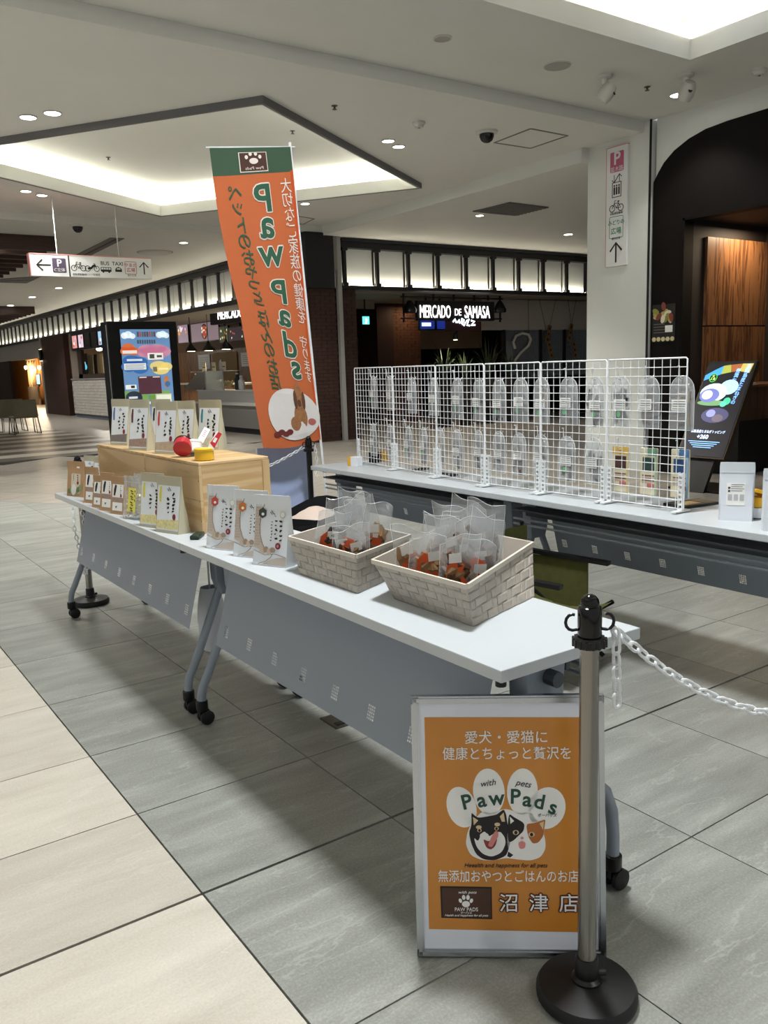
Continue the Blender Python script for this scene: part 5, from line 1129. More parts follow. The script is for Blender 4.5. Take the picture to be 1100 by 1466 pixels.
_l = bpy.data.lights.new('sign_spot_light', 'SPOT'); _l.energy = 60; _l.spot_size = radians(140); _l.spot_blend = .6; _l.color = (1, .85, .65); _o = bpy.data.objects.new('sign_spot_light', _l); COL.objects.link(_o); _o.parent = t; _o.location = (lx(656), .1, lz(656, 486)-.02)
for x0_, x1_, nm in ((602, 622, 'blue screen on the left under the sign'), (626, 637, 'small blue screen beside the red board')):
    a, b = WY(x0_, 471, 12.3), WY(x1_, 458, 12.3); q = thing('blue_screen', nm, 'screen', ((a.x+b.x)/2, 12.3, a.z), 0, 'blue screens under the restaurant sign'); w_ = (b.x-a.x)/2; h_ = b.z-a.z
    MB().box(-w_-.02, w_+.02, 0, .05, -.02, h_+.02).build('casing', BLK, q); MB().box(-w_, w_, -.004, 0, 0, h_).build('display', glow('blue_screen_glow', '1a2a78', .8), q); MB().bar((0, .03, h_), (0, .03, 2.735-a.z), .03).build('hanger', BLK, q)
    if x0_ == 602: flat('screen_text', rect(-w_*.8, w_*.5, h_*.3, h_*.7), glow('screen_text_glow', 'b9c8ff', 1.5), q, -.006)
# exit sign
p = WY(524, 459, 13.3); q = thing('exit_sign', 'small green exit light hanging deep in the restaurant', 'sign', (p.x, 13.3, p.z-.09)); MB().box(-.1, .1, 0, .06, 0, .19).build('case', BLK, q); MB().box(-.085, .085, -.004, 0, .015, .175).build('lit_face', glow('exit_glow', '49d3c4', 2.5), q); flat('running_figure', [(-.03, .03), (.0, .09), (-.02, .13), (.02, .14), (.04, .09), (.02, .06), (.03, .03)], glow('exit_white', 'e8fffb', 3), q, -.006); MB().bar((0, .03, .19), (0, .03, 2.735-p.z+.09), .02).build('hanger', BLK, q)
# plants
LEAF = mat('plant_leaf', '3d4a30', .5, var=.3, scale=12)
for i, (px, py, rr) in enumerate(((636, 520, .5), (666, 522, .4), (700, 515, .62), (728, 520, .4))):
    p = WY(px, py, 12.2); z0 = 1.0; rr *= 1.25; t = thing('potted_grass_plant', ['arching grassy plant below the blue screen', 'short grassy plant between the two bigger ones', 'tall arching grassy plant below the restaurant sign', 'grassy plant next to the ribbon ornament'][i], 'plant', (p.x, 12.2, 0), 0, 'grassy plants along the restaurant front'); rn = random.Random(i)
    MB().lathe([(.14, 0), (.2, .8), (.21, 1.0), (.19, 1.0)], 16).build('pot', mat('pot_dark', '241d1a', .6), t, True); mb = MB()
    for k in range(46):
        a = rn.uniform(0, 2*pi); L_ = rr*rn.uniform(.6, 1.15); dr = rn.uniform(.3, .95)
        P = [Vector((cos(a)*dr*L_*s, sin(a)*dr*L_*s*.6, z0+L_*(1.5*s-1.15*s*s*dr)*1.05)) for s in (0, .25, .5, .75, 1)]; sd = Vector((-sin(a), cos(a), 0))
        for q in range(4):
            w0, w1 = .022*(1-q/4.2), .022*(1-(q+1)/4.2); mb.add([P[q]-sd*w0, P[q]+sd*w0, P[q+1]+sd*w1, P[q+1]-sd*w1], [(0, 1, 2, 3)])
    tag(mb.build('leaves', LEAF, t, recalc=False), kind='stuff')
# ================================================================== food stalls on the left (behind x = 7.4)
SC = mat('stall_ceiling', '9d978b', .8)
o = MB().box(7.4, 13, 12.3, 60, 2.735, 2.75).build('ceiling', SC); tag(o, 'low ceiling inside the food stalls', kind='structure')
WB = wood('stall_wood', '8a6038', '5f3d20', .5, axis=2, scale=.6)
o = MB().box(10.4, 10.5, 16.9, 29, 0, 2.75).build('wall_stall', mat('stall_wall', '6a4c30', .7)); tag(o, 'wooden back wall of the food stalls', kind='structure')
for i in range(20): MB().box(10.37, 10.4, 16.95+i*.6, 16.95+i*.6+.59, 0, 2.0).build('wall_plank', WB, o)
o = MB().bar((7.58, 11.98, 1.37), (12.6, 20.2, 1.37), .06, 2.74).build('wall_stall_side', mat('stall_wall_dark', '2d2018', .7)); tag(o, 'dark side wall at the end of the food stall', kind='structure')
def lamp(name, loc, power, col, parent, cone=None):
    l = bpy.data.lights.new(name, 'SPOT' if cone else 'POINT'); l.energy = power; l.color = col; l.shadow_soft_size = .06
    if cone: l.spot_size = radians(cone); l.spot_blend = .5
    o = bpy.data.objects.new(name, l); COL.objects.link(o); o.parent = parent; o.location = loc; return o
def sx(px, py, x): return WX(px, py, x)
# main counter
ca, cb = W(313, 617, 0), W(380, 625, 0); zt = WX(313, 576, 7.2).z
t = thing('food_counter', 'long grey food counter with pale stone top in front of the stall', 'counter', (7.2, 15.0, 0))
MB().box(0, .75, -1.85, 3.1, .12, zt-.05).build('counter_front', mat('counter_grey', '8f8c87', .45, metal=.3), t); MB().box(.04, .72, -1.85, 3.1, 0, .12).build('toe_kick', mat('toe_dark', '2b2a29', .7), t); MB().box(-.04, .8, -1.85, 3.1, zt-.05, zt).build('counter_top', mat('counter_stone', 'c9c6bf', .3), t)
zs = WX(330, 560, 7.3).z
t = thing('steel_worktop', 'raised steel worktop on the food counter', 'counter', (7.55, 15.6, zt)); MB().box(-.2, .25, -2.3, 1.8, 0, max(.1, zs-zt)).build('body', mat('steel_pale', 'b9b7b2', .35, metal=.6), t); MB().box(-.22, .27, -2.32, 1.82, max(.1, zs-zt), max(.1, zs-zt)+.02).build('top', mat('steel_top', 'cfcdc8', .3, metal=.5), t)
# glass food case
p0, p1 = WX(305, 552, 7.7), WX(336, 538, 7.7); zb = zt+max(.1, zs-zt)+.02
t = thing('glass_food_case', 'glass fronted food case with slanted steel back on the counter', 'display case', (7.55, p1.y, zb)); L_ = abs(p0.y-p1.y)
MB().add([(-.15, L_*.9, 0), (.25, L_*.9, 0), (.25, L_*1.6, 0), (-.15, L_*1.9, 0), (-.02, L_*.75, .42), (.25, L_*.75, .42), (.25, L_*1.4, .42), (-.02, L_*1.4, .42)], [(0, 1, 2, 3), (7, 6, 5, 4), (0, 4, 5, 1), (1, 5, 6, 2), (2, 6, 7, 3), (3, 7, 4, 0)]).build('slanted_hood', mat('hood_steel', '8d8881', .35, metal=.6), t)
MB().box(-.18, .25, -.1, L_*1.4, .42, .435).build('shelf_glass', film('case_glass', 'e6eeee', .8, .05), t); MB().box(-.18, -.175, -.1, L_*.75, 0, .42).build('front_glass', film('case_glass', 'e6eeee', .8, .05), t)
for yy in (-.1, L_*.72): MB().box(-.19, -.165, yy-.012, yy+.012, 0, .46).build('post', mat('steel_pale', 'b9b7b2', .35, metal=.6), t)
tag(lump(None, 60, (.1, L_*.35, .1), .05, 4).build('food', mat('food_cream', 'cdbb86', .6, var=.3, scale=30), t), kind='stuff').location = (.03, L_*.35, .075)
for k in range(3):
    q = thing('price_card', ['cream price card at the open end of the glass case', 'middle cream price card on the glass case', 'cream price card next to the steel hood'][k], 'card', (7.5, p1.y+L_*(.1+.45*k), zb+.435), face_rz(-.9, -.4), 'price cards on the glass case'); MB().box(-.06, .06, 0, .01, 0, .2).build('card', mat('card_cream', 'd9ccb0', .6), q); flat('card_line', rect(-.04, .04, .08, .1), INK, q, -.001)
# menu screens
for i, (x0_, x1_, y0_, y1_, lab, cols) in enumerate(((256, 268, 461, 491, 'narrow menu screen at the stall edge', ('7d6a76', 'd7b8d0')), (275, 312, 459, 490, 'menu screen picturing a round plate of food', ('6f5f66', '8b3a2c')), (315, 326, 467, 490, 'menu screen with green and white dishes', ('2d3320', 'b7b183')), (328, 358, 466, 488, 'menu screen with red dishes beside the banner', ('241a1f', 'a34a55')))):
    a, b = WX(x0_, y1_, 9.2), WX(x1_, y0_, 9.2); w_ = abs(a.y-b.y)/2; h_ = b.z-a.z
    q = thing('menu_screen', lab, 'screen', (9.2, (a.y+b.y)/2, a.z), face_rz(-1, 0), 'menu screens above the food counter')
    MB().box(-w_-.006, w_+.006, 0, .05, -.02, h_+.02).build('casing', BLK, q); MB().box(-w_, w_, -.004, 0, 0, h_).build('display', glow('menu_'+cols[0], cols[0], .9), q); MB().bar((0, .03, h_), (0, .03, 2.735-a.z), .04).build('hanger', BLK, q)
    rn = random.Random(i)
    if i == 1: flat('plate_picture', ell(0, h_*.52, h_*.43, h_*.43, 24), glow('plate_dark', '1d1616', .6), q, -.006); flat('plate_picture', ell(0, h_*.52, h_*.33, h_*.33, 24), glow('plate_red', '8b3226', .9), q, -.0075)
    for k in range(9): flat('dish_picture', ell(rn.uniform(-.8, .8)*w_ if i != 1 else rn.uniform(-.3, .3)*h_, h_*rn.uniform(.2, .8), h_*rn.uniform(.05, .12), h_*rn.uniform(.05, .1), 8, rn.uniform(0, 3)), glow('dish_%d_%d' % (i, k % 3), [cols[1], 'e0d8c0', 'c98a3a'][k % 3], .9), q, -.009-.0004*k)
# left sign with letters
a, b = WX(322, 470, 8.2), WX(360, 442, 8.2); q = thing('stall_sign', 'black stall sign with white glowing letters half hidden by the banner', 'sign', (8.2, (a.y+b.y)/2, a.z+.1), face_rz(-1, -.15)); w_ = abs(a.y-b.y)/2
MB().box(-w_*1.6, w_*3.2, 0, .08, 0, .42).build('sign_board', mat('sign_black', '120f0f', .6), q); m0, m1 = WX(319, 456, 8.2).y, WX(347, 456, 8.2).y; yc = (a.y+b.y)/2; Lm = m0-m1; text('MERCADO', .3, WHL, q, yc-(m0+m1)/2, .2, -.01, fit=Lm, ext=.004); text('DE', .18, WHL, q, yc-m1+Lm*.2, .2, -.01, fit=Lm*.2, ext=.004); text('SAMASA', .3, WHL, q, yc-m1+Lm*.78, .2, -.01, fit=Lm*.85, ext=.004)
for s in (-1, 1): MB().bar((s*w_, .04, .42), (s*w_, .04, 2.735-a.z-.1), .03).build('hanger', BLK, q)
# pendant lamps
for i, (px, py) in enumerate(((274, 503), (299, 502), (324, 500))):
    p = WX(px, py, 8.0); q = thing('pendant_lamp', ['black cone pendant lamp closest to the standing display', 'middle black cone pendant lamp over the food counter', 'black cone pendant lamp closest to the orange banner'][i], 'lamp', (p.x, p.y, p.z), 0, 'pendant lamps over the counter')
    MB().lathe([(.17, 0), (.165, .03), (.07, .14), (.035, .19), (.02, .24)], 20).build('shade', mat('lamp_black', '141315', .35), q, True); MB().tube([(0, 0, .23), (0, 0, 2.735-p.z)], .008, 6).build('cord', BLK, q); MB().lathe([(.10, -.004), (.10, .006)], 16).build('bulb', glow('bulb_warm', 'ffe2b8', 6), q, True); lamp('pendant_light', (0, 0, -.02), 85, (1, .86, .66), q, 160)
# notices and round vent on the stall wall
for i, (x0_, x1_, y0_, y1_, lab) in enumerate(((283, 298, 507, 529, 'white framed notice on the stall wall'), (344, 357, 504, 525, 'white paper notice beside the banner'))):
    a, b = WX(x0_, y1_, 10.3), WX(x1_, y0_, 10.3); w_ = abs(a.y-b.y)/2; q = thing('wall_notice', lab, 'notice', (10.345, (a.y+b.y)/2, a.z), face_rz(-1, 0)); MB().box(-w_, w_, 0, .02, 0, b.z-a.z).build('sheet', LBLW, q)
    for k in range(5): flat('notice_line', rect(-w_*.7, w_*.7, (b.z-a.z)*(.2+.14*k), (b.z-a.z)*(.23+.14*k)), mat('print_grey', '8b8d8e', .5), q, -.001)
a, b = WX(299, 531, 10.2), WX(332, 503, 10.2); w_ = abs(a.y-b.y)/2; q = thing('wall_board', 'tan board with a round porthole on the stall wall', 'board', (10.34, (a.y+b.y)/2, a.z-.3), face_rz(-1, 0)); MB().box(-w_, w_, 0, .03, 0, b.z-a.z+.3).build('board', mat('tan_board', '9c7d4c', .7), q)
p = WX(315, 524, 10.3); zz = p.z-(a.z-.3); cx_ = -(p.y-(a.y+b.y)/2)
flat('porthole_ring', ell(cx_, zz, .17, .2, 24), BLK, q, -.012, .012); flat('porthole', ell(cx_, zz, .13, .16, 24), mat('porthole_grey', '8d8a8c', .4), q, -.014, .003)
# bottles and boxes on the stall counter
for i, (px, py, col, h_) in enumerate(((262, 531, 'b9b0a6', .22), (268, 531, 'a86a52', .14), (273, 530, '8a9a7a', .14), (288, 532, 'c9c1b2', .16), (294, 533, 'd9d2c6', .12), (357, 554, '26292b', .34), (363, 555, 'c7c9cc', .28))):
    p = WX(px, py+6, 7.9); q = thing('counter_jar', ['tall pale box', 'terracotta coloured pot', 'green grey pot', 'cream jar', 'low white jar', 'dark bottle', 'pale bottle'][i]+' on the stall counter', 'jar', (7.6 if i > 4 else 8.4, p1.y-.35-.2*(i-5) if i > 4 else p.y+.3, zb if i > 4 else 1.05), 0)
    MB().lathe([(.06, 0), (.07, .01), (.07, h_*.7), (.04, h_*.82), (.035, h_), (0, h_)], 14).build('jar_body', mat('jar_'+col, col, .5), q, True); MB().lathe([(.038, h_), (.038, h_+.03), (0, h_+.03)], 12).build('cap', mat('jar_cap', 'd0cdc8', .5), q, True)
o = thing('back_counter', 'wooden back counter behind the food counter', 'counter', (8.4, 17.8, 0)); MB().box(-.25, .3, -3.5, 3.5, 0, 1.01).build('body', wood('stall_wood', '8a6038', '5f3d20', .5), o); MB().box(-.28, .33, -3.5, 3.5, 1.01, 1.05).build('top', mat('counter_stone', 'c9c6bf', .3), o)
# ---- tiled kiosk stall further left
y0, y1 = 22.6, 27.2
t = thing('tiled_counter', 'white tiled stall counter with a glass opening above', 'counter', (7.05, 24.9, 0)); TW = mat('white_tile', 'c9c4bc', .25, var=.05, scale=3, rnd=.06)
MB().box(0, .4, -2.2, 2.3, .12, 1.22).build('core', mat('tile_grout', '8f8a83', .8), t); MB().box(.02, .4, -2.2, 2.3, 0, .12).build('base_strip', mat('blue_grey_base', '59606c', .6), t); MB().box(-.03, .42, -2.2, 2.3, 1.22, 1.26).build('counter_top', mat('steel_pale', 'b9b7b2', .35, metal=.6), t)
tm = MB().box(-.012, 0, -.108, .108, 0, .082).mesh('tile', TW)
for r_ in range(12):
    for k in range(20):
        y = -2.08+k*.222+(.111 if r_ % 2 else 0)
        if y < 2.2: put('tile', tm, t, Matrix.Translation((0, y, .135+r_*.09)))
o = MB().box(7.3, 7.45, 22.2, 22.6, 0, 2.75).box(7.3, 7.45, 27.21, 28.0, 0, 2.75).build('wall_kiosk', mat('taupe_wall', '7d7266', .75)); tag(o, 'taupe wall piers either side of the tiled stall', kind='structure')
MB().box(7.3, 7.4, 22.6, 27.21, 1.26, 1.4).build('window_rail', mat('dark_brown_wood', '38281f', .6), o); MB().box(7.3, 7.4, 26.75, 27.21, 1.26, 2.2).build('window_jamb', mat('dark_brown_wood', '38281f', .6), o); MB().box(7.3, 7.34, 22.6, 22.85, 1.26, 2.2).build('window_jamb', mat('dark_brown_wood', '38281f', .6), o)
MB().box(7.25, 7.42, 22.3, 27.6, 2.18, 2.74).build('screen_fascia', IRON, o)
for i in range(6):
    yy = 27.1-i*.72; q = thing('fascia_screen', ['red and white menu screen over the tiled stall', 'pink and white menu screen over the tiled stall', 'dark blank screen over the tiled stall', 'dark screen beside the blue picture screen', 'menu screen with a blue drink picture', 'dark screen next to the standing display'][i], 'screen', (7.25, yy, 2.22), face_rz(-1, 0), 'screens over the tiled stall')
    MB().box(-.3, .3, -.02, 0, 0, .46).build('casing', BLK, q); lit = i in (0, 1, 4); MB().box(-.26, .26, -.024, -.02, .03, .43).build('display', glow('fs%d' % i, ['c98a86', 'c9b4c0', '0', '0', '8fb4d0', '0'][i], .9) if lit else mat('screen_off', '23252b', .25), q)
    if lit:
        for k in range(4): flat('screen_picture', ell(-.12+.08*k, .1+.08*k, .07, .05, 10), glow('fsp%d%d' % (i, k), ['b0453e', 'e8e0dc', '7aa0c8', 'd8a0a8'][(i+k) % 4], .9), q, -.027-.0006*k)
pA, pB = WX(112, 540, 8.4).y, WX(127, 540, 8.4).y
q = thing('poster_light', 'bright cyan illustrated panel inside the tiled stall', 'poster', (8.4, (pA+pB)/2, 1.35), face_rz(-1, 0)); wq_ = (pA-pB)/2; MB().box(-wq_, wq_, 0, .03, 0, .8).build('panel', mat('panel_dark', '3a3028', .6), q); MB().box(-wq_+.02, -wq_+.06, .0, .03, -1.35, 0).box(wq_-.06, wq_-.02, .0, .03, -1.35, 0).build('stand_leg', BLK, q)
for k in range(7): flat('cyan_shape', ell(-wq_*.8+wq_*.24*k, .68-.06*k+.05*(k % 2), wq_*.3, .11, 12), glow('cyan_glow%d' % (k % 2), ['5fc0d8', 'c9ecf4'][k % 2], .9), q, -.006-.001*k)
for i, (p0_, p1_, col) in enumerate(((128, 136, 'd9c9a4'), (136.5, 141, '2f2622'), (141.5, 150, 'c9b48c'))):
    ya, yb = WX(p0_, 540, 8.6).y, WX(p1_, 540, 8.6).y; q = thing('stall_cabinet', ['cream cabinet inside the tiled stall', 'dark cabinet inside the tiled stall', 'tan cabinet inside the tiled stall'][i], 'cabinet', (8.6, (ya+yb)/2, 0)); hw2 = (ya-yb)/2; MB().box(0, .4, -hw2, hw2, 0, 2.1).build('body', mat('cab_'+col, col, .6), q); MB().box(-.015, 0, -hw2+.02, hw2-.02, .1, 2.0).build('door', mat('cab_'+col, col, .6), q); MB().bar((-.02, hw2-.06, 1.0), (-.02, hw2-.06, 1.2), .012).build('handle', BLK, q)
p = WX(139, 508, 8.0); q = thing('stall_lamp', 'bright white lamp hanging inside the tiled stall', 'lamp', (8.0, p.y-.3, 2.2)); MB().lathe([(0, -.05), (.09, -.03), (.1, .02), (.05, .06)], 14).build('globe', glow('stall_lamp_glow', 'fff6e6', 6), q, True); MB().bar((0, 0, .06), (0, 0, .535), .015).build('cord', BLK, q); lamp('stall_lamp_light', (0, 0, -.08), 60, (1, .93, .82), q)
# ---- brown pier with wall lamp and the doorway beyond
o = MB().box(7.15, 7.55, 28.2, 31.2, 0, 2.75).build('wall_pier', mat('brown_pier', '3d2419', .7, var=.15, scale=4)); tag(o, 'dark brown pier with a wall lamp', kind='structure')
MB().box(7.12, 7.16, 31.2, 31.4, 0, 2.75).build('pier_edge', mat('conduit_grey', '9b9a94', .5), o)
p = WX(65, 508, 7.15); q = thing('wall_lamp', 'small black up and down wall lamp on the brown pier', 'lamp', (7.08, 31.18, p.z-.2)); MB().lathe([(.06, 0), (.06, .4)], 12).build('body', BLK, q, True); MB().lathe([(.045, -.01), (.045, 0)], 10).build('lower_bulb', glow('bulb_warm', 'ffe2b8', 6), q, True); MB().lathe([(.045, .4), (.045, .41)], 10).build('upper_bulb', glow('bulb_warm', 'ffe2b8', 6), q, True); MB().box(-.02, .07, -.02, .02, .15, .25).build('bracket', BLK, q)
o = MB().box(7.5, 7.6, 31.4, 60, 2.1, 2.75).build('wall_header', mat('pale_header', 'a9a49c', .7)); tag(o, 'pale header wall over the orange doorway', kind='structure')
o = MB().box(7.45, 7.6, 38.6, 60, 0, 2.1).build('wall_far_left', mat('dark_brown_wood', '38281f', .6)); tag(o, 'dark wooden wall at the far end', kind='structure')
o = MB().box(9.8, 9.9, 29, 60, 0, 2.75).box(-9, 16, 59.9, 60, 0, 3.9).build('wall_orange', mat('orange_wall', 'a8702c', .7)); tag(o, 'orange wall seen through the far doorway', kind='structure')
for i, (px, py) in enumerate(((37, 526), (56, 526))):
    p = WX(px, py, 9.2); q = thing('globe_lamp', ['small warm globe lamp beside the orange wall', 'small warm globe lamp above the far monitor'][i], 'lamp', (9.2, p.y, p.z), 0, 'globe lamps in the far doorway'); MB().lathe([(.0, -.09), (.06, -.07), (.09, 0), (.06, .07), (0, .09)], 12).build('globe', glow('bulb_warm', 'ffe2b8', 6), q, True); MB().bar((0, 0, .09), (0, 0, 2.735-p.z), .015).build('cord', BLK, q); lamp('globe_light', (0, 0, -.12), 110, (1, .8, .55), q)
q = thing('stick_screen', 'screen of upright pale sticks in the far doorway', 'screen', (9.5, WX(47, 540, 9.5).y, 0))
for k in range(14): MB().box(-.02, .02, -.9+k*.14-.025, -.9+k*.14+.025, .9+.1*(k % 3), 2.2-.06*(k % 4)).build('stick', mat('stick_tan', 'c9a878', .6), q)
MB().box(-.05, .05, -1, 1.1, 0, .9).build('plinth', mat('plinth_taupe', '8b7a66', .7), q); MB().box(-.03, .03, -1, 1.1, 2.2, 2.26).build('top_rail', mat('stick_tan', 'c9a878', .6), q)
p = WX(54, 552, 9.3); q = thing('far_monitor', 'small bright monitor in the far doorway', 'screen', (9.35, p.y, .9)); MB().box(0, .06, -.35, .35, .1, .62).build('casing', BLK, q); MB().box(-.005, 0, -.31, .31, .13, .58).build('display', glow('far_mon', '9fd0d8', 1.2), q); MB().box(0, .06, -.05, .05, 0, .1).build('foot', BLK, q)
# ================================================================== standing digital display
a, b = WY(160, 540, 10.6), WY(258, 540, 10.6); w_ = (b.x-a.x)/2; HT_ = WY(205, 460, 10.6).z
t = thing('digital_display', 'black standing digital display showing a colourful event poster', 'display', ((a.x+b.x)/2, 10.6, 0))
o = MB().box(-w_, w_, 0, .34, .02, HT_).build('casing', mat('display_black', '08080a', .5, spec=.2), t); bevel(o, .012, 2); MB().box(-w_+.08, w_-.08, .05, .3, 0, .02).build('base', BLK, t); MB().box(-w_-.004, -w_, .05, .07, .1, HT_-.05).build('side_trim', mat('steel_pale', 'b9b7b2', .35, metal=.6), t)
k_ = 2*w_/990.
def kp(X, Y): return -w_+(X-(60+(Y-70)*.078))*k_, HT_-(Y-70)*k_*1.02
def kpoly(*P): return [kp(*p) for p in P]
x0, z0 = kp(235, 178); x1, _ = kp(940, 178)
E_ = .45
def kg(c): return glow('ds_'+c, c, E_)
MB().box(x0, x1, -.004, 0, .35, z0).build('display', kg('5f86b4'), t)
def kell(X, Y, rx, ry, c, d, n=18): x, z = kp(X, Y); return flat('poster_shape', ell(x, z, rx*k_, ry*k_, n), kg(c), t, -.004-d*.0012, .001)
def krect(X0, X1, Y0, Y1, c, d): (xa, za), (xb, zb_) = kp(X0, Y0), kp(X1, Y1); sh = kp(X0, (Y0+Y1)/2)[0]; return flat('poster_shape', rect(sh, sh+(X1-X0)*k_, zb_, za), kg(c), t, -.004-d*.0012, .001)
for X, Y, rx, ry in ((300, 262, 50, 45), (355, 250, 55, 50), (410, 268, 45, 38), (800, 255, 50, 45), (850, 245, 55, 48), (900, 262, 42, 40)): kell(X, Y, rx, ry, 'cfd8dc', 1)
rn = random.Random(5)
for k in range(8): krect(475+k*34, 475+k*34+28, 210, 280, ['3d4650', '9a4a4c', '45606e', '57424a'][k % 4], 1); krect(478+k*34, 478+k*34+24, 320, 372, '3b4a52', 1)
for X, Y, rx, ry in ((350, 430, 90, 70), (420, 470, 80, 60), (300, 470, 60, 55)): kell(X, Y, rx, ry, 'c2673a', 1)
krect(270, 475, 460, 502, 'e2d6cf', 2)
for X, Y, rx, ry in ((620, 450, 130, 65), (760, 440, 150, 60), (860, 480, 110, 75), (560, 490, 80, 65), (740, 530, 150, 70)): kell(X, Y, rx, ry, 'b9829a', 1)
krect(630, 855, 500, 590, 'dfe2dd', 2); krect(655, 725, 515, 575, '3e4440', 3); krect(760, 835, 530, 562, '4a4a4a', 3)
for X, Y, rx, ry in ((400, 600, 130, 75), (520, 620, 110, 70), (360, 680, 110, 70), (520, 700, 120, 80)): kell(X, Y, rx, ry, '2a62a4', 1)
krect(290, 605, 635, 722, 'd5d9da', 2); krect(330, 550, 575, 605, 'c3cdd8', 2)
for k in range(4): krect(310, 590-20*(k % 2), 648+k*18, 656+k*18, '8b93a0', 3)
for X, Y, rx, ry in ((790, 680, 130, 70), (900, 690, 90, 60), (820, 740, 120, 60)): kell(X, Y, rx, ry, 'cfc27e', 1)
krect(705, 765, 690, 755, '6f6752', 2); krect(790, 930, 710, 730, 'e9e2bb', 2)
krect(660, 960, 1020, 1230, '6f9a52', .5); krect(310, 640, 1010, 1400, '6f9a52', .5)
krect(495, 825, 815, 1060, '4a2633', 2); krect(505, 610, 822, 836, 'd9cfc9', 3); krect(700, 805, 822, 836, 'd9cfc9', 3)
kell(430, 1100, 120, 90, '232b40', 2); krect(355, 480, 1085, 1115, 'c9d3d6', 3); kell(905, 900, 35, 90, 'b56a3a', 1); kell(920, 930, 40, 40, '35658f', 2); krect(310, 465, 925, 985, 'dfe3e2', 2); krect(385, 440, 935, 970, '222222', 3)
krect(640, 740, 1078, 1145, '5c8a3a', 2); krect(745, 985, 1065, 1260, 'aeb9a0', 2); krect(760, 970, 1080, 1200, 'dbe0d0', 3); krect(620, 740, 1165, 1200, 'd9dcd6', 3)
# ================================================================== seats on the far left
SEAT = mat('seat_olive', '827d68', .6, var=.06, scale=10)
def seat(label, px, py, dy=0):
    p = W(px, py, 0); t = thing('lounge_chair', label, 'chair', (p.x, p.y+dy, 0), radians(2), 'olive lounge chairs by the striped floor')
    MB().grid(lambda u, v: ((u-.5)*.56*(1-.06*v), -.02+.05*v+.03*cos(pi*(u-.5)), .42+.40*v), 8, 6).grid(lambda u, v: ((u-.5)*.56*(1-.06*v), .02+.05*v+.03*cos(pi*(u-.5)), .42+.40*v), 8, 6).build('backrest', SEAT, t, True, recalc=False); o = MB().box(-.28, .28, .0, .5, .39, .44).build('seat', SEAT, t); bevel(o, .02, 2)
    for s in (-1, 1):
        MB().tube([(s*.27, .03, .41), (s*.30, -.06, .01)], .012, 7).build('leg', IRON, t, True); MB().tube([(s*.27, .45, .41), (s*.30, .5, .01)], .012, 7).build('leg', IRON, t, True); MB().tube([(s*.30, -.06, .015), (s*.30, .5, .015)], .01, 6).build('sled_bar', IRON, t); MB().tube([(s*.22, .1, .41), (s*.24, .05, .01)], .008, 6).build('brace', IRON, t)
    return t
seat('olive lounge chair nearest the tiled stall', 40, 622); seat('olive lounge chair beside the one nearest the stall', 7, 622); seat('olive lounge chair behind the one nearest the stall', 40, 622, 1.4)
# ================================================================== tilted screen in front of the black shop
xb, xt = 6.62, 7.12
BL, BR, TR, TL = WX(971, 651, xb), WX(1035, 656, xb), WX(1068, 518, xt), WX(996, 520, xt)
bl, br = Vector((xb, BL.y, (BL.z+BR.z)/2)), Vector((xb, BR.y, (BL.z+BR.z)/2)); up = Vector((xt-xb, 0, (TL.z+TR.z)/2-bl.z)); Hs = up.length; Ws = abs(BL.y-BR.y)
t = thing('leaning_screen', 'glowing food advertisement screen leaning back by the shop door', 'screen', mx=frame(((xb), (BL.y+BR.y)/2, bl.z), (0, -1, 0), up)); w_ = Ws/2
MB().box(-w_-.015, w_+.015, 0, .05, -.015, Hs+.015).build('casing', mat('screen_bronze', '4a4034', .35, metal=.6), t)
MB().box(-w_, w_, -.004, 0, 0, Hs).build('display', glow('ad_dark', '1c1a1e', .8), t)
def sp(u, v): return -w_+u*2*w_, Hs*(1-v)
def sell(u, v, ru, rv, c, d, e=1.3, n=18): x, z = sp(u, v); return flat('advert_shape', ell(x, z, ru*2*w_, rv*Hs, n), glow('ad_'+c, c, e), t, -.005-d*.001, .0008)
flat('advert_shape', [sp(*q) for q in ((.0, .14), (.2, .08), (.35, .04), (.35, .13), (.2, .16), (.0, .2))], glow('ad_blue', '3f8fd0', 1.2), t, -.006); flat('advert_shape', [sp(*q) for q in ((.35, .04), (.5, .03), (.55, .11), (.35, .13))], glow('ad_olive', '9aa045', 1.1), t, -.006); flat('advert_shape', [sp(*q) for q in ((.5, .03), (.75, .02), (.72, .1), (.55, .11))], glow('ad_rust', '9a5a35', 1), t, -.006); flat('advert_shape', [sp(*q) for q in ((.75, .02), (.98, .02), (.95, .12), (.72, .1))], glow('ad_gold', 'b7a85a', 1), t, -.006)
sell(.62, .27, .2, .08, '9dc4e8', 1); sell(.32, .33, .3, .1, 'b9d0dc', 2); sell(.25, .36, .22, .075, '6a6fae', 3, 1.1); sell(.2, .355, .12, .05, 'c3c4e8', 4, 1.1); sell(.35, .44, .32, .03, '6f9a6a', 2.5, 1); sell(.68, .42, .08, .04, '3faa84', 3); sell(.62, .45, .07, .03, '57c49a', 3.5)
sell(.52, .57, .3, .08, '4a4a6a', 1, 1); sell(.42, .55, .1, .04, '8f93c8', 2, 1); sell(.6, .6, .12, .04, '6a5f6a', 3, 1)
x, z = sp(.2, .17); flat('round_mark', ell(x, z, .055*2*w_*1.6, .047*Hs, 20), glow('ad_greenring', '3fae4a', 1.3), t, -.0075); flat('round_mark', ell(x, z, .045*2*w_*1.6, .039*Hs, 20), glow('ad_black', '101410', .5), t, -.0085)
LB = glow('ad_text_blue', '7fb0f5', 1.9); LG = glow('ad_text_green', 'c8f08a', 1.6); LWt = glow('ad_text_white', 'cfe0ff', 1.7)
text('大', Hs*.035, LG, t, x, z+Hs*.015, -.0095); text('人気', Hs*.03, LG, t, x, z-Hs*.015, -.0095)
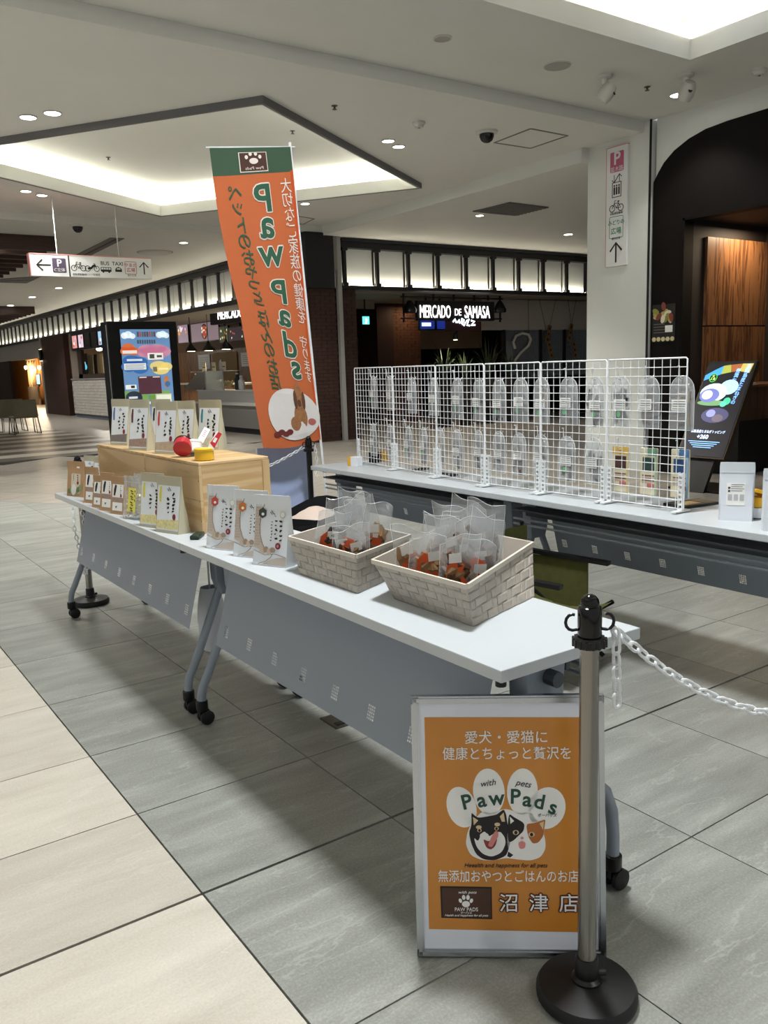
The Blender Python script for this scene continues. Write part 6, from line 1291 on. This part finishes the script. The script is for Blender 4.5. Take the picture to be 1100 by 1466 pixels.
for i, ch in enumerate('淡路島産たまねぎの'): xx, zz = sp(.90-.01*i, .055+.047*i); text(ch, Hs*.05, LB, t, xx, zz, -.0075)
for i, ch in enumerate('豊潤な甘み'): xx, zz = sp(.70-.008*i, .10+.05*i); text(ch, Hs*.05, LB, t, xx, zz, -.0095)
xx, zz = sp(.5, .745); text('淡路島産たまねぎトッピング', Hs*.035, LWt, t, xx, zz, -.0075, fit=w_*1.5); xx, zz = sp(.42, .80); text('+260', Hs*.06, LWt, t, xx, zz, -.0075, bold=.02)
for k in range(4): xx, zz = sp(.48, .85+.02*k); flat('advert_line', rect(xx-w_*(.7-.1*k), xx+w_*(.7-.1*k), zz, zz+Hs*.006), LB, t, -.006)
MB().box(-w_*.6, w_*.6, .03, .07, -bl.z/up.normalized().z*1.0+.02, .1).build('stand_column', BLK, t)
q = MB().box(xb-.1-xb, .45, -.3, .3, 0, .02); o = q.build('stand_plate', BLK, None); o.parent = t; o.matrix_world = Matrix.Translation((xb, (BL.y+BR.y)/2, 0)); o.matrix_parent_inverse = Matrix.Identity(4); o.matrix_local = frame(((xb), (BL.y+BR.y)/2, bl.z), (0, -1, 0), up).inverted()@Matrix.Translation((xb, (BL.y+BR.y)/2, 0))
# poster on the black wall
a, b = WX(934, 490, 7.45), WX(968, 434, 7.45); w_ = abs(a.y-b.y)/2; h_ = b.z-a.z
t = thing('wall_poster', 'dark food poster with a row of round coins on the black shop wall', 'poster', (7.452, (a.y+b.y)/2, a.z), face_rz(-1, 0)); MB().box(-w_, w_, -.006, 0, 0, h_).build('sheet', mat('poster_black', '17130f', .4), t); rn = random.Random(9)
for k in range(16): flat('dish_picture', ell(rn.uniform(-.85, .85)*w_, h_*rn.uniform(.6, .97), .05, .03, 8, rn.uniform(0, 3)), mat('dish%d' % (k % 4), ['b59a5a', 'd8cfb8', '7d3a2c', '8a8a3a'][k % 4], .5), t, -.008-.0007*k)
for k in range(4): flat('print_line', rect(-w_*.85, w_*.1, h_*(.24+.075*k), h_*(.26+.075*k)), mat('poster_grey', '6d675c', .5), t, -.008)
flat('white_note', rect(w_*.15, w_*.8, h_*.25, h_*.43), LBLW, t, -.009)
for k in range(5): flat('coin', ell(-w_*.8+k*w_*.4, h_*.07, w_*.17, h_*.06, 14), mat('coin_cream', 'cfc394', .4), t, -.012, .006)
t = thing('paper_stack', 'sheets of white paper on the shop ledge', 'paper', (8.02, 3.62, .99), .3); MB().box(-.12, .12, -.15, .15, 0, .02).build('sheets', LBLW, t); MB().box(-.1, .13, -.12, .14, .02, .026).build('loose_sheet', LBLW, t)
# ================================================================== CEILING FITTINGS
TRIM = mat('fitting_white', 'c9c7c1', .6); ZN, ZM, ZL, ZF = 3.9, 3.78, 3.67, 3.62
DLG = glow('downlight_glow', 'fffaf0', 14)
def downlight(label, px, py, z, r=.075, power=0, lit=True): return dlight(W(px, py, z), label, r, power, lit)
def dlight(p, label, r=.075, power=0, lit=True, ln='downlight_lamp'):
    z = p[2]; p = Vector(p); t = thing('downlight', label, 'ceiling light', (p.x, p.y, z), 0, 'recessed downlights')
    MB().lathe([(r*.86, -.012), (r, -.012), (r, 0), (r*.86, 0)], 24, closed=True).build('trim_ring', TRIM, t, True); MB().lathe([(0, -.008), (r*.86, -.008), (r*.86, 0), (0, 0)], 24).build('lamp_lens', DLG if lit else mat('lens_dull', 'a09d97', .4), t, True)
    if power:
        l = bpy.data.lights.new(ln, 'SPOT'); l.energy = power*3.6; l.spot_size = radians(110); l.spot_blend = .6; l.shadow_soft_size = .07; l.color = (1, .98, .94); o = bpy.data.objects.new(ln, l); COL.objects.link(o); o.parent = t; o.location = (0, 0, -.03)
for i, (px, py, z, r, pw, lab) in enumerate(((40, 167, ZM, .085, 60, 'lit downlight at the near side of the rotated coffer'), (75, 161, ZM, .085, 60, 'lit downlight paired at the near side of the rotated coffer'), (556, 201, ZM, .075, 60, 'lit downlight next to the coffer corner'), (571, 209, ZM, .075, 60, 'lit downlight paired next to the coffer corner'),
        (37, 273, ZM, .075, 50, 'lit downlight on the far side of the coffer'), (60, 279, ZM, .075, 50, 'lit downlight paired on the far side of the coffer'), (437, 291, ZM, .075, 60, 'lit downlight right behind the banner'), (263, 347, ZL, .085, 70, 'lit downlight before the round air vent'), (84, 412, ZL, .1, 60, 'lit downlight below the hanging sign'), (46, 425, ZL, .11, 60, 'lit downlight further along behind the hanging sign'), (15, 437, ZL, .12, 60, 'lit downlight near the far slatted panel'),
        (814, 335, ZF, .09, 20, 'lit downlight beside the white pillar'), (687, 308, ZF, .07, 10, 'small downlight in front of the dark grille'), (971, 135, ZN, .085, 16, 'lit downlight under the spotlight camera'))): downlight(lab, px, py, z, r, pw)
# the same downlights go on over the rest of the mall, behind and beside the stand
for i, (x, y) in enumerate([(-4.2, -3.6), (-4.2, .2), (-4.2, 3.6), (1.6, -4.2), (4.5, -3.8), (-6.5, 7), (-3, 6.2), (-3, 9.8), (-.4, 5.4), (.3, 14), (-3, 15), (2, 23), (5.8, 33), (2, 40)]):
    z = ZN if y < 4.5 else (ZF if x > 7.3 else (ZM if y < 12 else ZL)); t = dlight((x, y, z), ['lit downlight in the ceiling behind the stand', 'lit downlight over the far walkway'][y > 12], .085, 60, True, 'downlight_lamp_offscreen')
downlight('unlit downlight in the ceiling beside the big coffer', 634, 54, ZN, .075, 0, False)
p = W(798, 94, ZN); t = thing('ceiling_speaker', 'flat round speaker in the ceiling near the pillar', 'speaker', (p.x, p.y, ZN)); MB().lathe([(0, -.01), (.11, -.01), (.115, 0)], 28).build('grille', mat('speaker_grey', 'a8a6a0', .7), t, True); MB().lathe([(.115, -.006), (.125, -.006), (.125, 0), (.115, 0)], 28, closed=True).build('rim', TRIM, t, True)
def sprinkler(label, px, py, z):
    p = W(px, py, z); t = thing('sprinkler', label, 'sprinkler', (p.x, p.y, z), 0, 'ceiling sprinklers'); MB().lathe([(.03, 0), (.03, -.006), (.01, -.01), (.01, -.03), (.022, -.034), (.022, -.037), (0, -.037)], 12).build('head', mat('sprinkler_metal', '55524d', .4, metal=.7), t, True); MB().lathe([(.034, -.003), (.034, 0)], 14).build('plate', TRIM, t, True)
sprinkler('sprinkler head left of the banner inside the coffer', 155, 225, 4.1); sprinkler('sprinkler head right of the banner inside the coffer', 419, 187, 4.1); sprinkler('sprinkler head between the two ceiling levels', 479, 151, ZM); sprinkler('sprinkler head between the two ceiling cameras', 927, 124, ZN)
for lab, px, py, z in (('round smoke detector beyond the ceiling step', 600, 175, ZM), ('round smoke detector above the black shop', 1088, 99, ZN)):
    p = W(px, py, z); t = thing('smoke_detector', lab, 'detector', (p.x, p.y, z), 0, 'smoke detectors'); MB().lathe([(.065, 0), (.065, -.02), (.05, -.03), (.045, -.05), (.0, -.055)], 24).build('body', TRIM, t, True); MB().lathe([(.012, -.054), (.012, -.058), (0, -.058)], 8).build('sensor', mat('sensor_dark', '3d3a36', .5), t, True)
for lab, px, py, ra in (('white swivelling ceiling camera near the column corner', 866, 108, .5), ('white swivelling ceiling camera beside the lit downlight', 983, 106, -.4)):
    p = W(px, py, ZN); t = thing('ceiling_camera', lab, 'camera', (p.x, p.y, ZN), ra, 'swivelling ceiling cameras'); MB().lathe([(.07, 0), (.07, -.025), (.03, -.035), (.025, -.08)], 20).build('mount', TRIM, t, True); o = MB().lathe([(0, -.09), (.06, -.08), (.075, -.03), (.07, .04), (.05, .08), (0, .085)], 20).build('head', mat('cam_white', 'bdbab2', .45), t, True); o.matrix_local = Matrix.Translation((0, -.02, -.15))@Matrix.Rotation(.7, 4, 'X'); e = MB().lathe([(0, 0), (.02, 0), (.02, .012), (0, .012)], 12).build('lens', BLK, t, True); e.matrix_local = Matrix.Translation((-.01, -.085, -.17))@Matrix.Rotation(1.2, 4, 'X')
for lab, px, py, z in (('black dome security camera next to the ceiling hatch', 697, 188, ZM), ('dome security camera above the hanging sign', 111, 322, ZL)):
    p = W(px, py, z); t = thing('dome_camera', lab, 'camera', (p.x, p.y, z), 0, 'dome security cameras'); MB().lathe([(.12, 0), (.12, -.02), (.085, -.03)], 28).build('collar', TRIM, t, True); MB().lathe([(.08, -.025), (.078, -.06), (.06, -.095), (.03, -.115), (0, -.12)], 24).build('dome', mat('dome_black', '0e0e10', .1), t, True)
def quadpx(P, z): return [W(*p, z) for p in P]
def hatch(label, P, z):
    Q = quadpx(P, z); c = sum(Q, Vector())/4; t = thing('ceiling_hatch', label, 'hatch', (c.x, c.y, z), 0, 'ceiling access hatches'); mb = MB()
    for i in range(4): a, b = Q[i]-c, Q[(i+1) % 4]-c; mb.bar((a.x, a.y, -.003), (b.x, b.y, -.003), .022, .006)
    mb.build('hatch_frame', mat('hatch_grey', '77746f', .5), t); MB().add([(q.x-c.x, q.y-c.y, -.001) for q in Q], [(0, 1, 2, 3)]).build('hatch_panel', CEIL, t, recalc=False)
hatch('square access hatch framed in grey beside the dome camera', ((708, 204), (760, 184), (813, 194), (760, 212)), ZM)
hatch('faint access hatch right of the banner', ((408, 316), (425, 309), (450, 313), (434, 321)), ZM)
Q = quadpx(((677, 302), (730, 289), (786, 296), (738, 308)), ZF); c = sum(Q, Vector())/4; t = thing('air_grille', 'dark grey square air grille in the dropped ceiling', 'vent', (c.x, c.y, ZF)); MB().add([(q.x-c.x, q.y-c.y, z) for z in (-.015, 0) for q in Q], [(0, 1, 2, 3), (7, 6, 5, 4), (0, 4, 5, 1), (1, 5, 6, 2), (2, 6, 7, 3), (3, 7, 4, 0)]).build('grille_plate', mat('grille_grey', '5d5a56', .7), t)
for k in range(1, 9): a = Q[0].lerp(Q[1], k/9)-c; b = Q[3].lerp(Q[2], k/9)-c; MB().bar((a.x, a.y, -.018), (b.x, b.y, -.018), .02, .006).build('slat', mat('grille_slat', '726f6a', .6), t)
p = W(222, 361, ZL); t = thing('round_diffuser', 'round ceiling air diffuser behind the hanging sign', 'vent', (p.x, p.y, ZL)); MB().lathe([(.32, 0), (.3, -.03), (.26, -.02), (.22, -.035), (.16, -.025), (.1, -.04), (0, -.04)], 32).build('cone', TRIM, t, True); MB().lathe([(.325, -.004), (.345, -.004), (.345, 0), (.325, 0)], 32, closed=True).build('rim', mat('rim_grey', '8a8780', .6), t, True)
for i, (P, lab) in enumerate(((((108, 365), (158, 340), (178, 341), (130, 365)), 'long dark slot vent behind the hanging sign'), (((0, 404), (38, 405), (60, 395), (0, 399)), 'dark slot vent under the hanging sign'))):
    Q = quadpx(P, ZL); c = sum(Q, Vector())/4; t = thing('slot_vent', lab, 'vent', (c.x, c.y, ZL), 0, 'slot vents in the far ceiling'); MB().add([(q.x-c.x, q.y-c.y, z) for z in (-.012, 0) for q in Q], [(0, 1, 2, 3), (7, 6, 5, 4), (0, 4, 5, 1), (1, 5, 6, 2), (2, 6, 7, 3), (3, 7, 4, 0)]).build('vent_plate', mat('vent_grey', '6f6b66', .7), t); a, b = (Q[0]+Q[3])/2-c, (Q[1]+Q[2])/2-c; MB().bar((a.x, a.y, -.014), (b.x, b.y, -.014), .03, .006).build('slot', mat('slot_dark', '35322f', .7), t)
SL = wood('slat_brown', '3b241a', '2a1812', .6, axis=0)
def slats(label, x0, x1, y0, y1, n, z):
    t = thing('slatted_ceiling_panel', label, 'ceiling panel', ((x0+x1)/2, (y0+y1)/2, z), 0, 'brown slatted ceiling panels'); w, l = (x1-x0)/2, (y1-y0)/2
    for k in range(n): y = -l+2*l*k/(n-1); MB().box(-w, w, y-.05, y+.05, -.24, 0).build('slat', SL, t)
    for k in range(3): MB().lathe([(0, -.03), (.08, -.03), (.08, 0)], 16, (w-.8-k*1.3, -l+.35*2*l/(n-1)*1.43, -.0)).build('lamp', DLG, t, True)
slats('brown slatted ceiling panel above the hanging sign', -1.5, 3.3, 13.4, 19.5, 11, ZL); slats('far brown slatted ceiling panel near the lit frieze', 1.0, 6.35, 28.3, 35, 12, ZL)
# ================================================================== SIGNS
SGW = mat('sign_white', 'd9dad8', .4); SGP = mat('sign_pink_edge', 'c98a84', .5); SBK = mat('sign_ink', '1b1b1c', .5); SPU = mat('sign_purple', '4f4257', .5); SRED = mat('sign_red_ink', 'a05058', .5); SGN = mat('sign_green_ink', '4f8f6b', .5); SPK = mat('sign_rose', 'b65a78', .5)
def bike(t, cx, cz, s, m, y=-.002, motor=False):
    for dx in (-.62, .62): P = ell(cx+dx*s, cz-.2*s, .36*s, .36*s, 20); stroke('bike_wheel', P, .09*s, m, t, y, closed=True)
    if motor: stroke('bike_frame', [(cx-.6*s, cz-.2*s), (cx-.1*s, cz-.1*s), (cx+.2*s, cz+.2*s), (cx+.5*s, cz+.25*s)], .3*s, m, t, y); stroke('bike_frame', [(cx+.62*s, cz-.2*s), (cx+.4*s, cz+.45*s), (cx+.2*s, cz+.5*s)], .1*s, m, t, y)
    else: stroke('bike_frame', [(cx-.62*s, cz-.2*s), (cx-.3*s, cz+.35*s), (cx+.3*s, cz+.3*s), (cx+.62*s, cz-.2*s), (cx, cz-.2*s), (cx-.32*s, cz+.3*s)], .09*s, m, t, y); stroke('bike_frame', [(cx, cz-.2*s), (cx+.3*s, cz+.32*s), (cx+.25*s, cz+.5*s)], .09*s, m, t, y); stroke('bike_bar', [(cx-.3*s, cz+.35*s), (cx-.25*s, cz+.6*s), (cx-.05*s, cz+.62*s)], .09*s, m, t, y); stroke('bike_saddle', [(cx+.12*s, cz+.52*s), (cx+.42*s, cz+.52*s)], .12*s, m, t, y)
def arrow(t, cx, cz, s, m, rot=0, y=-.002, w=.2):
    f = lambda x, z: (cx+s*(x*cos(rot)-z*sin(rot)), cz+s*(x*sin(rot)+z*cos(rot)))
    stroke('arrow', [f(0, -1), f(0, .9)], w*s, m, t, y); stroke('arrow', [f(-.75, .15), f(0, .95), f(.75, .15)], w*s, m, t, y-.0005)
# hanging sign
HY = 10.6; a, b = WY(44, 380, HY), WY(217, 385, HY); zt_, zb_ = WY(130, 367, HY).z, WY(130, 397, HY).z; w_ = (b.x-a.x)/2; h_ = zt_-zb_
t = thing('hanging_sign', 'white hanging direction sign with parking, bus and taxi symbols', 'sign', ((a.x+b.x)/2, HY, zb_)); k_ = 2*w_/735.
MB().box(-w_, w_, 0, .12, 0, h_).build('panel', SGW, t); MB().box(-w_-.004, w_+.004, -.003, .123, h_, h_+.012).box(-w_-.012, -w_, -.003, .123, 0, h_+.012).build('pink_edge', SGP, t)
for px in (84, 172): q = WY(px, 370, HY); MB().tube([(q.x-t.location.x, .06, h_), (q.x-t.location.x, .06, ZM-zb_)], .007, 6).build('rod', mat('rod_pale', 'b9b7b2', .5), t)
def hp(X, Y): return -w_+(X-178)*k_, h_-(Y-180-(X-178)*.045)*k_*.98
flat('divider', rect(hp(396, 0)[0], hp(404, 0)[0], 0, h_), SBK, t)
x, z = hp(252, 246); arrow(t, x, z, 42*k_, SBK, pi/2); x, z = hp(342, 250); flat('parking_square', rrect(x-40*k_, x+40*k_, z-42*k_, z+42*k_, 6*k_), SPU, t); text('P', 58*k_, SGW, t, x, z+12*k_, -.003, bold=.02); text('C立体', 24*k_, SGW, t, x, z-27*k_, -.003)
x, z = hp(455, 258); bike(t, x, z, 44*k_, SBK); x, z = hp(537, 262); bike(t, x, z, 44*k_, SBK, motor=True)
x, z = hp(458, 305); text('自転車駐輪場', 14*k_, SBK, t, x, z, -.002); x, z = hp(540, 308); text('バイク駐輪場', 14*k_, SBK, t, x, z, -.002)
x, z = hp(617, 240); text('BUS', 32*k_, SBK, t, x, z, -.002, bold=.01); x, z = hp(697, 243); text('TAXI', 32*k_, SBK, t, x, z, -.002, bold=.01)
x, z = hp(622, 278); flat('bus_body', rrect(x-33*k_, x+33*k_, z-12*k_, z+15*k_, 4*k_), SBK, t)
for q in range(4): flat('bus_window', rect(x-29*k_+q*15*k_, x-17*k_+q*15*k_, z+1*k_, z+11*k_), SGW, t, -.003)
for q in (-18, 18): flat('bus_wheel', ell(x+q*k_, z-13*k_, 6*k_, 6*k_, 12), SBK, t)
x, z = hp(700, 280); flat('taxi_body', [(x-21*k_, z-12*k_), (x+21*k_, z-12*k_), (x+21*k_, z+2*k_), (x+13*k_, z+14*k_), (x+5*k_, z+14*k_), (x+4*k_, z+18*k_), (x-4*k_, z+18*k_), (x-5*k_, z+14*k_), (x-13*k_, z+14*k_), (x-21*k_, z+2*k_)], SBK, t); flat('taxi_window', [(x-13*k_, z+2*k_), (x+13*k_, z+2*k_), (x+9*k_, z+10*k_), (x-9*k_, z+10*k_)], SGW, t, -.003)
x, z = hp(778, 268); stroke('plaza_frame', rrect(x-36*k_, x+36*k_, z-37*k_, z+37*k_, 5*k_), 3*k_, SRED, t, closed=True); text('やまの', 27*k_, SRED, t, x, z+15*k_, -.003, bold=.01); text('広場', 28*k_, SRED, t, x, z-15*k_, -.003, bold=.01); x, z = hp(782, 316); text('屋外広場', 14*k_, SBK, t, x, z, -.002)
x, z = hp(864, 272); arrow(t, x, z, 38*k_, SBK)
# pillar sign
a, b = WX(870, 383, 7.42), WX(902, 206, 7.42); w_ = abs(a.y-b.y)/2; z0 = a.z; h_ = b.z-a.z
t = thing('pillar_sign', 'tall white sign on the pillar with parking, lift and bicycle symbols', 'sign', (7.418, (a.y+b.y)/2, z0), face_rz(-1, 0)); k_ = 2*w_/232.
MB().box(-w_, w_, -.03, 0, 0, h_).build('panel', SGW, t); MB().box(-w_-.008, -w_, -.031, 0, 0, h_+.008).box(-w_, w_, -.031, 0, h_, h_+.008).build('pink_edge', SGP, t)
def q_(Y): return h_*(1-(Y-95)/1270)
def cpx(X): return (X-206)*k_
yy = -.032
z = q_(252); flat('parking_square', rrect(-75*k_, 75*k_, z-95*k_*.9, z+95*k_*.9, 12*k_), SPK, t, yy); text('P', 150*k_, SGW, t, 0, z+25*k_, yy-.001, bold=.02); text('並木路', 48*k_, SGW, t, 0, z-62*k_, yy-.001)
z = q_(430); arrow(t, -28*k_, z, 34*k_, SBK, pi, yy); arrow(t, 30*k_, z+5*k_, 34*k_, SBK, 0, yy); stroke('arrow_link', [(-28*k_, z-30*k_), (30*k_, z+35*k_)], 8*k_, SBK, t, yy-.0012)
z = q_(545); stroke('lift_box', rect(-48*k_, 48*k_, z-62*k_, z+62*k_), 10*k_, SBK, t, yy, closed=True)
for q in (-26, 0, 26): flat('lift_person', rect((q-9)*k_, (q+9)*k_, z-42*k_, z+22*k_), SBK, t, yy); flat('lift_head', ell(q*k_, z+34*k_, 9*k_, 9*k_, 10), SBK, t, yy)
bike(t, 0, q_(722), 78*k_, SBK, yy); text('自転車駐輪場', 24*k_, SBK, t, 0, q_(798), yy-.001)
z = q_(945); stroke('plaza_frame', rrect(-76*k_, 76*k_, z-92*k_, z+92*k_, 10*k_), 5*k_, SGN, t, yy, closed=True); text('みどりの', 46*k_, SGN, t, 0, z+38*k_, yy-.001, bold=.01); text('広場', 60*k_, SGN, t, 0, z-36*k_, yy-.001, bold=.01); text('屋外広場', 24*k_, SBK, t, 0, q_(1068), yy-.001)
arrow(t, 0, q_(1218), 88*k_, SBK, 0, yy)
